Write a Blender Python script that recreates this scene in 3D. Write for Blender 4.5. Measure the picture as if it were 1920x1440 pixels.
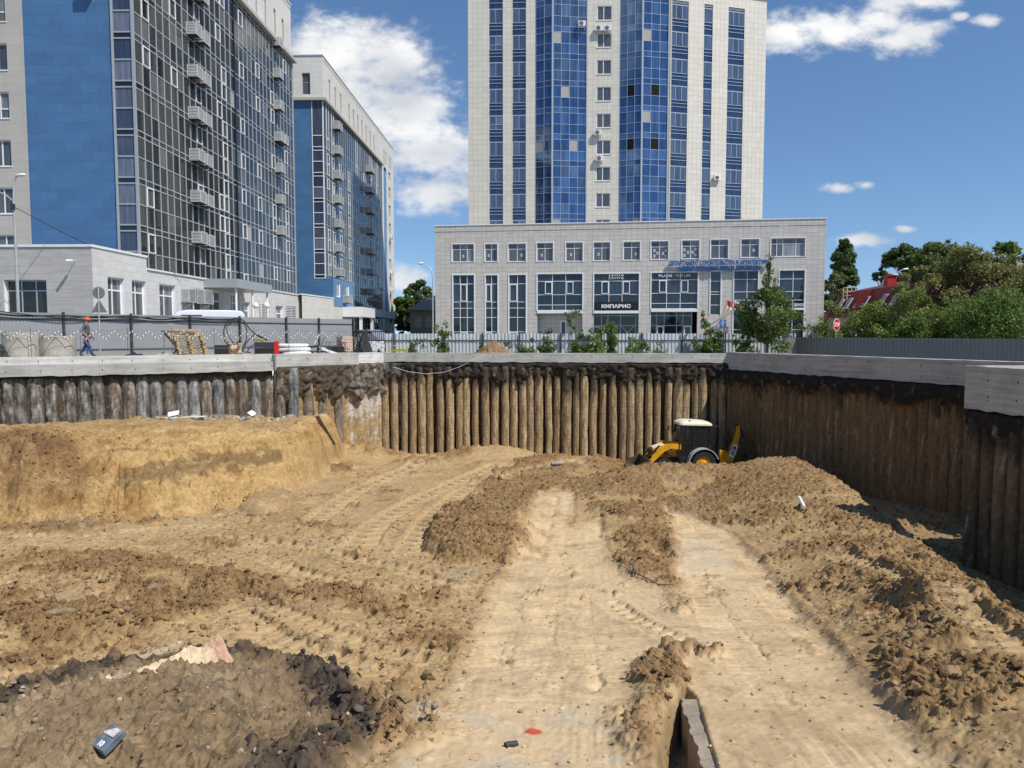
import bpy, math, random
import numpy as np
from mathutils import Vector, Matrix
R = math.radians
scene = bpy.context.scene
for _o in list(bpy.data.objects):
    bpy.data.objects.remove(_o)
COL = scene.collection

# ------------------------------------------------------------------ camera, sky, sun, exposure
FPX = 1400.0
PITCH = math.atan(91 / 1400)
cam = bpy.data.objects.new('camera', bpy.data.cameras.new('camera'))
COL.objects.link(cam)
cam.data.sensor_width = 36.0
cam.data.lens = 36.0 * FPX / 1920
cam.data.clip_start = 0.1
cam.data.clip_end = 6000
CAMZ = 1.0
cam.location = (0, 0, CAMZ)
cam.rotation_euler = (R(90) - PITCH, 0, 0)
scene.camera = cam

SUN = Vector((0.48, -0.37, 0.80)).normalized()
SUN_EL = math.asin(SUN.z)
sun = bpy.data.objects.new('sun', bpy.data.lights.new('sun', 'SUN'))
COL.objects.link(sun)
sun.data.energy = 4.9
sun.data.angle = R(0.5)
sun.data.color = (1.0, 0.955, 0.88)
sun.rotation_euler = SUN.to_track_quat('Z', 'Y').to_euler()

world = bpy.data.worlds.new('World')
scene.world = world
world.use_nodes = True
scene.view_settings.view_transform = 'Standard'
scene.view_settings.look = 'None'
scene.view_settings.gamma = 1
scene.view_settings.exposure = 0.0
scene.cycles.max_bounces = 6
scene.cycles.diffuse_bounces = 3
scene.cycles.glossy_bounces = 3
scene.cycles.transparent_max_bounces = 6
scene.cycles.use_denoising = True


def build_world():
    nt = world.node_tree
    nt.nodes.clear()
    N, L = nt.nodes.new, nt.links.new

    def val(x):
        return x

    def math_(op, a, b=None, c=None):
        n = N('ShaderNodeMath'); n.operation = op
        for i, v in enumerate((a, b, c)):
            if v is None:
                continue
            if isinstance(v, (int, float)):
                n.inputs[i].default_value = v
            else:
                L(v, n.inputs[i])
        return n.outputs[0]

    def vec(op, a, b=None, s=None):
        n = N('ShaderNodeVectorMath'); n.operation = op
        for i, v in enumerate((a, b)):
            if v is None:
                continue
            if isinstance(v, tuple):
                n.inputs[i].default_value = v
            else:
                L(v, n.inputs[i])
        if s is not None:
            L(s, n.inputs['Scale'])
        return n.outputs['Value'] if op == 'LENGTH' else n.outputs[0]

    sky = N('ShaderNodeTexSky')
    sky.sky_type = 'NISHITA'
    sky.sun_disc = False
    sky.sun_elevation = SUN_EL
    sky.sun_rotation = math.atan2(SUN.x, SUN.y)
    sky.altitude = 100
    sky.air_density = 1.0
    sky.dust_density = 0.0
    sky.ozone_density = 2.6
    tc = N('ShaderNodeTexCoord')
    d = tc.outputs['Generated']
    up = N('ShaderNodeVectorMath'); up.operation = 'ADD'; L(d, up.inputs[0]); up.inputs[1].default_value = (0, 0, 0.09)
    un = N('ShaderNodeVectorMath'); un.operation = 'NORMALIZE'; L(up.outputs[0], un.inputs[0]); L(un.outputs[0], sky.inputs['Vector'])
    sep = N('ShaderNodeSeparateXYZ'); L(d, sep.inputs[0])
    y = math_('MAXIMUM', sep.outputs[1], 0.02)
    g = vec('SCALE', d, None, math_('DIVIDE', 1.0, y))
    # cumulus banks ahead, as ellipses on the sky (centre, half width, half height in 1/1400 of the view distance)
    E = [(600, 120, 75, 80), (655, 120, 125, 92), (735, 135, 108, 78), (772, 215, 112, 105), (700, 230, 130, 80), (815, 288, 140, 62), (640, 210, 110, 110),
         (820, 368, 118, 46), (765, 526, 50, 34), (1460, 82, 90, 44), (1550, 72, 90, 40), (1625, 60, 75, 38), (1665, 95, 80, 32), (1640, 20, 60, 40), (1715, 22, 64, 18),
         (1824, 56, 36, 15), (1780, 48, 18, 9), (1563, 358, 36, 11), (1614, 352, 24, 10), (1598, 453, 62, 15), (1690, 432, 24, 8), (1700, 75, 60, 24)]
    f = None
    for (px, py, a, b) in E:
        c = ((px - 960) / 1400, 1.0, (629 - py) / 1400)
        k = vec('MULTIPLY', vec('SUBTRACT', g, c), (1400 / a, 0.0, 1400 / b))
        l = vec('LENGTH', k)
        f = l if f is None else math_('SMOOTH_MIN', f, l, 0.25)
    front = math_('SUBTRACT', 1.2, f)
    nf = N('ShaderNodeTexNoise'); nf.inputs['Scale'].default_value = 34.0
    nf.inputs['Detail'].default_value = 6.0; nf.inputs['Roughness'].default_value = 0.6
    L(vec('MULTIPLY', g, (1.0, 1.0, 1.7)), nf.inputs['Vector'])
    noise = N('ShaderNodeTexNoise'); noise.inputs['Scale'].default_value = 9.0
    noise.inputs['Detail'].default_value = 9.0; noise.inputs['Roughness'].default_value = 0.58
    L(vec('MULTIPLY', g, (1.0, 1.0, 1.5)), noise.inputs['Vector'])
    n0 = math_('SUBTRACT', noise.outputs['Fac'], 0.5)
    big = math_('ADD', math_('ADD', front, math_('MULTIPLY', n0, 1.5)), math_('MULTIPLY', math_('SUBTRACT', nf.outputs['Fac'], 0.52), 1.5))
    mr = N('ShaderNodeMapRange'); mr.interpolation_type = 'SMOOTHERSTEP'
    mr.inputs['From Min'].default_value = 0.0; mr.inputs['From Max'].default_value = 1.05
    L(big, mr.inputs['Value'])
    ahead = math_('GREATER_THAN', sep.outputs[1], 0.05)
    maskf = math_('MULTIPLY', mr.outputs[0], ahead)
    # scattered fair-weather cumulus behind and to the sides
    gz = vec('SCALE', d, None, math_('DIVIDE', 1.0, math_('MAXIMUM', sep.outputs[2], 0.06)))
    n2 = N('ShaderNodeTexNoise'); n2.inputs['Scale'].default_value = 0.9
    n2.inputs['Detail'].default_value = 7.0; n2.inputs['Roughness'].default_value = 0.55
    L(gz, n2.inputs['Vector'])
    mr2 = N('ShaderNodeMapRange'); mr2.interpolation_type = 'SMOOTHSTEP'
    mr2.inputs['From Min'].default_value = 0.53; mr2.inputs['From Max'].default_value = 0.68
    L(n2.outputs['Fac'], mr2.inputs['Value'])
    behind = math_('LESS_THAN', sep.outputs[1], 0.05)
    maskb = math_('MULTIPLY', math_('MULTIPLY', mr2.outputs[0], behind), math_('GREATER_THAN', sep.outputs[2], 0.02))
    mask = math_('MINIMUM', math_('ADD', maskf, maskb), 1.0)
    # cloud thickness mottling
    n3 = N('ShaderNodeTexNoise'); n3.inputs['Scale'].default_value = 5.0; n3.inputs['Detail'].default_value = 6.0
    off = vec('ADD', g, (0.0, 0.0, 0.02))
    L(vec('MULTIPLY', off, (1.0, 1.0, 2.2)), n3.inputs['Vector'])
    cr = N('ShaderNodeValToRGB')
    cr.color_ramp.elements[0].position = 0.36; cr.color_ramp.elements[0].color = (5.6, 6.0, 6.7, 1)
    cr.color_ramp.elements[1].position = 0.62; cr.color_ramp.elements[1].color = (9.6, 9.6, 9.5, 1)
    L(n3.outputs['Fac'], cr.inputs[0])
    mix = N('ShaderNodeMix'); mix.data_type = 'RGBA'
    L(mask, mix.inputs['Factor']); hs = N('ShaderNodeHueSaturation'); hs.inputs['Saturation'].default_value = 1.12; hs.inputs['Value'].default_value = 1.28; L(sky.outputs[0], hs.inputs['Color']); L(hs.outputs[0], mix.inputs['A']); L(cr.outputs[0], mix.inputs['B'])
    bg = N('ShaderNodeBackground'); bg.inputs['Strength'].default_value = 0.105
    L(mix.outputs['Result'], bg.inputs['Color'])
    out = N('ShaderNodeOutputWorld'); L(bg.outputs[0], out.inputs['Surface'])


build_world()

# ------------------------------------------------------------------ measuring helpers (photo pixel -> place)
_F = Vector((0, math.cos(PITCH), -math.sin(PITCH)))
_U = Vector((0, math.sin(PITCH), math.cos(PITCH)))


def ray(px, py):
    return Vector((1, 0, 0)) * ((px - 960) / FPX) + _U * ((720 - py) / FPX) + _F


def at(px, py, Y):
    d = ray(px, py)
    return Vector((0, 0, CAMZ)) + d * (Y / d.y)


def on(px, py, z):
    d = ray(px, py)
    return Vector((0, 0, CAMZ)) + d * ((z - CAMZ) / d.z)


def hitline(px, A, B, off=0.0):
    """where the sight line through column px meets the vertical wall A-B moved off metres outward"""
    A = Vector((A[0], A[1])); B = Vector((B[0], B[1]))
    t = (B - A).normalized(); n = Vector((-t.y, t.x))
    A = A + n * off
    k = (px - 960) / FPX
    # A.x + s t.x = k (A.y + s t.y)
    s = (k * A.y - A.x) / (t.x - k * t.y)
    return A + t * s


# ------------------------------------------------------------------ scene-object helpers
def tag(o, label=None, cat=None, group=None, kind=None):
    if label: o['label'] = label
    if cat: o['category'] = cat
    if group: o['group'] = group
    if kind: o['kind'] = kind
    return o


def thing(name, label, cat, loc=(0, 0, 0), rz=0.0, group=None):
    o = bpy.data.objects.new(name, None)
    o.empty_display_size = 0.3
    COL.objects.link(o)
    o.location = loc
    o.rotation_euler = (0, 0, rz)
    return tag(o, label, cat, group)


def copy_tree(o, parent=None):
    c = o.copy(); COL.objects.link(c)
    if parent is not None:
        c.parent = parent
    for ch in list(o.children):
        copy_tree(ch, c)
    return c


def link_mesh(name, me, mats, parent=None):
    o = bpy.data.objects.new(name, me)
    COL.objects.link(o)
    for m in (mats if isinstance(mats, (list, tuple)) else [mats]):
        me.materials.append(m)
    if parent is not None:
        o.parent = parent
    return o


def np_mesh(name, V, Q, mats, parent=None, smooth=False, mat_idx=None, col=None, uv=None):
    """mesh from numpy arrays, Q is (M,3) or (M,4)"""
    V = np.asarray(V, np.float32); Q = np.asarray(Q, np.int32)
    me = bpy.data.meshes.new(name)
    k = Q.shape[1]
    me.vertices.add(len(V)); me.vertices.foreach_set('co', V.ravel())
    me.loops.add(Q.size); me.loops.foreach_set('vertex_index', Q.ravel())
    me.polygons.add(len(Q)); me.polygons.foreach_set('loop_start', np.arange(0, Q.size, k, dtype=np.int32))
    if mat_idx is not None:
        me.polygons.foreach_set('material_index', np.asarray(mat_idx, np.int32))
    me.polygons.foreach_set('use_smooth', np.full(len(Q), smooth, bool))
    me.update(calc_edges=True)
    if col is not None:
        a = me.color_attributes.new('Col', 'FLOAT_COLOR', 'POINT')
        c = np.ones((len(V), 4), np.float32); c[:, :np.shape(col)[1]] = col
        a.data.foreach_set('color', c.ravel())
    return link_mesh(name, me, mats, parent)


class MB:
    """collects boxes, bars, tubes and quads; build() links them as ONE mesh object"""
    def __init__(s, M=None):
        s.v = []; s.f = []; s.m = []; s.uv = []; s.M = M

    def add(s, pts, faces, mat=0, uvs=None):
        b = len(s.v)
        for p in pts:
            p = Vector(p)
            s.v.append(s.M @ p if s.M is not None else p)
        for i, f in enumerate(faces):
            s.f.append([b + k for k in f]); s.m.append(mat)
            s.uv.append(uvs[i] if uvs else None)

    def quad(s, a, b, c, d, mat=0, uv=None):
        s.add([a, b, c, d], [(0, 1, 2, 3)], mat, [uv] if uv else None)

    def box(s, x0, x1, y0, y1, z0, z1, mat=0):
        s.hexa([(x0, y0, z0), (x1, y0, z0), (x1, y1, z0), (x0, y1, z0), (x0, y0, z1), (x1, y0, z1), (x1, y1, z1), (x0, y1, z1)], mat)

    def hexa(s, p, mat=0):
        s.add(p, [(0, 3, 2, 1), (4, 5, 6, 7), (0, 1, 5, 4), (1, 2, 6, 5), (2, 3, 7, 6), (3, 0, 4, 7)], mat)

    def obox(s, c, ax, ay, az, mat=0):
        """box about centre c with half-axis vectors"""
        c = Vector(c); ax = Vector(ax); ay = Vector(ay); az = Vector(az)
        s.hexa([c - ax - ay - az, c + ax - ay - az, c + ax + ay - az, c - ax + ay - az,
                c - ax - ay + az, c + ax - ay + az, c + ax + ay + az, c - ax + ay + az], mat)

    def bar(s, a, b, w, h=None, mat=0, up=(0, 0, 1)):
        """square bar from a to b"""
        a = Vector(a); b = Vector(b); d = b - a; L = d.length
        if L < 1e-6: return
        d /= L; u = Vector(up)
        if abs(d.dot(u)) > 0.98: u = Vector((1, 0, 0))
        x = d.cross(u).normalized(); y = x.cross(d)
        s.obox((a + b) / 2, x * w / 2, d * L / 2, y * (h or w) / 2, mat)

    def ring_loft(s, rings, cap=True, mat=0):
        n = len(rings[0]); b = len(s.v)
        for r in rings:
            for p in r:
                p = Vector(p); s.v.append(s.M @ p if s.M is not None else p)
        for i in range(len(rings) - 1):
            for j in range(n):
                k = (j + 1) % n
                s.f.append([b + i * n + j, b + i * n + k, b + (i + 1) * n + k, b + (i + 1) * n + j]); s.m.append(mat); s.uv.append(None)
        if cap:
            s.f.append([b + j for j in reversed(range(n))]); s.m.append(mat); s.uv.append(None)
            e = b + (len(rings) - 1) * n
            s.f.append([e + j for j in range(n)]); s.m.append(mat); s.uv.append(None)

    def tube(s, pts, r, n=8, mat=0, cap=True):
        pts = [Vector(p) for p in pts]
        rr = r if isinstance(r, (list, tuple)) else [r] * len(pts)
        rings = []
        ref = None
        for i, p in enumerate(pts):
            t = (pts[min(i + 1, len(pts) - 1)] - pts[max(i - 1, 0)]).normalized()
            if ref is None:
                ref = Vector((0, 0, 1)) if abs(t.z) < 0.9 else Vector((1, 0, 0))
            x = t.cross(ref).normalized(); y = x.cross(t).normalized(); ref = y
            rings.append([p + x * (math.cos(2 * math.pi * k / n) * rr[i]) + y * (math.sin(2 * math.pi * k / n) * rr[i]) for k in range(n)])
        s.ring_loft(rings, cap, mat)

    def cyl(s, a, b, r0, r1=None, n=12, mat=0):
        s.tube([a, b], [r0, r0 if r1 is None else r1], n, mat)

    def prism(s, poly, off, mat=0):
        """extrude a planar polygon (3D points) by vector off"""
        n = len(poly); off = Vector(off)
        p = [Vector(q) for q in poly]
        s.add(p + [q + off for q in p], [tuple(range(n))[::-1], tuple(range(n, 2 * n))] + [(i, (i + 1) % n, n + (i + 1) % n, n + i) for i in range(n)], mat)

    def build(s, name, mats, parent=None, smooth=False, bevel=0.0, fix=True):
        me = bpy.data.meshes.new(name)
        me.from_pydata([tuple(v) for v in s.v], [], s.f)
        me.polygons.foreach_set('material_index', s.m)
        if any(u is not None for u in s.uv):
            ul = me.uv_layers.new(name='UVMap')
            flat = []
            for f, u in zip(s.f, s.uv):
                for k in range(len(f)):
                    flat += list(u[k]) if u is not None else [0.0, 0.0]
            ul.data.foreach_set('uv', flat)
        if smooth:
            me.polygons.foreach_set('use_smooth', [True] * len(s.f))
        me.update()
        if fix:
            import bmesh
            bm = bmesh.new(); bm.from_mesh(me)
            bmesh.ops.recalc_face_normals(bm, faces=bm.faces[:])
            bm.to_mesh(me); bm.free()
        o = link_mesh(name, me, mats, parent)
        if bevel:
            b = o.modifiers.new('edge', 'BEVEL'); b.width = bevel; b.segments = 2; b.limit_method = 'ANGLE'; b.angle_limit = R(40)
        if smooth:
            sm = o.modifiers.new('edges', 'EDGE_SPLIT'); sm.split_angle = R(42)
        return o


ORD = ['first', 'second', 'third', 'fourth', 'fifth', 'sixth', 'seventh', 'eighth', 'ninth', 'tenth', 'eleventh', 'twelfth', 'thirteenth', 'fourteenth',
       'fifteenth', 'sixteenth', 'seventeenth', 'eighteenth', 'nineteenth', 'twentieth']
_TENS = {20: 'twenty', 30: 'thirty', 40: 'forty', 50: 'fifty', 60: 'sixty'}


def ordinal(i):
    if i < 20: return ORD[i]
    n = i + 1
    t, u = n // 10 * 10, n % 10
    return _TENS[t].replace('ty', 'tieth') if u == 0 else _TENS[t] + '-' + ORD[u - 1]


# ------------------------------------------------------------------ materials
def new_mat(name):
    m = bpy.data.materials.new(name); m.use_nodes = True
    nt = m.node_tree
    return m, nt, nt.nodes['Principled BSDF']


def plain(name, col, rough=0.7, metal=0.0, var=0.12, scale=3.0, bump=0.0, bscale=40.0, spec=0.3, emit=None):
    """surface with a soft procedural variation of its colour"""
    m, nt, p = new_mat(name)
    N, L = nt.nodes.new, nt.links.new
    tc = N('ShaderNodeTexCoord')
    n = N('ShaderNodeTexNoise'); n.inputs['Scale'].default_value = scale; n.inputs['Detail'].default_value = 6
    n.inputs['Roughness'].default_value = 0.6
    L(tc.outputs['Object'], n.inputs['Vector'])
    r = N('ShaderNodeValToRGB')
    r.color_ramp.elements[0].position = 0.3; r.color_ramp.elements[1].position = 0.7
    r.color_ramp.elements[0].color = tuple(max(0, c * (1 - var)) for c in col) + (1,)
    r.color_ramp.elements[1].color = tuple(min(1, c * (1 + var)) for c in col) + (1,)
    L(n.outputs['Fac'], r.inputs[0]); L(r.outputs[0], p.inputs['Base Color'])
    p.inputs['Roughness'].default_value = rough
    p.inputs['Metallic'].default_value = metal
    p.inputs['Specular IOR Level'].default_value = spec
    if bump:
        n2 = N('ShaderNodeTexNoise'); n2.inputs['Scale'].default_value = bscale; n2.inputs['Detail'].default_value = 5
        L(tc.outputs['Object'], n2.inputs['Vector'])
        b = N('ShaderNodeBump'); b.inputs['Strength'].default_value = bump; b.inputs['Distance'].default_value = 0.02
        L(n2.outputs['Fac'], b.inputs['Height']); L(b.outputs[0], p.inputs['Normal'])
    return m


def tiles(name, col, joint, bw, bh, mortar=0.012, var=0.05, streak=0.0, offset=0.0, rough=0.55, tone=0.06):
    """cladding tiles laid out in the wall's own metres (UV)"""
    m, nt, p = new_mat(name)
    N, L = nt.nodes.new, nt.links.new
    uv = N('ShaderNodeUVMap')
    b = N('ShaderNodeTexBrick')
    b.offset = offset; b.squash = 1.0
    b.inputs['Scale'].default_value = 1.0
    b.inputs['Brick Width'].default_value = bw; b.inputs['Row Height'].default_value = bh
    b.inputs['Mortar Size'].default_value = mortar; b.inputs['Mortar Smooth'].default_value = 0.2
    b.inputs['Color1'].default_value = tuple(c * (1 - tone) for c in col) + (1,)
    b.inputs['Color2'].default_value = tuple(min(1, c * (1 + tone)) for c in col) + (1,)
    b.inputs['Mortar'].default_value = joint + (1,)
    L(uv.outputs[0], b.inputs['Vector'])
    n = N('ShaderNodeTexNoise'); n.inputs['Scale'].default_value = 1.0; n.inputs['Detail'].default_value = 5
    mp = N('ShaderNodeMapping'); mp.inputs['Scale'].default_value = (0.35, 0.9, 1) if not streak else (0.9, 14.0, 1)
    L(uv.outputs[0], mp.inputs[0]); L(mp.outputs[0], n.inputs['Vector'])
    mr = N('ShaderNodeMapRange'); mr.inputs['From Min'].default_value = 0.3; mr.inputs['From Max'].default_value = 0.7
    k = streak or var
    mr.inputs['To Min'].default_value = 1 - k; mr.inputs['To Max'].default_value = 1 + k
    L(n.outputs['Fac'], mr.inputs['Value'])
    v = N('ShaderNodeVectorMath'); v.operation = 'SCALE'
    L(b.outputs['Color'], v.inputs[0]); L(mr.outputs[0], v.inputs['Scale'])
    L(v.outputs[0], p.inputs['Base Color'])
    p.inputs['Roughness'].default_value = rough
    bp = N('ShaderNodeBump'); bp.inputs['Strength'].default_value = 0.25; bp.inputs['Distance'].default_value = 0.01; bp.invert = True
    L(b.outputs['Fac'], bp.inputs['Height']); L(bp.outputs[0], p.inputs['Normal'])
    return m


def glass(name, dark, light, rough=0.04, metal=0.0, ior=1.5, spec=0.5, coat=0.0, bias=0.5):
    """window pane: each pane its own tone (what is behind it), reflecting the sky"""
    m, nt, p = new_mat(name)
    N, L = nt.nodes.new, nt.links.new
    g = N('ShaderNodeNewGeometry')
    r = N('ShaderNodeValToRGB'); r.color_ramp.interpolation = 'LINEAR'
    r.color_ramp.elements[0].position = 0.0; r.color_ramp.elements[0].color = dark + (1,)
    r.color_ramp.elements[1].position = 1.0; r.color_ramp.elements[1].color = light + (1,)
    e = r.color_ramp.elements.new(bias); e.color = tuple((a * 0.75 + b * 0.25) for a, b in zip(dark, light)) + (1,)
    L(g.outputs['Random Per Island'], r.inputs[0])
    # curtains: faint vertical folds
    tc = N('ShaderNodeTexCoord')
    n = N('ShaderNodeTexNoise'); n.inputs['Scale'].default_value = 1.0; n.inputs['Detail'].default_value = 3
    mp = N('ShaderNodeMapping'); mp.inputs['Scale'].default_value = (5, 5, 0.35)
    L(tc.outputs['Object'], mp.inputs[0]); L(mp.outputs[0], n.inputs['Vector'])
    mr = N('ShaderNodeMapRange'); mr.inputs['From Min'].default_value = 0.3; mr.inputs['From Max'].default_value = 0.7
    mr.inputs['To Min'].default_value = 0.7; mr.inputs['To Max'].default_value = 1.35
    L(n.outputs['Fac'], mr.inputs['Value'])
    v = N('ShaderNodeVectorMath'); v.operation = 'SCALE'
    L(r.outputs[0], v.inputs[0]); L(mr.outputs[0], v.inputs['Scale'])
    L(v.outputs[0], p.inputs['Base Color'])
    p.inputs['Roughness'].default_value = rough
    p.inputs['Metallic'].default_value = metal
    p.inputs['IOR'].default_value = ior
    p.inputs['Specular IOR Level'].default_value = spec
    p.inputs['Coat Weight'].default_value = coat
    p.inputs['Coat Roughness'].default_value = 0.02
    return m


def attr_mat(name, rough=0.95, nscale=9.0, var=0.3, bump=0.5, bdist=0.03, spec=0.1, fine=60.0):
    """soil and rough concrete: colour attribute (kind of material) times procedural grain"""
    m, nt, p = new_mat(name)
    N, L = nt.nodes.new, nt.links.new
    a = N('ShaderNodeVertexColor'); a.layer_name = 'Col'
    tc = N('ShaderNodeTexCoord')
    n = N('ShaderNodeTexNoise'); n.inputs['Scale'].default_value = nscale; n.inputs['Detail'].default_value = 9; n.inputs['Roughness'].default_value = 0.68
    L(tc.outputs['Object'], n.inputs['Vector'])
    mr = N('ShaderNodeMapRange'); mr.inputs['From Min'].default_value = 0.28; mr.inputs['From Max'].default_value = 0.72
    mr.inputs['To Min'].default_value = 1 - var; mr.inputs['To Max'].default_value = 1 + var
    L(n.outputs['Fac'], mr.inputs['Value'])
    v = N('ShaderNodeVectorMath'); v.operation = 'SCALE'
    am = N('ShaderNodeMath'); am.operation = 'MULTIPLY_ADD'; am.inputs[1].default_value = 0.7; am.inputs[2].default_value = 0.3; L(a.outputs['Alpha'], am.inputs[0])
    mm = N('ShaderNodeMix'); mm.data_type = 'FLOAT'; mm.inputs['A'].default_value = 1.0; L(am.outputs[0], mm.inputs['Factor']); L(mr.outputs[0], mm.inputs['B'])
    L(a.outputs['Color'], v.inputs[0]); L(mm.outputs['Result'], v.inputs['Scale'])
    L(v.outputs[0], p.inputs['Base Color'])
    p.inputs['Roughness'].default_value = rough
    p.inputs['Specular IOR Level'].default_value = spec
    n2 = N('ShaderNodeTexNoise'); n2.inputs['Scale'].default_value = fine; n2.inputs['Detail'].default_value = 6; n2.inputs['Roughness'].default_value = 0.65
    L(tc.outputs['Object'], n2.inputs['Vector'])
    vo = N('ShaderNodeTexVoronoi'); vo.inputs['Scale'].default_value = fine * 0.35
    L(tc.outputs['Object'], vo.inputs['Vector'])
    ad = N('ShaderNodeMath'); ad.operation = 'SUBTRACT'
    L(n2.outputs['Fac'], ad.inputs[0]); L(vo.outputs['Distance'], ad.inputs[1])
    b = N('ShaderNodeBump'); b.inputs['Distance'].default_value = bdist
    bs = N('ShaderNodeMath'); bs.operation = 'MULTIPLY'; bs.inputs[1].default_value = bump; L(a.outputs['Alpha'], bs.inputs[0]); L(bs.outputs[0], b.inputs['Strength'])
    L(ad.outputs[0], b.inputs['Height']); L(b.outputs[0], p.inputs['Normal'])
    return m


M = {}
M['white_paint'] = plain('white_paint', (0.78, 0.78, 0.77), 0.4, var=0.04)
M['white_frame'] = plain('white_frame', (0.8, 0.8, 0.8), 0.35, var=0.03)
M['alu'] = plain('aluminium', (0.55, 0.57, 0.58), 0.35, 0.4, var=0.06)
M['grey_alu'] = plain('grey_aluminium', (0.42, 0.44, 0.45), 0.4, 0.3, var=0.06)
M['black'] = plain('black_steel', (0.018, 0.018, 0.02), 0.5, var=0.2)
M['dark'] = plain('dark_interior', (0.012, 0.013, 0.015), 0.8)
M['rubber'] = plain('rubber', (0.022, 0.022, 0.023), 0.85, var=0.3, scale=12, bump=0.3)
M['cage'] = plain('cage_paint', (.62, .63, .63), 0.5, var=0.1, scale=2)
M['plate_back'] = plain('dull_sign_back', (.20, .21, .21), .5, .2, var=.1)
M['galv'] = plain('galvanised_steel', (0.48, 0.49, 0.49), 0.45, 0.4, var=0.15, scale=6)
M['wood'] = plain('raw_wood', (0.46, 0.33, 0.18), 0.85, var=0.3, scale=6, bump=0.3)
M['old_wood'] = plain('weathered_wood', (0.2, 0.16, 0.12), 0.9, var=0.35, scale=6, bump=0.3)
M['coping'] = plain('white_coping', (0.74, 0.74, 0.73), 0.5, var=0.05)
# ------------------------------------------------------------------ numpy noise
def _hash(ix, iy, seed):
    h = (ix.astype(np.int64) * 374761393 + iy.astype(np.int64) * 668265263 + seed * 974634777) & 0xFFFFFFFF
    h = ((h ^ (h >> 13)) * 1274126177) & 0xFFFFFFFF
    return ((h ^ (h >> 16)) & 0xFFFFFF).astype(np.float32) / float(0xFFFFFF)


def perlin(x, y, seed=0):
    xi = np.floor(x); yi = np.floor(y); fx = (x - xi).astype(np.float32); fy = (y - yi).astype(np.float32)
    u = fx * fx * fx * (fx * (fx * 6 - 15) + 10); v = fy * fy * fy * (fy * (fy * 6 - 15) + 10)

    def g(dx, dy):
        a = _hash(xi + dx, yi + dy, seed) * 6.2831853
        return np.cos(a) * (fx - dx) + np.sin(a) * (fy - dy)
    a = g(0, 0); b = g(1, 0); c = g(0, 1); d = g(1, 1)
    return ((a + u * (b - a)) * (1 - v) + (c + u * (d - c)) * v) * 1.41


def fbm(x, y, octv=4, seed=0, gain=0.5, lac=2.03):
    t = 0.0; a = 1.0; s = 0.0
    for i in range(octv):
        t = t + a * perlin(x, y, seed + i * 17); s += a
        x = x * lac + 3.7; y = y * lac - 1.9; a *= gain
    return t / s


def billow(x, y, octv=4, seed=0, gain=0.55, lac=2.1):
    """rounded lumps with sharp creases between them"""
    t = 0.0; a = 1.0; s = 0.0
    for i in range(octv):
        t = t + a * np.abs(perlin(x, y, seed + i * 13)); s += a
        c, d = 0.8 * lac, 0.6 * lac
        x, y = c * x - d * y + 5.1, d * x + c * y - 2.3
        a *= gain
    return t / s


def worley(x, y, seed=0):
    xi = np.floor(x); yi = np.floor(y)
    best = np.full(np.shape(x), 9.0, np.float32); bid = np.zeros(np.shape(x), np.float32)
    for dx in (-1, 0, 1):
        for dy in (-1, 0, 1):
            cx = xi + dx; cy = yi + dy
            px = cx + _hash(cx, cy, seed); py = cy + _hash(cx, cy, seed + 5)
            d = ((px - x) ** 2 + (py - y) ** 2).astype(np.float32)
            k = d < best
            best = np.where(k, d, best); bid = np.where(k, _hash(cx, cy, seed + 9), bid)
    return np.sqrt(best), bid


def sstep(a, b, x):
    t = np.clip((x - a) / (b - a), 0, 1)
    return t * t * (3 - 2 * t)


# ------------------------------------------------------------------ pit layout (plan, metres)
LW0, LW1, LC = (-28.0, 25.3), (-11.4, 35.5), (-7.1, 40.6)      # side wall with two-step beam, corner
FW1 = (11.3, 39.0)                                           # far wall ends here
RW1 = (18.0, 21.0)                                           # shaded wall ends here
NW0, NW1 = (12.9, 21.0), (14.4, 3.0)                         # projecting near wall

_PY = [3, 5, 7, 9, 12, 15, 18, 22, 27, 34, 45]
_PZ = [-2.8, -3.0, -3.15, -3.4, -3.95, -4.5, -4.9, -5.15, -5.3, -5.42, -5.35]


def prof(Y):
    return np.interp(Y, _PY, _PZ)


def ground_px(px, py):
    """where the sight line meets the base profile of the pit floor"""
    z = -4.5
    for _ in range(30):
        p = on(px, py, z)
        z = 0.5 * z + 0.5 * float(prof(p.y))
    return on(px, py, z)


def poly_world(pts):
    return np.array([(ground_px(*p).x, ground_px(*p).y) for p in pts])


def sd_poly(x, y, P):
    """signed distance to polygon, negative inside"""
    d = np.full(x.shape, 1e9, np.float32); s = np.ones(x.shape, bool)
    n = len(P); inside = np.zeros(x.shape, bool)
    for i in range(n):
        ax, ay = P[i]; bx, by = P[(i + 1) % n]
        ex, ey = bx - ax, by - ay
        wx = x - ax; wy = y - ay
        t = np.clip((wx * ex + wy * ey) / (ex * ex + ey * ey + 1e-9), 0, 1)
        d = np.minimum(d, (wx - ex * t) ** 2 + (wy - ey * t) ** 2)
        c = ((ay > y) != (by > y)) & (x < (bx - ax) * (y - ay) / (by - ay + 1e-12) + ax)
        inside ^= c
    d = np.sqrt(d)
    return np.where(inside, -d, d)


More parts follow.
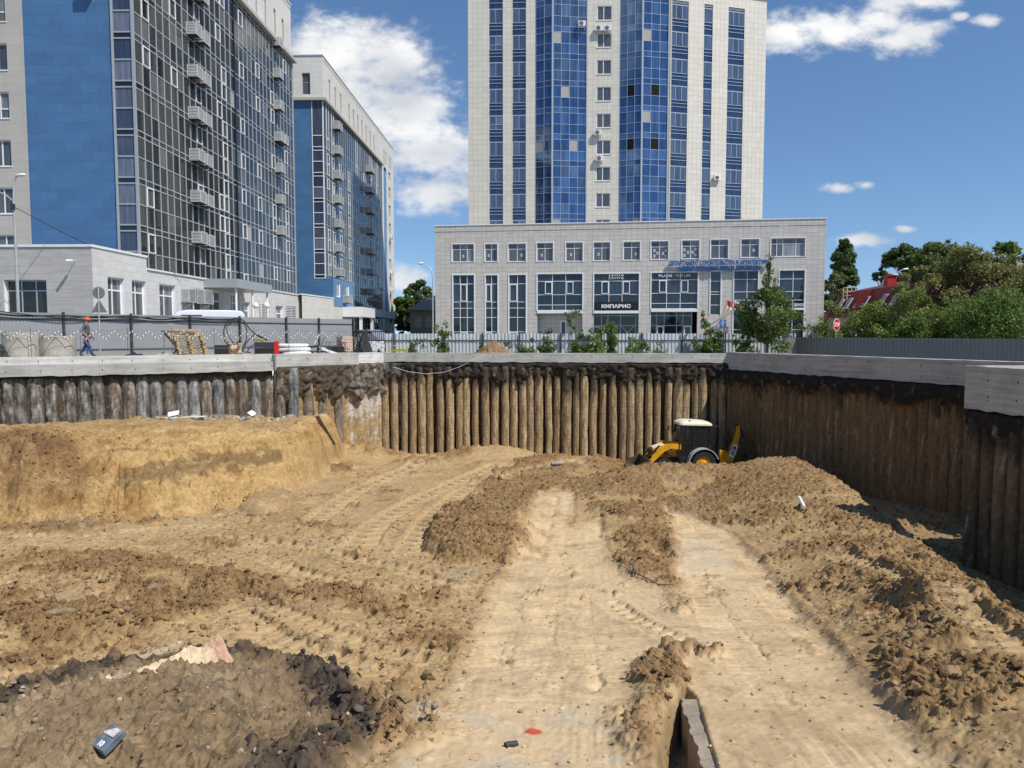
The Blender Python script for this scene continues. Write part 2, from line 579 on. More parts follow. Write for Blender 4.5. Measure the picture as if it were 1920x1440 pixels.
def along(x, y, pts):
    """distance across and length along a smooth track through world points"""
    pts = np.array(pts, float)
    # Catmull-Rom resample
    P = np.vstack([2 * pts[0] - pts[1], pts, 2 * pts[-1] - pts[-2]])
    out = []
    for i in range(1, len(P) - 2):
        for t in np.linspace(0, 1, 9)[:-1]:
            a, b, c, d = P[i - 1], P[i], P[i + 1], P[i + 2]
            out.append(0.5 * ((2 * b) + (-a + c) * t + (2 * a - 5 * b + 4 * c - d) * t * t + (-a + 3 * b - 3 * c + d) * t ** 3))
    out.append(P[-2])
    out = np.array(out)
    seg = out[1:] - out[:-1]; L = np.hypot(seg[:, 0], seg[:, 1]); S = np.concatenate([[0], np.cumsum(L)])
    best = np.full(x.shape, 1e9); s = np.zeros(x.shape); side = np.zeros(x.shape)
    for i in range(len(seg)):
        wx = x - out[i, 0]; wy = y - out[i, 1]
        t = np.clip((wx * seg[i, 0] + wy * seg[i, 1]) / (L[i] ** 2 + 1e-9), 0, 1)
        dx = wx - seg[i, 0] * t; dy = wy - seg[i, 1] * t
        d = dx * dx + dy * dy
        k = d < best
        best = np.where(k, d, best); s = np.where(k, S[i] + t * L[i], s)
        side = np.where(k, np.sign(seg[i, 0] * dy - seg[i, 1] * dx), side)
    return np.sqrt(best) * side, s, S[-1]


TRACKS = [  # photo path of each wheel track, width m, depth, tread height, tread pitch
    ([(948, 866), (865, 902), (775, 942), (705, 985), (672, 1028)], 0.95, 0.12, 0.12, 0.66),
    ([(800, 868), (705, 903), (635, 943), (578, 985)], 0.90, 0.12, 0.12, 0.66),
    ([(895, 905), (830, 950), (790, 995), (760, 1040)], 0.85, 0.10, 0.12, 0.60),
    ([(385, 1003), (520, 1018), (640, 1042), (740, 1066), (870, 1102)], 0.62, 0.14, 0.19, 0.54),
    ([(430, 1118), (520, 1150), (620, 1192), (740, 1225), (870, 1248)], 0.62, 0.12, 0.16, 0.50),
    ([(500, 1050), (600, 1085), (700, 1100), (850, 1112)], 0.60, 0.12, 0.16, 0.52),
    ([(700, 1130), (780, 1120), (860, 1108), (940, 1085)], 0.55, 0.10, 0.14, 0.50),
    ([(1130, 1120), (1200, 1165), (1270, 1200), (1330, 1215)], 0.50, 0.09, 0.13, 0.44),
    ([(1560, 1060), (1690, 1140), (1800, 1215), (1900, 1310)], 0.60, 0.10, 0.05, 0.40),
    ([(0, 1010), (150, 1005), (330, 990), (450, 985)], 0.55, 0.07, 0.07, 0.46),
    ([(560, 1215), (680, 1250), (800, 1275), (890, 1270)], 0.6, 0.07, 0.12, 0.45),
    ([(1110, 870), (1010, 880), (930, 905)], 0.8, 0.10, 0.08, 0.6),
    ([(600, 1290), (720, 1300), (850, 1330)], 0.55, 0.06, 0.08, 0.42),
    ([(420, 1140), (470, 1180), (540, 1215), (640, 1230)], 0.7, 0.08, 0.10, 0.42),
]
SPOIL = [  # outlines (photo) of loose brown spoil, weight
    ([(800, 1045), (815, 968), (900, 922), (935, 885), (1000, 872), (1012, 925), (985, 1010), (955, 1068)], 0.5),
    ([(1080, 930), (1240, 945), (1272, 1010), (1278, 1110), (1200, 1088), (1160, 1060), (1140, 985)], 0.42),
    ([(1000, 925), (960, 862), (1160, 852), (1480, 862), (1600, 930), (1450, 1010), (1290, 962), (1240, 942), (1080, 922)], 0.40),
    ([(1450, 1060), (1480, 950), (1700, 1010), (1930, 1180), (1930, 1500), (1860, 1500), (1640, 1290), (1520, 1150)], 0.22),
    ([(0, 1060), (120, 1030), (300, 1045), (420, 1075), (530, 1100), (570, 1165), (440, 1135), (320, 1205), (0, 1275)], 0.27),
    ([(560, 1100), (860, 1125), (905, 1185), (880, 1235), (700, 1195)], 0.26),
    ([(1185, 1255), (1235, 1195), (1340, 1210), (1305, 1290), (1215, 1340), (1200, 1500), (1180, 1500)], 0.45),
    ([(0, 930), (120, 920), (260, 985), (180, 1003), (0, 1000)], 0.40),
    ([(600, 870), (800, 850), (930, 840), (940, 862), (780, 890), (640, 930)], 0.12),
]
HEAPZ = [(-200, 1350), (0, 1325), (150, 1270), (300, 1245), (480, 1232), (620, 1258), (690, 1335), (640, 1420), (570, 1560), (-200, 1560)]
LANE1 = [(985, 1010), (1010, 925), (1078, 925), (1072, 985), (1125, 975), (1142, 1045), (1165, 1075), (1240, 1105), (1310, 1175), (1290, 1225), (1200, 1240), (1180, 1300), (1185, 1520), (720, 1520), (765, 1440), (850, 1285), (895, 1190), (925, 1100), (955, 1065)]
LANE2 = [(1245, 950), (1290, 965), (1370, 1000), (1430, 1060), (1500, 1150), (1620, 1290), (1780, 1440), (1880, 1520), (1400, 1520), (1345, 1440), (1300, 1300), (1262, 1180), (1278, 1110), (1270, 1010)]
SCAR = [(1283, 1282), (1306, 1298), (1350, 1440), (1372, 1540), (1222, 1540), (1228, 1440), (1245, 1340)]


def terrain_eval(X, Y, full=True):
    """height, soil colour and clod density of the pit floor at plan points"""
    shp = X.shape
    wob = fbm(X * 0.35, Y * 0.35, 3, 11)
    z = prof(Y) + 0.16 * fbm(X * 0.16, Y * 0.16, 3, 3) * sstep(5, 12, Y)
    # lower floor where the backhoe stands and along the shaded wall
    z = z - 0.46 * sstep(4.0, 6.5, X) * sstep(32.5, 34.5, Y)
    # ramp shoulder on the shaded-wall side
    E = np.interp(Y, [3, 5, 10.8, 13.4, 17.3, 20.4, 25.5, 31.8, 35], [5.0, 5.6, 7.5, 8.6, 9.95, 10.85, 11.75, 11.9, 11.5]) + 0.25 * wob
    Bh = np.interp(Y, [3, 5, 10.8, 13.4, 17.3, 20.4, 25.5, 29.5, 31.3, 32.4, 33.6, 35.0], [0.3, 0.35, 0.62, 0.62, 0.64, 0.68, 0.88, 1.08, 1.12, 0.74, 0.22, 0.0])
    inner = np.interp(Y, [5, 12, 18, 25, 29, 32, 34], [3.9, 5.2, 6.2, 7.2, 7.6, 7.9, 8.0])
    sh = sstep(inner - 0.6, E - 0.7, X)
    z = z + Bh * sh
    # low berm right across in front of the backhoe
    cr = np.exp(-((Y - 31.2) / 1.2) ** 2) * sstep(2.0, 6.0, X) * sstep(10.5, 8.5, X) * (0.50 + 0.25 * wob)
    z = z + cr * (1 - sh * 0.8)
    base_tr = -5.55
    out = np.maximum(X - E, 0)
    zs = z - out * (0.85 + 0.25 * wob) - 0.12 * sstep(0, 0.6, out)
    z = np.where(X > E, np.maximum(zs, base_tr + 0.10 * wob), z)
    tren = (X > E) & (zs < base_tr)
    # bank against the piled side wall
    d1 = (-8.5 - X) + 0.35 * fbm(Y * 0.5, X * 0.2, 2, 21)
    d2 = (Y - (25.2 + (X + 9) * 0.24)) * 0.97 + 0.4 * fbm(X * 0.45, Y * 0.2, 3, 22)
    k = 0.9
    h = np.clip(0.5 + 0.5 * (d2 - d1) / k, 0, 1)
    d = d2 * (1 - h) + d1 * h - k * h * (1 - h)
    steep = np.where(d1 < d2, 1.25, 2.6)
    steep = np.interp(d2 - d1, [-1.0, 2.0], [2.5, 1.0]) * (1 + 0.35 * fbm(X * 0.25, Y * 0.1, 2, 23)) + 0.9 * sstep(-11, -17, X)
    d3 = ((X + 15.5) * -10 + (Y - 25) * 6.5) / 11.9 + 3.4 + 0.7 * fbm(X * 0.3, Y * 0.3, 3, 24)
    k3 = 1.6
    h3 = np.clip(0.5 + 0.5 * (d3 - d) / k3, 0, 1)
    steep = steep * h3 + 3.3 * (1 - h3)
    d = d3 * (1 - h3) + d * h3 - k3 * h3 * (1 - h3)
    dn = np.clip(d / steep, 0, None)
    top = -2.55 - 0.012 * np.maximum(X + 20, 0) + 0.12 * wob
    rise = (top - z)
    up = (0.45 * (1 - np.exp(-1.9 * dn * sstep(0.0, 0.5, dn))) + 0.55 * sstep(0.0, 1.05, dn)) * 0.86 + 0.14 * sstep(0.5, 6.0, d)
    up = np.where(d > 0, up, 0)
    z = z + rise * up
    bank = sstep(-0.1, 0.5, d)
    face = bank * sstep(1.9, 0.9, d / steep)
    # corner spoil beside the far wall
    z = z + 0.9 * np.exp(-(((X + 8.2) / 1.3) ** 2 + ((Y - 39.6) / 1.6) ** 2))

    def bump(px, py, hgt, rx, ry, pw=1.0, zz=None):
        p = ground_px(px, py)
        r = np.sqrt(((X - p.x) / rx) ** 2 + ((Y - p.y) / ry) ** 2) + 0.25 * wob
        return hgt * np.clip(1 - r ** 2, 0, 1) ** pw
    mounds = bump(905, 1000, 0.62, 1.75, 3.6, 0.45)
    mounds2 = bump(930, 850, 0.55, 2.6, 2.2) + bump(1045, 868, 0.3, 2.0, 1.5) + bump(790, 870, 0.22, 1.8, 1.3) + bump(1250, 905, 0.35, 3.0, 2.2) + bump(1180, 975, 0.25, 1.2, 2.5)
    mounds2 = mounds2 + bump(600, 880, 0.2, 2, 3) + bump(505, 945, 0.45, 0.9, 1.8, 0.6)
    left = bump(150, 1100, 0.40, 3.2, 2.2) + bump(420, 1105, 0.28, 0.9, 0.8) + bump(500, 1110, 0.2, 0.5, 0.5) + bump(80, 1180, 0.3, 2.2, 1.2) + bump(330, 1180, 0.15, 1.8, 1.0)
    left = left + bump(60, 960, 0.5, 2.0, 1.6)
    heap = bump(330, 1330, 0.18, 2.4, 1.3, 0.8) + bump(400, 1235, 0.18, 0.9, 0.42) + bump(150, 1400, 0.20, 2.0, 1.2) + bump(480, 1420, 0.10, 1.0, 0.8)
    hol = bump(575, 1330, 0.26, 0.75, 1.1, 0.8)
    rough_r = bump(1750, 1190, 0.32, 0.7, 1.5) - bump(1640, 1170, 0.2, 0.45, 1.3)
    rutl = bump(1240, 1030, -0.3, 0.35, 1.6)
    z = z + mounds + mounds2 + left + heap - hol + rough_r + rutl
    # lanes: compacted, nearly smooth
    l1 = sd_poly(X, Y, poly_world(LANE1)); l2 = sd_poly(X, Y, poly_world(LANE2))
    jag = 0.62 * fbm(X * 0.8, Y * 0.8, 6, 31, 0.66)
    m1 = 1 - sstep(-0.34, 0.24, l1 + jag); m2 = 1 - sstep(-0.26, 0.2, l2 + jag)
    lane = np.maximum(m1, m2) * (1 - 0.9 * sstep(0.20, 0.36, fbm(X * 0.95, Y * 0.6, 6, 32, 0.62)) * sstep(8, 11, Y))
    flat = prof(Y) + 0.05 * fbm(X * 0.3, Y * 0.3, 2, 5) - 0.03
    z = z * (1 - lane * 0.85) + flat * lane * 0.85
    edge = np.exp(-((np.minimum(l1, l2) - 0.14) / 0.10) ** 2)
    z = z + 0.07 * edge * np.clip(0.4 + fbm(X * 1.2, Y * 1.2, 3, 33) * 1.6, 0, 1.6)
    # cut beside the concrete slab edge
    sc = sd_poly(X, Y, poly_world(SCAR))
    scm = 1 - sstep(-0.14, 0.04, sc)
    sh_left = sstep(0.0, 1.0, scm)
    z = z - 0.55 * sh_left
    z0 = z
    if not full:
        return z
    n0_ = fbm(X * 0.9, Y * 0.9, 3, 79)
    # loose spoil in ragged patches over compacted sand
    mflag = np.clip(sstep(0.02, 0.2, mounds + left + np.maximum(rough_r, 0)) + sh * sstep(8, 12, Y), 0, 1)
    gz_ = sd_poly(X, Y, poly_world(HEAPZ)) + 0.55 * fbm(X * 0.9, Y * 0.9, 5, 43, 0.62)
    gray = 1 - sstep(-0.45, 0.30, gz_)
    spoil = np.zeros(shp)
    sj = 1.15 * fbm(X * 0.8, Y * 0.8, 6, 44, 0.66) * np.clip(Y / 18, 0.5, 1.3)
    for P_, wt in SPOIL:
        spoil = np.maximum(spoil, wt * (1 - sstep(-0.5, 0.3, sd_poly(X, Y, poly_world(P_)) + sj)))
    pn = fbm(X * 0.42, Y * 0.42, 5, 41, 0.6)
    nearleft = sstep(2, -3, X) * sstep(15, 9, Y) * 0.12
    patch = sstep(-0.02, 0.16, pn + 0.12 * mflag + 0.6 * gray + 1.05 * spoil + 0.34 * np.exp(-((d + 0.35) / 0.55) ** 2) * sstep(-0.05, 0.3, fbm(X * 0.5, Y * 0.5, 3, 46)) - 0.20) * (1 - lane)
    scm_ = 1 - sstep(-0.3, 0.25, sc)
    patch = np.clip(patch, 0, 1) * (1 - 0.5 * sstep(0.3, 1.0, d)) * (1 - 0.8 * scm_)
    tramp = sstep(2.5, 0.0, X) * sstep(7, 10, Y) * sstep(28, 22, Y) * (1 - bank)
    patch = np.clip(patch + 0.30 * tramp * sstep(-0.1, 0.3, pn + 0.3 * fbm(X * 1.4, Y * 1.4, 4, 47)), 0, 1)
    rough = (0.42 + 0.30 * tramp + 0.75 * patch) * (1 - 0.35 * gray) * (1 - 0.9 * lane)
    b1_ = billow(X * 1.7, Y * 1.7, 5, 51, 0.66)
    b2_ = billow(X * 6.0, Y * 6.0, 4, 57, 0.66)
    rough = rough * (1 - 0.42 * sh * sstep(7, 11, Y))
    z = z + 0.12 * patch + rough * (0.20 * (b1_ - 0.25) + 0.095 * (b2_ - 0.25) + 0.05 * fbm(X * 0.8, Y * 0.8, 3, 52))
    w1, i1 = worley(X * 2.3 + 0.4 * wob, Y * 2.3, 61)
    w2, i2 = worley(X * 6.0, Y * 6.0, 62)
    w3, i3 = worley(X * 14.0, Y * 14.0, 63)
    cl = patch * (1 - 0.6 * bank) + 0.25 * (1 - lane)
    z = z + cl * (0.17 * np.clip(0.36 - w1, 0, 1) * (i1 > 0.78) * (1 - 0.7 * sh) * 1.6 + 0.10 * np.clip(0.45 - w2, 0, 1) * (i2 > 0.55) * 1.5 + 0.05 * np.clip(0.5 - w3, 0, 1) * (i3 > 0.4))
    z = z + gray * (0.10 * fbm(X * 1.6, Y * 1.6, 5, 64, 0.6) + 0.03 * np.clip(0.5 - w2, 0, 1) * (i2 > 0.7))
    # slumps and tool gouges down the bank face
    Xr = X + 0.35 * (Y - 26)
    zl = z + 0.25 * fbm(X * 0.5, Y * 0.5, 3, 76)
    gl = fbm(Xr * 3.0 + 0.8 * fbm(X * 0.9, Y * 0.9, 2, 77), Y * 0.45, 3, 73)
    gmask = sstep(-0.1, 0.35, fbm(X * 0.35, Y * 0.35, 2, 78))
    z = z + face * (0.14 * fbm(Xr * 1.3, Y * 0.5, 4, 71) + 0.24 * fbm(X * 0.75, Y * 0.75, 4, 72, 0.6) - 0.55 * gmask * np.clip(gl - 0.06, 0, 1)
                    + 0.55 * (billow(X * 0.9, Y * 1.3, 6, 74, 0.62) - 0.25) + 0.05 * np.sin(zl * 11 + 2 * n0_) )
    z = z + face * 0.20 * (billow(X * 3.4 + 0.3 * Y, Y * 2.6, 4, 88, 0.62) - 0.25)
    z = z + bank * 0.16 * fbm(X * 1.3, Y * 1.3, 5, 75, 0.6)
    # wheel tracks
    trk = np.zeros(shp); 
    for (path, w, dep, tr, pitch) in TRACKS:
        P = poly_world(path)
        bx = (X > P[:, 0].min() - 1) & (X < P[:, 0].max() + 1) & (Y > P[:, 1].min() - 1) & (Y < P[:, 1].max() + 1)
        if not bx.any(): continue
        xx = X[bx]; yy = Y[bx]
        dd, s, L = along(xx, yy, P)
        dd = dd + 0.06 * fbm(xx * 0.9, yy * 0.9, 2, 81)
        a = np.abs(dd)
        m = 1 - sstep(w / 2 - 0.06, w / 2 + 0.05, a)
        ends = sstep(0, 0.8, s) * sstep(0, 0.8, L - s)
        fade = np.clip(0.85 + 0.8 * fbm(xx * 0.5, yy * 0.5, 2, 83), 0.25, 1.25) * ends
        ph = (s + a * 0.55 + np.where(dd > 0, pitch * 0.5, 0)) / pitch
        saw = np.abs(((ph % 1.0) * 2) - 1)
        lug = sstep(0.16, 0.42, saw + 0.1 * fbm(xx * 3, yy * 3, 2, 84))
        bern = np.exp(-((a - w / 2 - 0.10) / 0.09) ** 2)
        dz = m * (-dep * 0.35 - tr * (1 - lug) * 1.6) + bern * dep * 0.3
        keep = 1 - 0.9 * m * fade
        zz = z[bx]
        z[bx] = (zz * keep + (z0[bx]) * (1 - keep)) + dz * fade
        trk[bx] = np.maximum(trk[bx], m * fade)
    # fine crawler tread on the lanes
    for (px0, py0, px1, py1, w) in [(1025, 930, 985, 1060, 0.5), (1060, 935, 1040, 1060, 0.42), (900, 1250, 975, 1080, 0.5), (1000, 1250, 1030, 1080, 0.55), (1110, 980, 1120, 1045, 0.5), (1090, 1280, 1085, 1090, 0.5),
                                    (1290, 1000, 1330, 1150, 0.5), (1330, 1150, 1460, 1330, 0.6), (1400, 1060, 1520, 1200, 0.5), (1265, 955, 1300, 1000, 0.45), (1385, 1020, 1450, 1100, 0.45)]:
        a = ground_px(px0, py0); b = ground_px(px1, py1)
        P = np.array([(a.x, a.y), ((a.x + b.x) / 2, (a.y + b.y) / 2), (b.x, b.y)])
        bx = (X > P[:, 0].min() - 1) & (X < P[:, 0].max() + 1) & (Y > P[:, 1].min() - 1) & (Y < P[:, 1].max() + 1)
        dd, s, L = along(X[bx], Y[bx], P)
        m = (1 - sstep(w / 2 - 0.04, w / 2, np.abs(dd))) * sstep(0, 0.3, s) * sstep(0, 0.3, L - s)
        z[bx] += m * (0.034 * np.sin(s * 2 * np.pi / 0.20 + 3 * dd) - 0.02) * np.clip(0.35 + fbm(X[bx] * 0.8, Y[bx] * 0.8, 3, 85) * 2.2, 0, 1.3)
    # cracks / board joints in the lane
    for (path, wd, dp) in [([(1045, 925), (1030, 985), (1010, 1060)], 0.10, 0.13), ([(1140, 1210), (1125, 1260), (1112, 1310)], 0.05, 0.10), ([(980, 1130), (965, 1190), (950, 1265)], 0.04, 0.05),
                           ([(1128, 968), (1122, 1010)], 0.08, 0.1), ([(1250, 950), (1262, 990)], 0.09, 0.12), ([(1170, 1310), (1176, 1400), (1180, 1470)], 0.03, 0.04), ([(880, 1310), (1000, 1312), (1170, 1310)], 0.025, 0.03),
                           ([(1340, 1110), (1400, 1190), (1440, 1240)], 0.04, 0.05), ([(1480, 1100), (1530, 1150), (1600, 1200)], 0.05, 0.06)]:
        P = poly_world(path)
        bx = (X > P[:, 0].min() - .6) & (X < P[:, 0].max() + .6) & (Y > P[:, 1].min() - .6) & (Y < P[:, 1].max() + .6)
        dd, s, L = along(X[bx], Y[bx], P)
        dd = dd + 0.16 * fbm(X[bx] * 2.5, Y[bx] * 2.5, 4, 87, 0.6)
        z[bx] -= 0.65 * dp * np.clip(0.5 + 2 * fbm(X[bx] * 1.2, Y[bx] * 1.2, 2, 89), 0, 1.3) * np.exp(-(dd / wd) ** 2) * sstep(0, 0.3, s) * sstep(0, 0.3, L - s)
    z = z + 0.012 * fbm(X * 9, Y * 9, 3, 91) * (1 - 0.75 * lane)
    # footprints and scuffs on the compacted lanes, wheel streaks lengthwise
    Xl = X - 0.10 * Y + 0.25 * fbm(X * 0.3, Y * 0.3, 2, 98); n1f = fbm(X * 0.6, Y * 0.35, 3, 99)
    st_ = fbm(Xl * 4.2, Y * 0.16, 4, 96, 0.6); st2 = fbm(Xl * 11, Y * 0.3, 3, 97)
    z = z + lane * np.clip(0.4 + 2 * n1f, 0, 1.2) * (0.026 * st_ + 0.010 * st2)
    z = z + lane * (0.035 * np.clip(fbm(X * 6, Y * 6, 4, 93) - 0.12, 0, 1) + 0.012 * fbm(X * 1.3, Y * 1.3, 4, 94) - 0.05 * np.clip(fbm(X * 3.0, Y * 2.0, 4, 95) - 0.3, 0, 1) + 0.03 * np.clip(0.4 - w3, 0, 1) * (i3 > 0.86))
    # ---------------- kinds of soil (dry colour)
    def C(r, g, b): return np.array([r, g, b], np.float32)
    sand, tan, brown, dk = C(.47, .335, .19), C(.40, .275, .15), C(.285, .185, .095), C(.16, .105, .06)
    grey, blackish, yel, lime = C(.235, .168, .098), C(.055, .042, .034), C(.43, .28, .118), C(.58, .49, .36)

    def mixc(c, k, col):
        k = np.clip(k, 0, 1)[..., None]
        return c * (1 - k) + col * k
    n1 = fbm(X * 0.30, Y * 0.30, 4, 101); n2 = fbm(X * 1.1, Y * 1.1, 5, 102, 0.6); n3 = fbm(X * 3.4, Y * 3.4, 4, 103, 0.6)
    c = np.ones(shp + (3,), np.float32) * C(.365, .248, .120)
    c = mixc(c, sstep(0.0, 0.5, -n1 + 0.6 * n2 + 0.1) * 0.7, C(.39, .275, .15))
    c = mixc(c, sstep(0.05, 0.5, n1 + 0.6 * n2) * 0.6, C(.27, .175, .09))
    c = mixc(c, patch * (0.8 + 0.4 * n2), C(.245, .15, .07))
    c = mixc(c, sstep(0.05, 0.4, spoil) * (0.35 + 0.5 * n2), C(.24, .145, .066))
    c = mixc(c, sh * sstep(7, 11, Y) * np.clip(0.55 + 0.5 * n2, 0, 0.85), C(.325, .212, .10))
    c = mixc(c, patch * sstep(0.0, 0.35, n2 * 0.7 + n3 * 0.6) * 0.75, C(.165, .092, .04))
    c = mixc(c, sstep(0.22, 0.5, n2 * 0.8 + n3 * 0.5) * 0.5, C(.14, .082, .038))
    c = mixc(c, sstep(0.08, 0.45, -n2 + 0.5 * n3) * 0.4 * (1 - patch), C(.52, .385, .22))
    c = mixc(c, sstep(0.15, 0.4, fbm(X * 0.5, Y * 0.9, 4, 108)) * 0.45, C(.29, .225, .145))
    n4 = fbm(X * 9, Y * 9, 3, 109, 0.65)
    c = c * (1 + 0.45 * np.clip(n4, -0.6, 0.6) * (1 - 0.5 * lane))[..., None]
    c = mixc(c, bank * 0.9, yel)
    c = mixc(c, bank * sstep(0.0, 0.4, n1 * 0.6 + n2 * 0.8) * 0.75, C(.29, .155, .055))
    c = mixc(c, bank * (1 - face) * (0.6 + 0.6 * n2), C(.29, .195, .10))
    xa, xb = at(215, 900, 26.5).x, at(490, 900, 26.8).x
    zc_ = -3.95 + 0.35 * fbm(X * 0.6, X * 0.1, 3, 106)
    mot0 = fbm(X * 1.1, z * 2.2, 4, 112)
    lens = sstep(xa - 0.4, xa + 0.9, X) * sstep(xb + 0.4, xb - 0.9, X) * np.exp(-((z - zc_) / 0.36) ** 2)
    c = mixc(c, face * sstep(0.35, 0.7, lens + 0.95 * n2 + 0.5 * mot0) * 0.8, C(.155, .10, .048))
    bed = fbm(X * 0.25, zl * 2.4, 4, 107)
    c = mixc(c, face * sstep(0.05, 0.4, bed) * 0.5, C(.33, .19, .07))
    c = mixc(c, face * sstep(0.05, 0.4, -bed) * 0.55, C(.50, .355, .175))
    mot = fbm(X * 2.0, z * 3.2 + Y * 0.8, 5, 111, 0.62)
    c = mixc(c, bank * sstep(0.08, 0.38, mot) * 0.6, C(.235, .135, .05)); c = mixc(c, bank * sstep(0.1, 0.4, -mot) * 0.5, C(.56, .40, .20))
    c = mixc(c, bank * sstep(0.3, 0.5, mot + 0.4 * n3) * 0.6, C(.12, .072, .032))
    p6 = ground_px(60, 965)
    c = mixc(c, np.exp(-(((X - p6.x) / 2.2) ** 2 + ((Y - p6.y) / 1.5) ** 2)) * (0.8 + n2), C(.17, .095, .048))
    n4l = fbm(X * 7, Y * 7, 3, 113, 0.65)
    c = mixc(c, trk * 0.6, C(.47, .335, .18))
    c = mixc(c, lane * 0.92, C(.56, .415, .245))
    c = mixc(c, lane * sstep(0.0, 0.4, st_ + 0.4 * st2 + 0.6 * n1f) * 0.32, C(.42, .30, .165)); c = mixc(c, lane * sstep(0.05, 0.4, -0.6 * st_ + 0.6 * n2 - n1f) * 0.4, C(.57, .43, .26))
    c = mixc(c, lane * sstep(0.05, 0.45, n1 + 0.7 * n2) * 0.55, C(.33, .235, .13)); c = mixc(c, lane * sstep(0.22, 0.45, n4l) * 0.5, C(.25, .165, .085))
    c = mixc(c, lane * sstep(0.0, 0.4, n2 + 0.5 * n3) * 0.55, C(.40, .285, .158)); c = mixc(c, lane * sstep(0.25, 0.5, n3 + 0.3 * n2) * 0.4, C(.30, .19, .09))
    c = mixc(c, edge * 0.5, brown)
    # bare concrete showing through near the bottom of the lanes
    b1 = sd_poly(X, Y, poly_world([(760, 1315), (1172, 1312), (1180, 1500), (720, 1500)]))
    c = mixc(c, (1 - sstep(-0.2, 0.1, b1)) * sstep(-0.1, 0.35, n2 + 0.4 * n1) * 0.75, C(.46, .40, .31))
    b2 = sd_poly(X, Y, poly_world([(1272, 1005), (1345, 1010), (1385, 1070), (1275, 1085)]))
    c = mixc(c, (1 - sstep(-0.25, 0.15, b2)) * 0.5 * (0.8 + n2), C(.55, .46, .34))
    # rubble heap in grey soil, dark clods, pale stone
    c = mixc(c, gray * (0.85 + 0.5 * n2), grey); c = mixc(c, gray * sstep(0.05, 0.4, n1 + n2) * 0.6, C(.33, .245, .148)); c = mixc(c, gray * sstep(0.1, 0.45, n3 - n1) * 0.6, C(.13, .097, .065))
    pz = [(20, 1370), (150, 1300), (300, 1250), (420, 1245), (520, 1240), (600, 1262), (660, 1330)]
    P = poly_world(pz)
    dd, s, L = along(X, Y, P)
    dk1 = np.exp(-((dd + 0.05 + 0.35 * n2) / 0.24) ** 2)
    c = mixc(c, dk1 * (0.9 + 0.8 * n3), blackish)
    z = z + dk1 * (0.05 + 0.20 * (billow(X * 3.2, Y * 3.2, 4, 58, 0.6) - 0.2) + 0.10 * np.clip(0.5 - w1, 0, 1))
    P = poly_world([(560, 1270), (640, 1310), (670, 1370), (600, 1430), (520, 1450)])
    dd, s, L = along(X, Y, P)
    dk2 = np.exp(-((dd + 0.4 * n2) / 0.30) ** 2)
    c = mixc(c, dk2 * (0.75 + 0.9 * n3), blackish * 1.15)
    z = z + dk2 * (0.20 * (billow(X * 3.2, Y * 3.2, 4, 59, 0.6) - 0.2) + 0.12 * np.clip(0.5 - w1, 0, 1))
    P = poly_world([(0, 1290), (130, 1262), (250, 1232), (330, 1210)])
    dd, s, L = along(X, Y, P)
    c = mixc(c, np.exp(-(dd / 0.13) ** 2) * (0.75 + 0.9 * n3), lime * 0.85)
    P = poly_world([(30, 1400), (150, 1350), (300, 1310)])
    dd, s, L = along(X, Y, P)
    c = mixc(c, np.exp(-(dd / 0.22) ** 2) * (0.4 + 0.9 * n3), C(.45, .33, .23))
    c = mixc(c, scm * 0.6, C(.30, .225, .145))
    c = mixc(c, np.where(tren, 0.6, 0.0), C(.24, .165, .09))
    # painted red survey mark on the slab
    pr = ground_px(1000, 1366)
    rr = np.sqrt(((X - pr.x) / 0.11) ** 2 + ((Y - pr.y) / 0.085) ** 2) + 0.55 * n3
    c = mixc(c, 1 - sstep(0.75, 1.0, rr), C(.50, .09, .045))
    dens = np.clip(rough * 0.6 + mflag * 0.5 + 0.2 * gray, 0, 2) * (1 - lane * 0.93) * (1 - 0.82 * gray) * (1 - trk * 0.7)
    al = np.clip(0.25 + 0.75 * patch + 0.5 * bank + 0.3 * gray, 0, 1) * (1 - 0.85 * lane)
    c = np.concatenate([c, al[..., None].astype(np.float32)], -1)
    return z, c, dens, np.maximum(dk1, dk2)


# one sheet, finer towards the camera
_rows = []
_y = 2.4
while _y < 42.6:
    _rows.append(_y)
    _y += 0.013 + 0.00115 * _y
_rows = np.array(_rows); NR = len(_rows); NC = 1000
_t = np.linspace(-1, 1, NC)
TX = (_t[None, :] * (0.74 * _rows[:, None] + 3.2)) - 0.01 * _rows[:, None]
TY = np.repeat(_rows[:, None], NC, 1)
TZ, TC, TD, TK = terrain_eval(TX, TY)
_id = np.arange(NR * NC, dtype=np.int32).reshape(NR, NC)
_q = np.stack([_id[:-1, :-1], _id[:-1, 1:], _id[1:, 1:], _id[1:, :-1]], -1).reshape(-1, 4)
M['soil'] = attr_mat('excavated_soil', nscale=7, var=0.38, bump=0.9, bdist=0.03, fine=38)
pit_ground = np_mesh('pit_ground', np.stack([TX, TY, TZ], -1).reshape(-1, 3), _q, M['soil'], smooth=True, col=TC.reshape(-1, 4))
tag(pit_ground, kind='structure')


def zt(x, y):
    """terrain height at a point (nearest mesh sample)"""
    i = int(np.clip(np.searchsorted(_rows, y), 0, NR - 1))
    j = int(np.clip(round(((x + 0.01 * _rows[i]) / (0.74 * _rows[i] + 3.2) + 1) / 2 * (NC - 1)), 0, NC - 1))
    return float(TZ[i, j])


def pit_px(px, py):
    """where the sight line through a photo pixel meets the built pit floor"""
    d = ray(px, py); o = Vector((0, 0, CAMZ))
    t = 4.0; prev = t
    while t < 60:
        p = o + d * t
        if p.z < zt(p.x, p.y): break
        prev = t; t += 0.06
    return Vector((p.x, p.y, zt(p.x, p.y)))


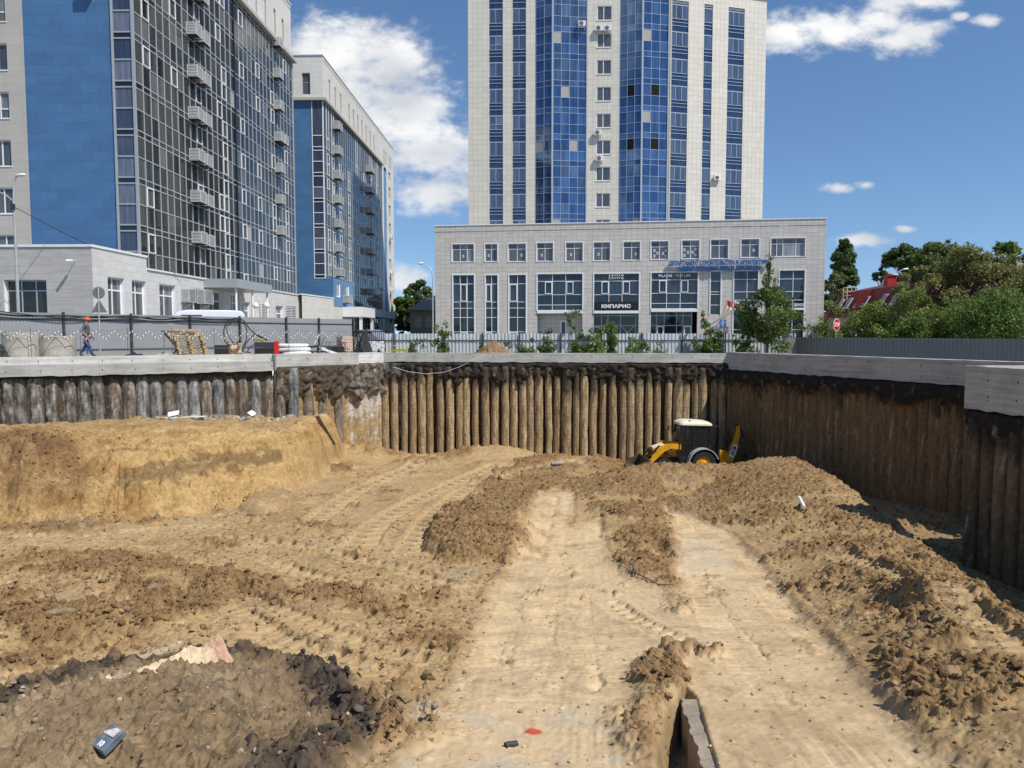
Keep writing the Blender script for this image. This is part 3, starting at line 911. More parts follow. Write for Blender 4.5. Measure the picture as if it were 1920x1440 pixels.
# ------------------------------------------------------------------ loose clods and stones lying on the soil (nobody could count them)
def rocks(name, pts, sizes, cols, seed, mat, sub=0):
    rng = np.random.default_rng(seed)
    t = (1 + 5 ** 0.5) / 2
    V = np.array([(-1, t, 0), (1, t, 0), (-1, -t, 0), (1, -t, 0), (0, -1, t), (0, 1, t), (0, -1, -t), (0, 1, -t), (t, 0, -1), (t, 0, 1), (-t, 0, -1), (-t, 0, 1)], float)
    V /= np.linalg.norm(V[0])
    T = [(0, 11, 5), (0, 5, 1), (0, 1, 7), (0, 7, 10), (0, 10, 11), (1, 5, 9), (5, 11, 4), (11, 10, 2), (10, 7, 6), (7, 1, 8), (3, 9, 4), (3, 4, 2), (3, 2, 6), (3, 6, 8), (3, 8, 9), (4, 9, 5), (2, 4, 11), (6, 2, 10), (8, 6, 7), (9, 8, 1)]
    for _ in range(sub):
        E = {}; T2 = []; V = list(map(tuple, V))

        def mid(a, b):
            k = (min(a, b), max(a, b))
            if k not in E:
                v = (np.array(V[a]) + np.array(V[b])) / 2; v /= np.linalg.norm(v); V.append(tuple(v)); E[k] = len(V) - 1
            return E[k]
        for a, b, c in T:
            x, y, w = mid(a, b), mid(b, c), mid(c, a)
            T2 += [(a, x, w), (b, y, x), (c, w, y), (x, y, w)]
        T = T2; V = np.array(V)
    T = np.array(T); n = len(pts); k = len(V)
    jit = 1 + rng.uniform(-0.34, 0.28, (n, k, 1)) * (0.6 if sub else 1.0)
    sc = rng.uniform(0.6, 1.25, (n, 1, 3)) * np.array([1, 1, 0.75])
    P = V[None] * jit * sc
    a = rng.uniform(0, 6.28, n); b = rng.uniform(-0.6, 0.6, n)
    ca, sa, cb, sb = np.cos(a), np.sin(a), np.cos(b), np.sin(b)
    x = P[..., 0]; y = P[..., 1] * cb[:, None] - P[..., 2] * sb[:, None]; zz = P[..., 1] * sb[:, None] + P[..., 2] * cb[:, None]
    P = np.stack([x * ca[:, None] - y * sa[:, None], x * sa[:, None] + y * ca[:, None], zz], -1) * sizes[:, None, None]
    P = P + pts[:, None, :]
    F = T[None] + (np.arange(n) * k)[:, None, None]
    o = np_mesh(name, P.reshape(-1, 3), F.reshape(-1, 3), mat, col=np.repeat(cols, k, 0))
    return o


def scatter(n, seed, smin, smax, darkw=0.0):
    rng = np.random.default_rng(seed)
    w = TD + 0.05 * (TD < 0.3) + darkw * TK * 3
    w = w * np.clip(TY / 42, 0.05, 1) ** -0.2
    w = w / w.sum()
    idx = rng.choice(w.size, n, p=w.ravel())
    s = smin + (smax - smin) * rng.random(n) ** 3.2 * np.where(TD.ravel()[idx] < 0.3, 0.5, 1.0)
    p = np.stack([TX.ravel()[idx] + rng.normal(0, 0.02, n), TY.ravel()[idx], TZ.ravel()[idx]], -1)
    p[:, 2] += s * 0.15
    c = TC.reshape(-1, 4)[idx][:, :3] * rng.uniform(0.55, 1.15, (n, 1))
    return p, s, c.astype(np.float32)


M['clod'] = attr_mat('soil_clod', nscale=14, var=0.3, bump=0.5, bdist=0.01, fine=90)
_p, _s, _c = scatter(52000, 5, 0.008, 0.075)
tag(rocks('soil_clods', _p, _s, _c, 1, M['clod']), kind='stuff')
# lumps of broken asphalt and black earth in the rubble heap
_rng = np.random.default_rng(8)
_w = np.where(TY < 13, TK, 0) ** 1.5; _w = _w / _w.sum()
_idx = _rng.choice(_w.size, 300, p=_w.ravel())
_s = 0.015 + 0.075 * _rng.random(300) ** 3.0
_p = np.stack([TX.ravel()[_idx], TY.ravel()[_idx], TZ.ravel()[_idx] + _s * 0.12], -1)
_c = (np.array([.06, .047, .038]) * _rng.uniform(0.7, 2.0, (300, 1))).astype(np.float32)
tag(rocks('asphalt_rubble', _p, _s, _c, 2, M['clod'], 1), kind='stuff')
# pale stones over the grey heap
_g = [(_rng.uniform(0, 700), _rng.uniform(1225, 1438)) for _ in range(70)]
_p = np.array([list(pit_px(*q)) for q in _g]); _s = 0.010 + 0.04 * _rng.random(70) ** 3
_c = (np.array([.44, .36, .27]) * _rng.uniform(0.5, 1.1, (70, 1))).astype(np.float32)
tag(rocks('pale_gravel', _p, _s, _c, 3, M['clod'], 1), kind='stuff')
_g = [(_rng.uniform(300, 500) + _rng.normal(0, 30), _rng.uniform(757, 778)) for _ in range(200)]
_p = []
for _q in _g:
    _b = hitline(_q[0], LW0, LW1, -_rng.uniform(0.5, 1.5)); _p.append((_b.x, _b.y, zt(_b.x, _b.y)))
_p = np.array(_p); _s = 0.04 + 0.16 * _rng.random(200) ** 2.5
_c = (np.array([.27, .24, .20]) * _rng.uniform(0.5, 1.6, (200, 1))).astype(np.float32)
tag(rocks('concrete_rubble', _p, _s, _c, 4, M['clod'], 1), kind='stuff')
# ------------------------------------------------------------------ street level outside the pit, one sheet to the horizon
def street_z(x, y):
    far = float(sstep(-14, -5, np.float64(x)) * sstep(28, 36, np.float64(y)))
    right = float(sstep(11, 16, np.float64(x)))
    near = float(sstep(3, 0, np.float64(y)))
    z = 0.03 - 1.05 * max(far, right) - 0.9 * near * (1 - right)
    return z


def build_street():
    hole = [(-34, 22), LW0, LW1, LC, FW1, RW1, NW0, NW1, (14.4, 0.4), (-34, 0.4)]
    pts = []
    for i in range(len(hole)):
        a = Vector(hole[i]); b = Vector(hole[(i + 1) % len(hole)])
        n = max(1, int((b - a).length / 2.0))
        for k in range(n): pts.append(a.lerp(b, k / n))
    n = len(pts); c = Vector((0, 22)); V = []
    rad = [None, 1.02, 1.08, 1.2, 1.4, 1.8, 2.4, 3.4, 5, 8, 14, 30, 90]
    for k, r in enumerate(rad):
        for p in pts:
            d = p - c
            if r is None: q = p + d.normalized() * 0.3
            else:
                q = p + d * (r - 1) + d.normalized() * 0.3
                L = (q - c).length; w = min(1, max(0, (r - 2) / 6))
                q = c + (q - c).normalized() * (L * (1 - w) + w * 25 * r)
            V.append((q.x, q.y, street_z(q.x, q.y)))
    Q = []
    for k in range(len(rad) - 1):
        for i in range(n):
            j = (i + 1) % n
            Q.append((k * n + i, k * n + j, (k + 1) * n + j, (k + 1) * n + i))
    m = plain('street_dirt', (0.26, 0.24, 0.21), 0.95, var=0.35, scale=0.8, bump=0.6, bscale=12)
    tag(np_mesh('street_ground', V, np.array(Q)[:, ::-1], m, smooth=True), kind='structure')


build_street()

# ------------------------------------------------------------------ raw earth behind the piles
M['earth'] = attr_mat('cut_earth', nscale=6, var=0.35, bump=0.6, bdist=0.04, fine=30)
M['pile'] = attr_mat('pile_concrete', nscale=6, var=0.32, bump=0.6, bdist=0.025, fine=26)


def earth_wall(name, A, B, ztop, zbot, back, dark_depth, lip, seed, tanc, darkc, splash=None, frame=None):
    A = Vector(A); B = Vector(B); t = (B - A).normalized(); n = Vector((t.y, -t.x))  # n points into the pit
    L = (B - A).length
    ns, nz = int(L / 0.07), int((ztop - zbot) / 0.06)
    S, Z = np.meshgrid(np.linspace(0, L, ns), np.linspace(zbot, ztop, nz))
    dep = ztop - Z
    f = fbm(S * 0.9, Z * 0.9, 4, seed); f2 = fbm(S * 3, Z * 3, 4, seed + 1, 0.6); f3 = fbm(S * 2.2, Z * 0.25, 3, seed + 2)
    dd = dark_depth * (1 + 0.7 * f + 0.45 * f3)
    top = sstep(dd + 0.12, dd - 0.12, dep)
    w, iw = worley(S * 3.2, Z * 4, seed + 3)
    bl = billow(S * 1.8, Z * 2.2, 4, seed + 5, 0.6)
    o = -back + top * (lip + 0.45 * (bl - 0.25) + 0.16 * f) + 0.06 * f2 + 0.05 * f
    o = o * sstep(0.0, 0.12, dep) - 0.25 * (1 - sstep(0, 0.12, dep))
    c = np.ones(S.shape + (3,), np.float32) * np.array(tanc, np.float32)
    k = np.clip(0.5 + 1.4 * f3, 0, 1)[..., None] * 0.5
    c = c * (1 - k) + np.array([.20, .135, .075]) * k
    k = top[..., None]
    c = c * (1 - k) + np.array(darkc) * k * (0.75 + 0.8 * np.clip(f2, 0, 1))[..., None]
    # roots and pale concrete smears
    k = (np.clip(fbm(S * 7, Z * 1.6, 3, seed + 7) - 0.32, 0, 1) * 3.0)[..., None] * sstep(0.05, 0.4, dep)[..., None]
    c = c * (1 - np.clip(k, 0, 1)) + np.array([.33, .28, .22]) * np.clip(k, 0, 1)
    if splash:
        s0, s1 = splash
        k = (sstep(s0 - 0.3, s0, S) * sstep(s1 + 0.3, s1, S) * np.clip(0.15 + 2.4 * fbm(S * 4.5, Z * 0.9, 4, seed + 9, 0.6) + 0.35 * sstep(3.6, 2.2, dep), 0, 0.9) * (1 - 0.75 * top))[..., None]
        c = c * (1 - k) + np.array([.52, .49, .44]) * k
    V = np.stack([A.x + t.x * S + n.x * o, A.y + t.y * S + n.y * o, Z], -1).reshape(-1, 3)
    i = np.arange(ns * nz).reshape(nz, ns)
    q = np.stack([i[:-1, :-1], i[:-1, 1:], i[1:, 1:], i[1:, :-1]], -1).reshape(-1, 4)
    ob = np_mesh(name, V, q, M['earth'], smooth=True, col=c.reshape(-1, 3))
    tag(ob, kind='structure')
    return ob


TAN = (.31, .215, .12); BLK = (.042, .034, .028)
earth_wall('earth_face', LW0, LW1, -0.5, -4.2, 0.0, 0.25, 0.0, 201, (.05, .042, .035), (.03, .027, .024))  # near-black earth puts the shade between the piles into the colour
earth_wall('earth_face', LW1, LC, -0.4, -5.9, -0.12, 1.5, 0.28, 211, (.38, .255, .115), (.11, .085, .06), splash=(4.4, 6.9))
earth_wall('earth_face', LC, FW1, -0.40, -6.3, 0.12, 0.95, 0.36, 221, (.075, .052, .03), BLK, splash=(0, 0.9))  # earth darkened so the gaps between piles look deep in shade
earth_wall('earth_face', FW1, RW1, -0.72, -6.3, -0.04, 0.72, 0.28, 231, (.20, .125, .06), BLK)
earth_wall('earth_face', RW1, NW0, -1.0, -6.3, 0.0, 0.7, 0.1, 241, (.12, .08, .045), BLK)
earth_wall('earth_face', NW0, NW1, -1.0, -6.3, 0.12, 0.7, 0.25, 251, (.12, .08, .045), BLK)


# ------------------------------------------------------------------ bored piles
def pile(x, y, r, z0, z1, seed, lump, slant, colA, colB, darktop, label, group, n_in=(0, -1)):
    rng = np.random.default_rng(seed)
    na, nz = 26, max(12, int((z1 - z0) / 0.085))
    a = np.linspace(0, 2 * np.pi, na, endpoint=False)
    Z = np.linspace(z0, z1, nz)
    Ag, Zg = np.meshgrid(a, Z)
    cx = np.cos(Ag) * 1.2 + seed * 3.1; cy = Zg * 1.3 + np.sin(Ag) * 1.2
    f = fbm(cx, cy, 4, 301 + seed % 7, 0.55); g = fbm(cx * 3, cy * 3, 3, 302, 0.6)
    rr = r * (1 + lump * f + 0.35 * lump * g + 0.05 * math.sin(seed))
    wav = 0.06 * fbm(Zg * 0.35 + seed, Zg * 0 + seed * 1.7, 2, 305)
    # cut head: bevelled towards the pit, then closed
    top = np.clip((Zg - (z1 - slant)) / slant, 0, 1)
    facing = np.cos(Ag - math.atan2(n_in[1], n_in[0]))
    rr = rr * np.sqrt(np.clip(1 - (top ** 2) * (0.55 + 0.45 * facing), 0.0, 1))
    X = x + wav + np.cos(Ag) * rr; Y = y + np.sin(Ag) * rr
    V = np.stack([X, Y, Zg], -1).reshape(-1, 3)
    V = np.vstack([V, [[x, y, z1]]])
    Q = []
    for i in range(nz - 1):
        for j in range(na):
            k = (j + 1) % na
            Q.append((i * na + j, i * na + k, (i + 1) * na + k, (i + 1) * na + j))
    e = (nz - 1) * na; c = nz * na
    for j in range(na):
        Q.append((e + j, e + (j + 1) % na, c, c))
    st = fbm(np.cos(Ag) * 4 + seed, Zg * 0.35, 3, 311) ; sp = fbm(cx * 2.2, cy * 1.1, 4, 312, 0.6)
    k = np.clip(0.5 + 0.6 * st + 1.2 * sp, 0, 1)[..., None]
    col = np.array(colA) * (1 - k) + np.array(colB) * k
    if darktop == 0:
        k = (np.clip(-sp - 0.05, 0, 1) * 2.6)[..., None]; col = col * (1 - np.clip(k, 0, 0.8)) + np.array([.055, .047, .04]) * np.clip(k, 0, 0.8)
    k = (np.clip(sp - (0.22 if darktop else 0.08), 0, 1) * 3.2)[..., None] * rng.uniform(0.3, 1)
    col = col * (1 - np.clip(k, 0, 0.8)) + np.array([.46, .42, .36]) * np.clip(k, 0, 0.8)
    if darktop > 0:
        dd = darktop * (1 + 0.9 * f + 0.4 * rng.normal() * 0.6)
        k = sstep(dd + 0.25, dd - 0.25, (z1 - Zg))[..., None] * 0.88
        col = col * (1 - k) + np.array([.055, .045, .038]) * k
    k = (np.clip(fbm(cx * 0.9, cy * 0.5, 4, 313, 0.6) - 0.12, 0, 1) * 2.2)[..., None] * rng.uniform(0.2, 1)
    col = col * (1 - np.clip(k, 0, 0.8)) + np.array([.155, .095, .05]) * np.clip(k, 0, 0.8)
    col = col * rng.uniform(0.78, 1.15)
    col = np.vstack([col.reshape(-1, 3), [[.2, .17, .14]]])
    # base of the mesh about its own foot
    V[:, 0] -= x; V[:, 1] -= y; V[:, 2] -= z0
    o = np_mesh('bored_pile', V, np.array(Q), M['pile'], smooth=True, col=col)
    o.location = (x, y, z0)
    return tag(o, label, 'concrete pile', group)


_rng = random.Random(4)
# side wall: read off the photo, one by one
_lp = [-70, -46, -22, 11, 36, 66, 95.6, 125.8, 155, 182, 212.5, 239, 264, 289, 313.5, 338.5, 362, 384.6, 406.5, 429, 453.7, 477.6, 503, 523, 549]
for i, px in enumerate(_lp):
    rough = px < 195
    off = 0.10 if px < 515 else -0.1
    p = hitline(px, LW0, LW1, off)
    zc = zt(p.x, p.y - 0.5)
    r = 0.262 if px < 515 else 0.265
    ztop = -0.72 - _rng.uniform(0, 0.22) if not rough else -0.66 - _rng.uniform(0, .08)
    if px > 515: ztop = -0.55
    seen = i - 3
    if rough:
        lab = 'rough lumpy pile below the two-step beam, %s in from the picture edge' % ordinal(max(seen, 0)) if seen >= 0 else 'rough lumpy concrete pile of the side wall beyond the picture edge'
    else:
        lab = 'smooth slant-headed pile below the two-step beam, %s in from the picture edge' % ordinal(seen)
    cA, cB = ((.085, .075, .065), (.27, .25, .225)) if rough else (((.12, .105, .09), (.25, .20, .145)) if _rng.random() < 0.62 else ((.11, .11, .11), (.29, .285, .275)))
    pile(p.x, p.y, r, zc - 0.5, ztop, 40 + i, 0.62 if rough else 0.09, 0.20 if rough else 0.5, cA, cB, 0, lab, 'bored piles of the side wall', (0.48, -0.88))
# thick pile stumps towards the corner, half in the earth
for i, (px, dz) in enumerate([(575, -0.62), (602, -0.7), (632, -0.75)]):
    p = hitline(px, LW1, LC, -0.05)
    pile(p.x, p.y, 0.30, -4.5, dz, 90 + i, 0.22, 0.3, (.18, .15, .12), (.25, .19, .13), 0, 'fat earthy pile stump beside the white-splashed corner, %s from that corner' % ordinal(2 - i), 'bored piles of the side wall', (0.6, -0.8))
# far wall
_fx = np.linspace(722, 1372, 39)
for i, px in enumerate(_fx):
    p = hitline(px + _rng.uniform(-3, 3), LC, FW1, -0.02 + _rng.uniform(-0.08, 0.05))
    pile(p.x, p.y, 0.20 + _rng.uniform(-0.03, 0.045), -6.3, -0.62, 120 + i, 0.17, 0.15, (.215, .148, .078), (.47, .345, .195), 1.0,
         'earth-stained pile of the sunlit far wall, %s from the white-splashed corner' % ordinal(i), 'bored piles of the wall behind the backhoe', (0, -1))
# shaded wall: pile browns lowered to deepen its shade
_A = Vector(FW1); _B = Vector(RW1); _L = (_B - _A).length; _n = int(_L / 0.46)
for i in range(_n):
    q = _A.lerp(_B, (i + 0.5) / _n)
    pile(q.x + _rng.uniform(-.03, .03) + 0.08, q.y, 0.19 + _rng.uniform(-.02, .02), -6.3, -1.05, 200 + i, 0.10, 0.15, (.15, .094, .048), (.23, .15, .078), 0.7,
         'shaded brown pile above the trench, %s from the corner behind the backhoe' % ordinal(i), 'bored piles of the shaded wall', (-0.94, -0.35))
_A = Vector(NW0); _B = Vector(NW1)
for i in range(20):
    q = _A + (_B - _A).normalized() * (0.25 + i * 0.5)
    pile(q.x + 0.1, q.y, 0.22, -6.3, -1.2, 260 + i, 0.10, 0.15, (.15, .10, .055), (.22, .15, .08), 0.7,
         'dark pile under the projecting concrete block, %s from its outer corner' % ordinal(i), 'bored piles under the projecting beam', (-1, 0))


# ------------------------------------------------------------------ concrete capping beams
def concrete(name, col, lift=0.5, var=0.26):
    m, nt, p = new_mat(name)
    N, L = nt.nodes.new, nt.links.new
    uv = N('ShaderNodeUVMap')
    n1 = N('ShaderNodeTexNoise'); n1.inputs['Scale'].default_value = 1.3; n1.inputs['Detail'].default_value = 8; n1.inputs['Roughness'].default_value = 0.65
    L(uv.outputs[0], n1.inputs['Vector'])
    mp = N('ShaderNodeMapping'); mp.inputs['Scale'].default_value = (0.25, 4.0, 1)
    L(uv.outputs[0], mp.inputs[0])
    n2 = N('ShaderNodeTexNoise'); n2.inputs['Scale'].default_value = 2.0; n2.inputs['Detail'].default_value = 4
    L(mp.outputs[0], n2.inputs['Vector'])
    ad = N('ShaderNodeMath'); ad.operation = 'ADD'; L(n1.outputs['Fac'], ad.inputs[0]); L(n2.outputs['Fac'], ad.inputs[1])
    mr = N('ShaderNodeMapRange'); mr.inputs['From Min'].default_value = 0.7; mr.inputs['From Max'].default_value = 1.3
    mr.inputs['To Min'].default_value = 1 - var; mr.inputs['To Max'].default_value = 1 + var
    L(ad.outputs[0], mr.inputs['Value'])
    b = N('ShaderNodeTexBrick'); b.offset = 0.37; b.inputs['Scale'].default_value = 1
    b.inputs['Brick Width'].default_value = 2.45; b.inputs['Row Height'].default_value = lift
    b.inputs['Mortar Size'].default_value = 0.008; b.inputs['Mortar Smooth'].default_value = 0.6
    b.inputs['Color1'].default_value = tuple(c * 0.95 for c in col) + (1,); b.inputs['Color2'].default_value = tuple(c * 1.05 for c in col) + (1,)
    b.inputs['Mortar'].default_value = tuple(c * 0.62 for c in col) + (1,)
    L(uv.outputs[0], b.inputs['Vector'])
    v = N('ShaderNodeVectorMath'); v.operation = 'SCALE'
    L(b.outputs['Color'], v.inputs[0]); L(mr.outputs[0], v.inputs['Scale']); L(v.outputs[0], p.inputs['Base Color'])
    p.inputs['Roughness'].default_value = 0.9; p.inputs['Specular IOR Level'].default_value = 0.2
    bp = N('ShaderNodeBump'); bp.inputs['Strength'].default_value = 0.35; bp.inputs['Distance'].default_value = 0.015
    L(n1.outputs['Fac'], bp.inputs['Height']); L(bp.outputs[0], p.inputs['Normal'])
    return m


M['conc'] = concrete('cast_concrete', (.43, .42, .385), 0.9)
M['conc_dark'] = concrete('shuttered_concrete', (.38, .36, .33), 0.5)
M['hole'] = plain('tie_hole', (0.03, 0.028, 0.025), 0.95)


def beam(A, B, front, back, z0, z1, mat, label, rows=(0.5,), step=2.4, seed=1, ragged=0.05):
    """beam from A to B, `front` metres into the pit, `back` metres behind the wall line, underside slightly ragged"""
    A = Vector(A); B = Vector(B); t = (B - A).normalized(); n = Vector((t.y, -t.x)); L = (B - A).length
    rng = random.Random(seed); mb = MB()
    k = max(2, int(L / 0.3))
    P = lambda s, o, z: Vector((A.x + t.x * s + n.x * o, A.y + t.y * s + n.y * o, z))
    zl = [z0 - rng.random() * ragged for _ in range(k + 1)]; zh = [z1 + rng.uniform(-.012, .006) for _ in range(k + 1)]
    for i in range(k):
        s0, s1 = L * i / k, L * (i + 1) / k
        mb.quad(P(s0, front, zl[i]), P(s1, front, zl[i + 1]), P(s1, front, zh[i + 1]), P(s0, front, zh[i]), 0, [(s0, zl[i]), (s1, zl[i + 1]), (s1, z1), (s0, z1)])
        mb.quad(P(s0, front, zh[i]), P(s1, front, zh[i + 1]), P(s1, -back, z1), P(s0, -back, z1), 0, [(s0, 0), (s1, 0), (s1, 1), (s0, 1)])
        mb.quad(P(s0, front, zl[i]), P(s1, front, zl[i + 1]), P(s1, -back, z0 + 0.02), P(s0, -back, z0 + 0.02), 0)
    for s in (0, L):
        w = front + back
        mb.quad(P(s, front, z0), P(s, -back, z0), P(s, -back, z1), P(s, front, z1), 0, [(0, z0), (w, z0), (w, z1), (0, z1)])
    mb.quad(P(0, -back, z0), P(L, -back, z0), P(L, -back, z1), P(0, -back, z1), 0)
    for r in rows:
        s = step * 0.4
        while s < L:
            c = P(s + rng.uniform(-.06, .06), front + 0.001, z0 + (z1 - z0) * r + rng.uniform(-.02, .02))
            mb.obox(c, Vector((t.x, t.y, 0)) * 0.02, Vector((n.x, n.y, 0)) * 0.006, (0, 0, 0.022), 1)
            if rng.random() < 0.5:
                c2 = c + Vector((rng.uniform(-.02, .02), 0, -0.09)); mb.obox(c2, Vector((t.x, t.y, 0)) * 0.012, Vector((n.x, n.y, 0)) * 0.006, (0, 0, 0.013), 1)
            s += step / 2
    o = mb.build('concrete_capping_beam', [mat, M['hole']], fix=True)
    return tag(o, label, 'concrete beam', 'capping beams round the pit')


_k = hitline(513, LW0, LW1)
beam(LW0, _k, 0.36, 0.1, -0.64, -0.20, concrete('grey_concrete', (.37, .36, .335), 0.9), 'pale concrete ledge over the grey piles, lower step of the two-step beam', (0.45,), 2.3, 1)
beam(LW0, _k, 0.06, 0.5, -0.198, 0.12, concrete('light_concrete', (.52, .50, .46), 0.9), 'pale concrete upstand the worker walks behind, upper step of the two-step beam', (0.4,), 2.3, 2, 0.0)
_k2 = hitline(668, LW1, LC)
_dir = (Vector(LW1) - Vector(LW0)).normalized()
beam(_k + _dir * 0.004, LW1, 0.30, 0.5, -0.62, 0.11, M['conc'], 'short rough concrete beam end beside the red cabinet', (0.6,), 1.5, 3)
beam(LW1, _k2, 0.22, 0.5, -0.50, 0.10, M['conc'], 'plain concrete beam below the broken chair and brick pallet', (0.6,), 2.0, 4)
beam(_k2, LC, 0.18, 0.5, -0.42, 0.08, concrete('pale_concrete', (.60, .59, .56), 0.9), 'whitish short concrete beam at the corner below the white panel', (0.6,), 2.0, 5)
beam(LC, FW1, 0.10, 0.5, -0.40, 0.055, M['conc'], 'long thin concrete beam above the sunlit brown piles', (0.62,), 2.1, 6)
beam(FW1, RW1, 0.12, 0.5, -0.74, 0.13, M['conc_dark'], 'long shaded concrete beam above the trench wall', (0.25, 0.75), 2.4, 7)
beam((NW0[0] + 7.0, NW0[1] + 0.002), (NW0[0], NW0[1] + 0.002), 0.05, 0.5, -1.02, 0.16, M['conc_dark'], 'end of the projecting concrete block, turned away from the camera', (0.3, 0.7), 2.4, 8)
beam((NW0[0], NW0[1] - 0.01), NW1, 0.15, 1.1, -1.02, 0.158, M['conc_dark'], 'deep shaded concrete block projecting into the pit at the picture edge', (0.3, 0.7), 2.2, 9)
# ------------------------------------------------------------------ building helpers
class Facade:
    """flat wall: origin O, horizontal direction u, outward normal n (building coordinates)"""
    def __init__(s, O, u, n):
        s.O = Vector(O); s.u = Vector(u).normalized(); s.n = Vector(n).normalized()

    def P(s, a, z, o=0.0):
        return s.O + s.u * a + s.n * o + Vector((0, 0, z))

    def wall(s, mb, s0, s1, z0, z1, holes=(), depth=0.2, mat=0, rmat=None, o=0.0):
        ss = sorted({s0, s1} | {min(max(h[0], s0), s1) for h in holes} | {min(max(h[1], s0), s1) for h in holes})
        zz = sorted({z0, z1} | {min(max(h[2], z0), z1) for h in holes} | {min(max(h[3], z0), z1) for h in holes})
        for i in range(len(ss) - 1):
            for j in range(len(zz) - 1):
                a, b, c, d = ss[i], ss[i + 1], zz[j], zz[j + 1]
                if b - a < 1e-5 or d - c < 1e-5: continue
                m, k = (a + b) / 2, (c + d) / 2
                if any(h[0] < m < h[1] and h[2] < k < h[3] for h in holes): continue
                mb.quad(s.P(a, c, o), s.P(b, c, o), s.P(b, d, o), s.P(a, d, o), mat, [(a, c), (b, c), (b, d), (a, d)])
        rm = mat if rmat is None else rmat
        for (a, b, c, d) in [h[:4] for h in holes]:
            for q in (((a, c), (a, d)), ((b, c), (b, d)), ((a, c), (b, c)), ((a, d), (b, d))):
                p, r = q
                mb.quad(s.P(p[0], p[1], o), s.P(r[0], r[1], o), s.P(r[0], r[1], o - depth), s.P(p[0], p[1], o - depth), rm)

    def box(s, mb, s0, s1, z0, z1, o0, o1, mat=0):
        p = s.P
        mb.hexa([p(s0, z0, o0), p(s1, z0, o0), p(s1, z0, o1), p(s0, z0, o1), p(s0, z1, o0), p(s1, z1, o0), p(s1, z1, o1), p(s0, z1, o1)], mat)

    def pane(s, mb, s0, s1, z0, z1, o, rng, mat=0, tilt=0.004):
        w = [o + rng.uniform(-tilt, tilt) * 0.5 for _ in range(3)]
        mb.quad(s.P(s0, z0, w[0]), s.P(s1, z0, w[1]), s.P(s1, z1, w[1] + w[2] - w[0]), s.P(s0, z1, w[2]), mat)

    def window(s, parent, s0, s1, z0, z1, o, mull, trans, fm, gm, w=0.06, d=0.07, rng=None, name='window', sill=None, tilt=0.004):
        """window > pane (and sill): frame bars round s0..s1, z0..z1 and at the mullions / transoms"""
        rng = rng or random.Random(int(s0 * 100) + int(z0 * 10))
        mb = MB(); xs = [s0] + [m for m in mull] + [s1]; zs = [z0] + [t for t in trans] + [z1]
        for i, x in enumerate(xs):
            a, b = (x, x + w) if i == 0 else ((x - w, x) if i == len(xs) - 1 else (x - w / 2, x + w / 2))
            s.box(mb, a, b, z0, z1, o - d, o)
        for j, z in enumerate(zs):
            a, b = (z, z + w) if j == 0 else ((z - w, z) if j == len(zs) - 1 else (z - w / 2, z + w / 2))
            s.box(mb, s0 + w, s1 - w, a, b, o - d + 0.004, o - 0.004)
        f = mb.build(name, fm, parent)
        g = MB()
        for i in range(len(xs) - 1):
            for j in range(len(zs) - 1):
                s.pane(g, xs[i] + 0.01, xs[i + 1] - 0.01, zs[j] + 0.01, zs[j + 1] - 0.01, o - d * 0.55, rng, 0, tilt)
        g.build('pane', gm, f, fix=False)
        if sill:
            q = MB(); s.box(q, s0 - 0.06, s1 + 0.06, z0 - 0.05, z0 - 0.002, o - 0.05, o + sill)
            q.build('sill', fm, f)
        return f

    def curtain(s, parent, name, xs, zs, o, fm, gms, pick, w=0.06, d=0.09, rng=None, tilt=0.006, hz=None):
        """curtain wall > glazing: mullions at xs, transoms at zs, pick(i, j) -> glass slot"""
        rng = rng or random.Random(3)
        mb = MB()
        for x in xs:
            s.box(mb, x - w / 2, x + w / 2, zs[0], zs[-1], o - 0.03, o + d)
        for z in zs:
            s.box(mb, xs[0] - w / 2, xs[-1] + w / 2, z - (hz or w) / 2, z + (hz or w) / 2, o - 0.028, o + d * 0.8)
        f = mb.build(name, fm, parent)
        g = MB()
        for i in range(len(xs) - 1):
            for j in range(len(zs) - 1):
                s.pane(g, xs[i] + 0.012, xs[i + 1] - 0.012, zs[j] + 0.012, zs[j + 1] - 0.012, o, rng, pick(i, j), tilt)
        g.build('glazing', gms, f, fix=False)
        return f


def text_mesh(name, body, size, mat, parent, loc, xdir, up, depth=0.03, shear=0.0, width=None, spacing=1.0, bold=0.0, align='CENTER'):
    c = bpy.data.curves.new(name, 'FONT'); c.body = body; c.size = size; c.extrude = depth / 2; c.shear = shear
    c.align_x = align; c.align_y = 'CENTER'; c.space_character = spacing; c.offset = bold; c.resolution_u = 3
    o = bpy.data.objects.new(name, c); COL.objects.link(o)
    bpy.context.view_layer.update()
    me = bpy.data.meshes.new_from_object(o.evaluated_get(bpy.context.evaluated_depsgraph_get()))
    bpy.data.objects.remove(o); me.name = name
    xs = [v.co.x for v in me.vertices]
    k = (width / (max(xs) - min(xs))) if width and xs else 1.0
    X = Vector(xdir).normalized(); Y = Vector(up).normalized(); Z = X.cross(Y)
    for v in me.vertices:
        v.co = Vector(loc) + X * (v.co.x * k) + Y * v.co.y + Z * v.co.z
    return link_mesh(name, me, mat, parent)


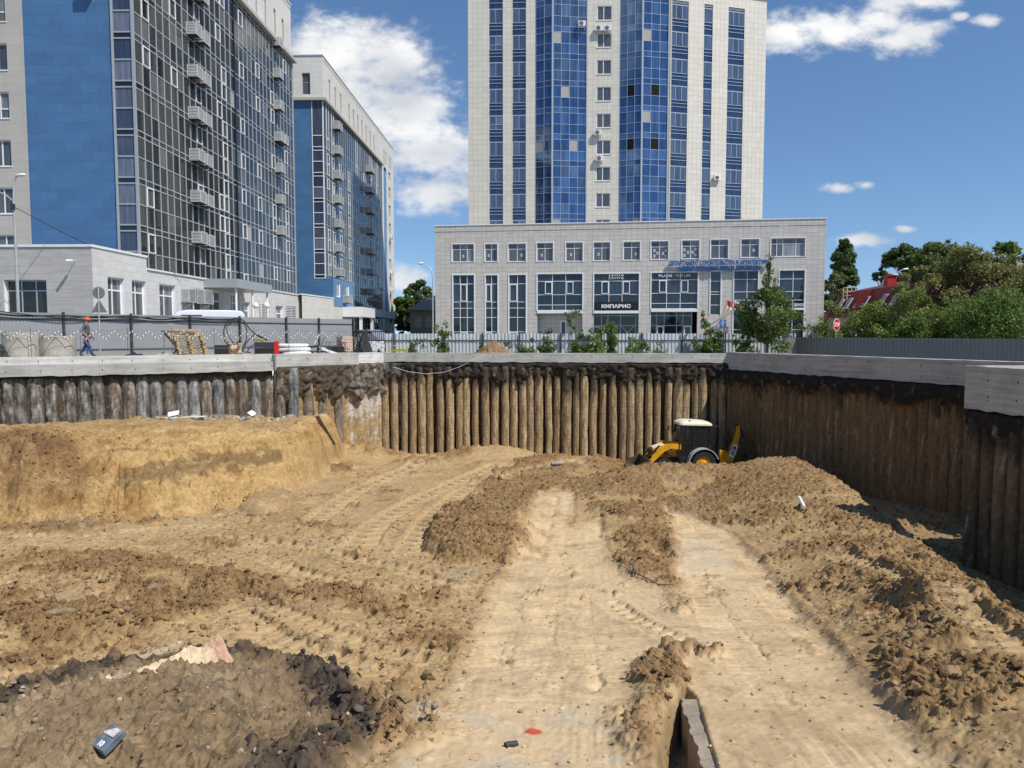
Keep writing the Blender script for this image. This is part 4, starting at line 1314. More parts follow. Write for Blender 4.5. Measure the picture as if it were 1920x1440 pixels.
# materials of the buildings
M['beige'] = tiles('beige_cladding', (.47, .435, .385), (.33, .30, .26), 1.2, 0.6, 0.008, tone=0.03)
M['blue_clad'] = tiles('blue_cladding', (.062, .16, .315), (.03, .085, .18), 1.15, 0.6, 0.008, offset=0.5, tone=0.06, var=0.10)
M['blue_clad_lit_pale'] = tiles('lit_and_pale_blue_cladding', (.12, .26, .45), (.09, .2, .35), 1.15, 0.6, 0.008, tone=0.03)  # blue cladding lightened for the sun on the bay; also the pale strip
M['attic'] = tiles('cream_cladding', (.66, .63, .57), (.45, .42, .37), 1.2, 0.6, 0.009, tone=0.03)
M['stone_base'] = tiles('white_stone_cladding', (.62, .60, .565), (.44, .42, .39), 1.2, 0.45, 0.009, streak=0.10, tone=0.05, offset=0.5)
M['stone_dim_lit'] = tiles('dim_lit_stone_cladding', (.44, .42, .40), (.32, .305, .29), 1.2, 0.45, 0.009, streak=0.14, tone=0.05, offset=0.5)  # white stone greyed: weaker sun on the front face put into the colour
M['tower_tile'] = tiles('cream_tower_tile', (.66, .615, .525), (.38, .35, .29), 0.56, 0.6, 0.016, tone=0.04)
M['podium_tile'] = tiles('streaked_podium_tile', (.55, .52, .475), (.31, .29, .265), 0.57, 0.46, 0.016, streak=0.16, tone=0.05)
M['glass_grey'] = glass('grey_facade_glass', (.007, .010, .010), (.115, .12, .115), metal=0.0, spec=0.5, bias=0.7)
M['glass_spandrel'] = glass('dark_spandrel_glass', (.010, .014, .02), (.022, .028, .038), spec=0.7)
M['glass_front'] = glass('corner_glass', (.03, .045, .085), (.15, .17, .22), spec=0.7, bias=0.6)
M['glass_win'] = glass('window_glass', (.03, .035, .045), (.28, .29, .31), spec=0.8, bias=0.6)
M['tower_blue'] = glass('blue_tinted_glass', (.045, .10, .205), (.115, .20, .35), metal=0.62, spec=0.8, bias=0.5)
M['tower_pane'] = glass('tower_window_glass', (.03, .055, .11), (.20, .25, .33), metal=0.12, spec=0.9, bias=0.55)
M['tower_spandrel'] = glass('blue_spandrel_glass', (.022, .048, .11), (.04, .07, .145), metal=0.3, spec=0.8)
M['blank'] = plain('grey_blank_panel', (.36, .345, .33), 0.6, var=0.05)
M['open'] = plain('dark_opening', (.008, .008, .009), 0.9)
M['glass_pod'] = glass('podium_glass', (.010, .018, .026), (.035, .055, .08), metal=0.12, spec=0.7)
M['glass_dark'] = glass('shop_front_glass', (.008, .009, .011), (.02, .024, .03), spec=0.6)
M['tower_frame'] = plain('blue_grey_frame', (.46, .50, .55), .35, .2, var=.04)
M['condenser_shade'] = plain('shade_dark_condenser', (.06, .062, .065), .6)  # condenser coloured near black to paint shade behind the louvres
M['curtain'] = plain('curtain_cloth', (.5, .49, .46), 0.9, var=0.2, scale=5)
M['roofing'] = plain('grey_roofing', (.25, .25, .25), 0.8)

YAW = R(-1.76)


def louvre_cage(parent_name, label, group, M4, W, H, D, n=7, wire=False):
    """white air-conditioner cage: louvred front and sides on a dark bracket; M4 places its wall-side lower corner (x along wall, y out, z up)"""
    t = thing(parent_name, label, 'air conditioner cage', group=group)
    t.matrix_world = M4
    mb = MB()
    for (x0, x1, y0, y1) in [(0, .04, 0, .04), (W - .04, W, 0, .04), (0, .04, D - .04, D), (W - .04, W, D - .04, D)]:
        mb.box(x0, x1, y0, y1, 0, H)
    for z in (0, H - .04):
        mb.box(.04, W - .04, D - .038, D - .002, z, z + .04); mb.box(.002, .038, .04, D - .04, z, z + .04); mb.box(W - .038, W - .002, .04, D - .04, z, z + .04)
    mb.build('frame', M['cage'], t)
    l = MB()
    for i in range(n):
        z = 0.06 + (H - 0.12) * (i + 0.5) / n; h = (H - 0.1) / n * 0.27
        l.hexa([(.04, D - .03, z - h), (W - .04, D - .03, z - h), (W - .04, D - .02, z - h), (.04, D - .02, z - h), (.04, D - .015, z + h), (W - .04, D - .015, z + h), (W - .04, D - .005, z + h), (.04, D - .005, z + h)])
        for x0, x1 in ((.004, .016), (W - .016, W - .004)):
            l.box(x0, x1, .04, D - .04, z - h, z + h)
    l.build('louvre', M['cage'], t)
    b = MB(); b.box(.08, W - .08, .03, D - .08, .05, H - .1)
    b.build('condenser', M['condenser_shade'], t)
    for x in (.05, W - .05):
        k = MB(); k.bar((x, 0, -.02), (x, D, -.02), .03, .04); k.bar((x, 0, -.45), (x, D * .9, -.03), .03); k.build('bracket', M['black'], t)
    return t


def ac_unit(label, group, M4, W=0.8, H=0.55, D=0.3):
    """bare outdoor unit with its round fan grille, on two wall brackets"""
    t = thing('air_conditioner_unit', label, 'air conditioner', group=group); t.matrix_world = M4
    mb = MB(); mb.box(0, W, .15, .15 + D, 0, H); mb.build('casing', M['white_paint'], t, bevel=0.02)
    f = MB(); cx, cz, r = W * 0.4, H / 2, H * 0.4
    f.cyl((cx, .15 + D - .01, cz), (cx, .15 + D + .012, cz), r, r, 20)
    f.build('fan', M['black'], t)
    g = MB()
    for q in (0.35, 0.7, 1.0):
        g.tube([(cx + math.cos(a) * r * q, .15 + D + .018, cz + math.sin(a) * r * q) for a in [2 * math.pi * i / 16 for i in range(17)]], 0.008, 5)
    for a in range(6):
        g.cyl((cx, .15 + D + .018, cz), (cx + math.cos(a * 1.047) * r, .15 + D + .018, cz + math.sin(a * 1.047) * r), .007, n=5)
    g.build('grille', M['galv'], t)
    for x in (.1, W - .1):
        k = MB(); k.bar((x, 0, -.02), (x, .15 + D, -.02), .035); k.bar((x, .01, -.35), (x, .01, 0), .03); k.build('bracket', M['galv'], t)
    return t


def place(root_M, fac, a, z, o=0.0):
    """matrix of a small thing on a facade: x along the wall, y outward, z up"""
    p = fac.P(a, z, o)
    m = Matrix((fac.u, fac.n, Vector((0, 0, 1)))).transposed().to_4x4()
    m.translation = p
    return root_M @ m


# ================================================================== apartment building with the blue gable
def yloc(px, x0=-23.7, d0=48.0, xoff=0.0):
    """distance along the long facade seen at photo column px"""
    k = (px - 960) / FPX; ty = math.tan(-YAW)
    return ((x0 + xoff) - k * d0) / (k - ty) / 1.0 if False else (k * d0 - (x0 + xoff)) / (ty - k)


def big_block(x0, d0, name, label, spec):
    root = thing(name, label, 'apartment building', (x0, d0, 0), YAW)
    RM = Matrix.Translation((x0, d0, 0)) @ Matrix.Rotation(YAW, 4, 'Z')
    return root, RM


B1, B1M = big_block(-23.7, 48.0, 'apartment_building', 'tall apartment block with a broad blue gable beside a grey gridded glass wall', None)
FH = 2.98
front = Facade((0, 0, 0), (1, 0, 0), (0, -1, 0))          # a runs to the right, 0 at the glass corner
side = Facade((0, 0, 0), (0, 1, 0), (1, 0, 0))            # a runs away from the camera
ZB, ZC, ZA = 5.35, 29.4, 34.8
rng = random.Random(11)
mb = MB(); holes = []
for k in range(-1, 8):
    z = 8.75 + FH * k
    holes.append((-9.6, -8.1, z, z + 1.65))
front.wall(mb, -16, -7.0, 0, ZC, holes, 0.22)
mb.quad((-16, 0, 0), (-16, 16, 0), (-16, 16, ZC), (-16, 0, ZC), 0, [(0, 0), (16, 0), (16, ZC), (0, ZC)])
mb.build('beige_wall', M['beige'], B1)
for h in holes:
    front.window(B1, h[0], h[1], h[2], h[3], -0.10, [-8.72], [h[2] + 0.62] if rng.random() < 0.3 else [], M['white_frame'], M['glass_win'], 0.07, rng=rng, sill=0.14)
mb = MB(); front.wall(mb, -7.0, -1.34, 4.0, ZC); mb.build('blue_gable', M['blue_clad'], B1)
# glazed corner strip on the gable
zs = []
for k in range(-2, 7):
    z = 11.0 + FH * k
    if z > 4: zs += [z, z + 1.3, z + 2.6]
zs = [z for z in zs if z < ZC - 0.1] + [ZC]
front.curtain(B1, 'corner_glazing', [-1.28, -0.06], zs, 0.0, M['grey_alu'], [M['glass_front'], M['glass_spandrel']], lambda i, j: 1 if j % 3 == 2 else 0, 0.09, 0.06, rng)
mb = MB(); front.box(mb, -1.36, -1.30, ZB, ZC, -0.02, 0.10); front.box(mb, -0.08, 0.08, ZB, ZC, -0.02, 0.11); mb.build('corner_post', M['grey_alu'], B1)
# long glass wall
NCOL = 33; LEN = 31.0
xs = [0.06 + (LEN - 0.06) * i / NCOL for i in range(NCOL + 1)]
zs2 = [ZB] + [z for z in zs if z > ZB + 0.4]
kinds = {}
for j in range(len(zs2) - 1):
    h = zs2[j + 1] - zs2[j]
    for i in range(NCOL):
        kinds[i, j] = 1 if h < 0.6 else (2 if rng.random() < 0.012 else 0)
side.curtain(B1, 'glass_wall', xs, zs2, 0.0, M['alu'], [M['glass_grey'], M['glass_spandrel'], M['blank']], lambda i, j: kinds[i, j], 0.062, 0.05, rng, tilt=0.012)
# white opening sashes in fixed columns
cnt = 0
for j in range(len(zs2) - 1):
    if zs2[j + 1] - zs2[j] < 0.9: continue
    for i in (1, 5, 9, 13, 14, 18, 22, 26, 30):
        if rng.random() < 0.35 or cnt >= 98: continue
        up = (j % 3 == 1)
        if not up and rng.random() < 0.55: continue
        a0, a1, z0, z1 = xs[i] + .03, xs[i + 1] - .03, zs2[j] + .04, zs2[j + 1] - .04
        q = MB(); w = 0.055
        tilt = 0.16 if rng.random() < 0.14 else 0.0
        side.box(q, a0, a0 + w, z0, z1, 0.02, 0.085); side.box(q, a1 - w, a1, z0, z1, 0.02, 0.085)
        side.box(q, a0 + w, a1 - w, z0, z0 + w, 0.022, 0.083); side.box(q, a0 + w, a1 - w, z1 - w, z1, 0.022, 0.083)
        q.build('opening_sash', M['white_frame'], B1); cnt += 1
q = MB(); side.box(q, 15.8, 15.98, ZB, ZC, 0.0, 0.08); q.build('expansion_joint', M['black'], B1)
q = MB(); side.box(q, LEN, LEN + 0.12, ZB, ZC, -0.02, 0.10); q.build('end_post', M['grey_alu'], B1)
# cream attic storey with slit windows and its cornice
mb = MB()
hs = [(a, a + 0.55, 30.0, 32.4) for a in (3.1, 5.3, 7.5, 9.7, 11.9, 14.1, 16.4, 18.7, 21.0, 23.3, 25.9, 28.2)]
side.wall(mb, -0.0, LEN, ZC + 0.004, ZA, hs, 0.25); front.wall(mb, -16, 0, ZC + 0.004, ZA)
mb.quad((0, LEN, ZC), (-16, LEN, ZC), (-16, LEN, ZA), (0, LEN, ZA), 0, [(0, 0), (16, 0), (16, 5.4), (0, 5.4)])
mb.quad((0, LEN, 0), (-16, LEN, 0), (-16, LEN, ZC), (0, LEN, ZC), 0, [(0, 0), (16, 0), (16, 29), (0, 29)])
mb.build('attic_wall', M['attic'], B1)
for h in hs:
    side.window(B1, h[0], h[1], h[2], h[3], -0.16, [], [31.2], M['white_frame'], M['glass_win'], 0.05, rng=rng, name='slit_window')
mb = MB(); side.box(mb, -0.45, LEN + 0.4, ZC - 0.28, ZC, -0.3, 0.45); front.box(mb, -16, -0.302, ZC - 0.28, ZC, 0.0, 0.45); mb.build('cornice', M['attic'], B1)
mb = MB(); side.box(mb, -0.1, LEN + 0.1, ZA, ZA + 0.12, -0.5, 0.08); front.box(mb, -16, -0.502, ZA, ZA + 0.12, -0.4, 0.1); mb.build('coping', M['coping'], B1)
mb = MB(); mb.box(-16, 0, 0.1, LEN, ZA - 0.5, ZA - 0.4); mb.build('roof', M['roofing'], B1)

# low stone wing in front and the stone plinth under the glass
fw = Facade((0.10, -5.4, 0), (1, 0, 0), (0, -1, 0)); sw = Facade((0.10, -5.4, 0), (0, 1, 0), (1, 0, 0))
wz = (1.7, 4.16)
a0 = (10 - 960) / FPX * 42.6 + 23.7 + 0.05; a1 = (93 - 960) / FPX * 42.6 + 23.7 + 0.0
mb = MB(); fw.wall(mb, -18, 0, 0, 6.0, [(a0, a1, wz[0], wz[1])], 0.35, rmat=1); mb.build('wing_front_wall', [M['stone_dim_lit'], M['white_frame']], B1)
fw.window(B1, a0, a1, wz[0], wz[1], -0.28, [a0 + 0.85, a0 + 1.7], [3.55], M['grey_alu'], M['glass_dark'], 0.07, rng=rng)
mb = MB(); wins = [(207, 238), (252, 281), (303, 333), (360, 385), (396, 420), (436, 452), (457, 472), (497, 506), (519, 533), (540, 551), (568, 576), (582, 590), (607, 613)]
hs = []
for (p0, p1) in wins:
    b0 = yloc(p0, -23.6) + 5.4; b1 = yloc(p1, -23.6) + 5.4
    if p0 == 252: b1 = 5.85
    hs.append((b0, b1, 1.2, 4.45 if p0 < 440 else (3.9 if p0 < 560 else 3.5)))
sw.wall(mb, 0, 6.0, 0, 6.0, [h for h in hs if h[0] < 6.0 and h[1] < 6.0], 0.3, rmat=1)
hs2 = [h for h in hs if h[0] >= 6.0]
hs1 = [h for h in hs if h not in hs2]
sw.wall(mb, 6.0, 46.0, 0, ZB - 0.004, hs2, 0.3, rmat=1)
mb.quad(sw.P(6.0, ZB), sw.P(6.0, 6.0), sw.P(6.0, 6.0, -0.6), sw.P(6.0, ZB, -0.6))
mb.build('plinth_wall', [M['stone_base'], M['white_frame']], B1)
for h in hs:
    w = h[1] - h[0]
    sw.window(B1, h[0], h[1], h[2], h[3], -0.22, [h[0] + w * 0.45], [h[3] - 0.75], M['white_frame'], M['glass_win'], 0.09, rng=rng)
mb = MB(); fw.box(mb, -18, 0.06, 6.0, 6.14, -0.5, 0.06); sw.box(mb, 0.502, 6.05, 6.0, 6.14, -0.4, 0.06); mb.build('wing_coping', M['coping'], B1)
mb = MB(); sw.box(mb, 6.0, 46.0, ZB - 0.12, ZB - 0.02, -0.02, 0.09); mb.build('plinth_ledge', M['coping'], B1)
mb = MB(); mb.box(-18, 0.0, -5.3, 0, 5.6, 5.7); mb.build('wing_roof', M['roofing'], B1)
# entrance canopy on posts
q0, q1 = yloc(425, -22.0), yloc(492, -22.0)
mb = MB(); sw.box(mb, q0 + 5.4, q1 + 5.4, 4.62, 5.28, 0.02, 2.6); mb.build('entrance_canopy', M['grey_alu'], B1)
for a in (q0 + 5.8, (q0 + q1) / 2 + 5.4, q1 + 5.0):
    mb = MB(); mb.cyl(sw.P(a, 0, 2.3), sw.P(a, 4.62, 2.3), 0.09, n=12); mb.build('canopy_post', M['white_paint'], B1, smooth=True)
mb = MB(); sw.box(mb, q0 + 6.2, q0 + 7.7, 0.1, 2.6, 0.005, 0.06); mb.build('entrance_door', M['black'], B1)
mb = MB(); sw.box(mb, q1 + 2.9, q1 + 4.4, 0.1, 2.6, 0.005, 0.06); mb.build('entrance_door', M['black'], B1)

# cages: two columns of louvred cages up the glass
gA, gB, gC = 'paired louvred cages up the gridded glass', 'single louvred cages near the far edge of the gridded glass', 'louvred cages on the stone plinth'
ya = yloc(352); yb = yloc(372)
for k in range(8):
    z = 1 + (629 - 465) * 56.0 / 1400 + FH * k + 0.2
    zo = z
    nm = ordinal(k)
    for q, (aa, wd) in enumerate(((7.25, 1.0), (8.55, 1.0))):
        louvre_cage('air_conditioner_cage', 'white louvred cage on the gridded glass, %s pair up, its %s one' % (nm, 'nearer' if q == 0 else 'farther'), gA, place(B1M, side, aa, zo - (0.0 if q == 0 else 0.06), 0.02), wd, 0.86, 0.75)
for k in range(7):
    z = 1 + (629 - 445) * 74.5 / 1400 + FH * k
    louvre_cage('air_conditioner_cage', 'small white cage by the far edge of the gridded glass, %s from the bottom' % ORD[k], gB, place(B1M, side, yloc(522), z, 0.02), 1.0, 0.86, 0.72)
    if k == 3:
        louvre_cage('air_conditioner_cage', 'extra white cage touching the fourth single cage of the far column', gB, place(B1M, side, yloc(522) + 1.15, z, 0.02), 1.0, 0.86, 0.72)
for n, (px, zz, w, h, what) in enumerate([(342, 3.35, 1.1, 1.0, 'first white louvred cage on the stone plinth past the tall windows'), (372, 3.35, 1.5, 1.05, 'wide white louvred cage on the stone plinth just before the entrance canopy'),
                                     (487, 2.3, 1.1, 1.7, 'tall white louvred cage behind the twin globe lamp'), (537, 2.2, 1.6, 1.9, 'big grey louvred cage on the stone plinth past the globe lamp'), (600, 2.4, 1.2, 1.3, 'white louvred cage low on the plinth close to the lower canopy')]):
    louvre_cage('air_conditioner_cage', what, gC, place(B1M, sw, yloc(px, -23.6) + 5.4, zz, 0.02), w, h, 0.6, 11)
ac_unit('white fan unit alone high on the blue gable', None, place(B1M, front, (176 - 960) / FPX * 48 + 23.7, 1 + (629 - 12) * 48 / 1400, 0.0), 0.85, 0.6)
t = thing('security_camera', 'white security camera arm on the stone wing wall', 'security camera'); t.matrix_world = place(B1M, fw, (153 - 960) / FPX * 42.6 + 23.6, 1 + (629 - 490) * 42.6 / 1400)
mb = MB(); mb.cyl((0, 0, 0), (0, .45, -.02), .02, n=8); mb.build('arm', M['white_paint'], t)
mb = MB(); mb.bar((0.02, .38, 0), (-.12, .75, -.05), .12, .1); mb.build('camera_body', M['white_paint'], t)

# ================================================================== second apartment building
B2, B2M = big_block(-21.8, 88.0, 'apartment_building', 'second blue and cream apartment block, beyond the first, half in shade', None)
ZB2, ZC2, ZA2, L2 = 7.7, 28.3, 33.1, 33.0
f2 = Facade((0, 0, 0), (1, 0, 0), (0, -1, 0)); s2 = Facade((0, 0, 0), (0, 1, 0), (1, 0, 0))
rng = random.Random(21)
mb = MB(); f2.wall(mb, -12, -1.34, 4.5, ZC2); f2.wall(mb, -1.34, 0.9, 4.5, ZB2); mb.build('blue_gable', M['blue_clad'], B2)
zs = [ZB2]
while zs[-1] + 2.9 < ZC2 - 0.3: zs += [zs[-1] + 0.40, zs[-1] + 1.68, zs[-1] + 2.94]
zs[-1] = ZC2
f2.curtain(B2, 'corner_glazing', [-1.30, -0.05], zs, 0.0, M['white_frame'], [M['glass_front'], M['glass_spandrel']], lambda i, j: 1 if j % 3 == 0 else 0, 0.08, 0.06, rng)
N2 = 30; xs = [0.05 + (L2 - 0.05) * i / N2 for i in range(N2 + 1)]
kinds = {}
s2.curtain(B2, 'glass_wall', xs, zs, 0.0, M['alu'], [M['glass_grey'], M['glass_spandrel'], M['blank']], lambda i, j: 1 if j % 3 == 0 else (2 if rng.random() < 0.012 else 0), 0.05, 0.05, rng, tilt=0.012)
cnt = 0
for j in range(len(zs) - 1):
    if zs[j + 1] - zs[j] < 0.9: continue
    for i in (1, 3, 6, 10, 14, 18, 22, 26):
        if rng.random() < 0.25 or cnt > 95: continue
        a0_, a1_, z0, z1 = xs[i] + .03, xs[i + 1] - .03, zs[j] + .04, zs[j + 1] - .04
        q = MB(); w = 0.07
        s2.box(q, a0_, a0_ + w, z0, z1, 0.02, 0.08); s2.box(q, a1_ - w, a1_, z0, z1, 0.02, 0.08)
        s2.box(q, a0_ + w, a1_ - w, z0, z0 + w, 0.022, 0.078); s2.box(q, a0_ + w, a1_ - w, z1 - w, z1, 0.022, 0.078)
        q.build('opening_sash', M['white_frame'], B2); cnt += 1
END = 43.0
mb = MB()
hs = [(a, a + 0.6, 28.9, 31.3) for a in (2.6, 5.2, 7.8, 12.0, 14.4, 16.9, 19.3, 22.0, 24.6, 27.2)] + [(a, a + 0.6, 28.9, 31.0) for a in (34.8, 36.4, 39.0, 40.4)]
s2.wall(mb, 0, END, ZC2 + 0.004, ZA2, hs, 0.25)
fh = [(-2.4, -1.45, 28.75, 31.15), (-4.6, -3.7, 28.75, 31.15)]
f2.wall(mb, -12, 0, ZC2 + 0.004, ZA2, fh, 0.25)
mb.quad((0, END, 0), (-12, END, 0), (-12, END, ZA2), (0, END, ZA2))
mb.build('attic_wall', M['attic'], B2)
for h in hs: s2.window(B2, *h, -0.16, [], [30.1], M['white_frame'], M['glass_win'], 0.05, rng=rng, name='slit_window')
for h in fh: f2.window(B2, *h, -0.16, [], [30.1], M['grey_alu'], M['glass_win'], 0.06, rng=rng, name='slit_window')
mb = MB(); s2.box(mb, -0.4, L2, ZC2 - 0.3, ZC2, -0.3, 0.4); f2.box(mb, -12, -0.302, ZC2 - 0.3, ZC2, 0, 0.4); mb.build('cornice', M['attic'], B2)
mb = MB(); s2.box(mb, -0.1, END + 0.1, ZA2, ZA2 + 0.12, -0.5, 0.08); f2.box(mb, -12, -0.502, ZA2, ZA2 + 0.12, -0.4, 0.1); mb.build('coping', M['coping'], B2)
mb = MB(); mb.box(-12, 0, 0.1, END, ZA2 - 0.5, ZA2 - 0.4); mb.build('roof', M['roofing'], B2)
# plain end bay: cream wall, pale blue strip, one column of windows
hs = [(38.6, 40.2, 9.2 + FH * k, 10.9 + FH * k) for k in range(-2, 7)]
mb = MB(); s2.wall(mb, L2, 34.6, 0, ZC2); s2.wall(mb, 36.6, END, 0, ZC2, hs, 0.25); mb.build('end_wall', M['attic'], B2)
mb = MB(); s2.wall(mb, 34.6, 36.6, 0, ZC2 - 0.6, o=0.01); mb.build('blue_strip', M['blue_clad_lit_pale'], B2)
for h in hs: s2.window(B2, *h, -0.14, [39.4], [], M['white_frame'], M['glass_win'], 0.07, rng=rng)
# lower storeys: blue bay with sunlight in its colour, dark shopfront, canopies
lb = Facade((0.9, 0, 0), (0, 1, 0), (1, 0, 0))
hs = [(1.3, 3.0, 5.6, 7.3), (5.6, 7.3, 5.6, 7.3)]
mb = MB(); lb.wall(mb, 0, 9.5, 4.5, ZB2, hs, 0.2, rmat=1); mb.quad((0.9, 9.5, 4.5), (0, 9.5, 4.5), (0, 9.5, ZB2), (0.9, 9.5, ZB2)); mb.quad((0.9, 0, ZB2), (0.9, 9.5, ZB2), (0, 9.5, ZB2), (0, 0, ZB2)); mb.build('sunlit_blue_bay', [M['blue_clad_lit_pale'], M['white_frame']], B2)
for h in hs: lb.window(B2, *h, -0.12, [(h[0] + h[1]) / 2], [], M['white_frame'], M['glass_win'], 0.12, rng=rng)
low = Facade((0.0, 0, 0), (0, 1, 0), (1, 0, 0))
mb = MB(); low.wall(mb, 0, 9.5, 0, 4.5, o=0.85); mb.build('stone_plinth', M['stone_base'], B2)
low.curtain(B2, 'ground_glazing', [9.6 + 1.3 * i for i in range(18)], [0, 2.6, 4.0, 5.0, 6.4, ZB2], 0.0, M['grey_alu'], [M['glass_grey'], M['glass_dark']], lambda i, j: 1 if j < 2 else 0, 0.08, 0.06, rng)
mb = MB(); low.box(mb, 4.0, 11.0, 3.3, 4.5, 0.9, 3.4); mb.build('entrance_canopy', M['white_paint'], B2)
for a in (10.4, 4.2):
    mb = MB(); low.box(mb, a, a + .4, 0, 3.3, 2.9, 3.2); mb.build('canopy_post', M['white_paint'], B2)
mb = MB(); low.box(mb, 15.0, 30.0, 3.6, 4.6, 0.05, 2.6); mb.build('shop_canopy', M['grey_alu'], B2)
for a in (15.4, 19.5, 24.0, 29.0):
    mb = MB(); low.box(mb, a, a + 0.35, 0, 3.6, 2.1, 2.4); mb.build('shop_canopy_post', M['grey_alu'], B2)
# slanting stone wall that joins the two plinths
pw = Facade((-22.2, 79.3, 0), (1.3, 8.7, 0), (8.7, -1.3, 0))
t = thing('plinth_wall', 'white stone wall joining the two apartment blocks below the blue gable', 'wall')
mb = MB(); pw.wall(mb, 0, 8.8, 0, 5.3); pw.wall(mb, 0, 8.8, 5.3, 5.302); mb.quad(pw.P(0, 5.3), pw.P(8.8, 5.3), pw.P(8.8, 5.3, -1.2), pw.P(0, 5.3, -1.2)); mb.build('stone_wall', M['stone_base'], t)
mb = MB(); pw.box(mb, -0.1, 8.85, 5.3, 5.42, -0.3, 0.06); mb.build('coping', M['coping'], t)
g2, g3 = 'louvred cages up the second block', 'shaded louvred cages at the far part of the second block'
for k in range(8):
    louvre_cage('air_conditioner_cage', 'white cage on the sunlit part of the second block, %s from the bottom' % ORD[k], g2, place(B2M, s2, 4.0, 5.0 + 2.94 * k + (0.35 if k else 0), 0.95 if k < 1 else 0.02), 1.6, 0.95, 0.8)
for k in range(7):
    louvre_cage('air_conditioner_cage', 'grey cage in the shade on the second block, %s from the bottom' % ORD[k], g3, place(B2M, s2, 21.6, 7.0 + 2.94 * k, 0.02), 2.2, 0.9, 0.9)
for k, z in enumerate((8.3, 11.3, 17.3)):
    ac_unit('small fan unit on the cream end bay of the second block, %s from the bottom' % ORD[k], 'fan units on the second block', place(B2M, s2, 38.9, z, 0.0), 0.9, 0.6)

# ================================================================== tall tower
PA, PB, PC = Vector((-5.14, 89.6)), Vector((18.35, 88.0)), Vector((30.2, 91.2))
TW = thing('apartment_tower', 'cream tiled tower with blue glass bays rising behind the office podium', 'tower', (0, 0, 0))
TH = 50.0; TB = 11.0


def seg_facade(A, B):
    d = (B - A).normalized()
    return Facade((A.x, A.y, 0), (d.x, d.y, 0), (d.y, -d.x, 0))


def fpx(fac, px, py=250):
    """(along, height) where the sight line of a photo pixel meets a facade standing in world space"""
    d = ray(px, py); O = Vector((0, 0, CAMZ))
    t = (fac.O - O).dot(fac.n) / d.dot(fac.n)
    p = O + d * t
    return (p - fac.O).dot(fac.u), p.z


t1 = seg_facade(PA, PB); t2 = seg_facade(PB, PC)
S1, S2 = (PB - PA).length, (PC - PB).length
ZW = 26.7; TFH = 3.035
rows = [ZW + TFH * k for k in range(-4, 8)]      # tops of the windows
rng = random.Random(31)
strips = [(t1, fpx(t1, 917.5)[0], fpx(t1, 943)[0], 2), (t1, fpx(t1, 961)[0], fpx(t1, 986)[0], 2), (t2, fpx(t2, 1255)[0], fpx(t2, 1288)[0], 3), (t2, fpx(t2, 1317)[0], fpx(t2, 1333)[0], 1), (t2, fpx(t2, 1362)[0], fpx(t2, 1392)[0], 3)]
bays = [(fpx(t1, 1004.5)[0], fpx(t1, 1036)[0], fpx(t1, 1099)[0], 2, 4), (fpx(t1, 1161.5)[0], fpx(t1, 1202)[0], fpx(t1, 1251)[0], 3, 3)]
cw = (fpx(t1, 1118)[0], fpx(t1, 1145)[0])
mb = MB()
holes1 = [(a, b, TB, TH - 1.0) for (f, a, b, n) in strips if f is t1] + [(b[0], b[2], TB, TH) for b in bays] + [(cw[0], cw[1], z - 1.62, z) for z in rows]
t1.wall(mb, 0, S1, TB, TH, holes1, 0.18)
t2.wall(mb, 0, S2, TB, TH - 9.2, [(a, b, TB, TH - 9.2 - 1.5) for (f, a, b, n) in strips if f is t2], 0.18)
D = 17.0
for (A, B) in ((Vector((PA.x, PA.y)), Vector((PA.x + 1.0, PA.y + D))), (Vector((PC.x - 2.0, PC.y + D)), Vector((PC.x, PC.y))), (Vector((PA.x + 1.0, PA.y + D)), Vector((PC.x - 2.0, PC.y + D)))):
    h = TH if A.x < 10 and B.x < 10 else (TH - 9.2)
    L = (B - A).length
    mb.quad((A.x, A.y, TB), (B.x, B.y, TB), (B.x, B.y, h), (A.x, A.y, h), 0, [(0, TB), (L, TB), (L, h), (0, h)])
mb.quad((PB.x, PB.y, TH - 9.2), (PB.x + 1, PB.y + D, TH - 9.2), (PB.x + 1, PB.y + D, TH), (PB.x, PB.y, TH))
mb.build('tiled_wall', M['tower_tile'], TW)
mb = MB(); mb.prism([(PA.x, PA.y, TH - .3), (PB.x, PB.y, TH - .3), (PB.x + 1, PB.y + D, TH - .3), (PA.x + 1, PA.y + D, TH - .3)], (0, 0, .1)); mb.prism([(PB.x + .05, PB.y + .05, TH - 9.4), (PC.x - .05, PC.y + .05, TH - 9.4), (PC.x - 2, PC.y + D - .1, TH - 9.4), (PB.x + 1, PB.y + D - .1, TH - 9.4)], (0, 0, .1)); mb.build('roof', M['roofing'], TW)
mb = MB(); t2.box(mb, -0.1, S2 + 0.2, TH - 9.2, TH - 9.0, -0.6, 0.25); mb.build('parapet_cap', M['grey_alu'], TW)
n = 0
for (f, a, b, lights) in strips:
    top = TH - 1.0 if f is t1 else TH - 10.7
    for z in rows:      # blue glass spandrel with three lines across, under every window
        z0 = z - TFH; z1 = min(z - 1.62, top)
        mb = MB(); g = MB()
        f.pane(g, a, b, z0, z1, -0.12, rng, 0)
        for zz in (z0 + 0.03, z0 + 0.5 * (z1 - z0), z0 + 0.78 * (z1 - z0)):
            f.box(mb, a, b, zz - 0.025, zz + 0.025, -0.12, -0.06)
        sp = g.build('spandrel', M['tower_spandrel'], TW, fix=False)
        mb.build('mullion', M['tower_frame'], sp)
    for z in rows:
        if z > top: continue
        w = b - a
        mull = [a + w * (i + 1) / lights for i in range(lights - 1)]
        if lights == 2: mull = [a + w * 0.48]
        tr = [z - 1.0] if rng.random() < 0.15 else []
        f.window(TW, a + .004, b - .004, z - 1.6, z - 0.01, -0.05, mull, tr, M['tower_frame'], M['tower_pane'], 0.05, rng=rng)
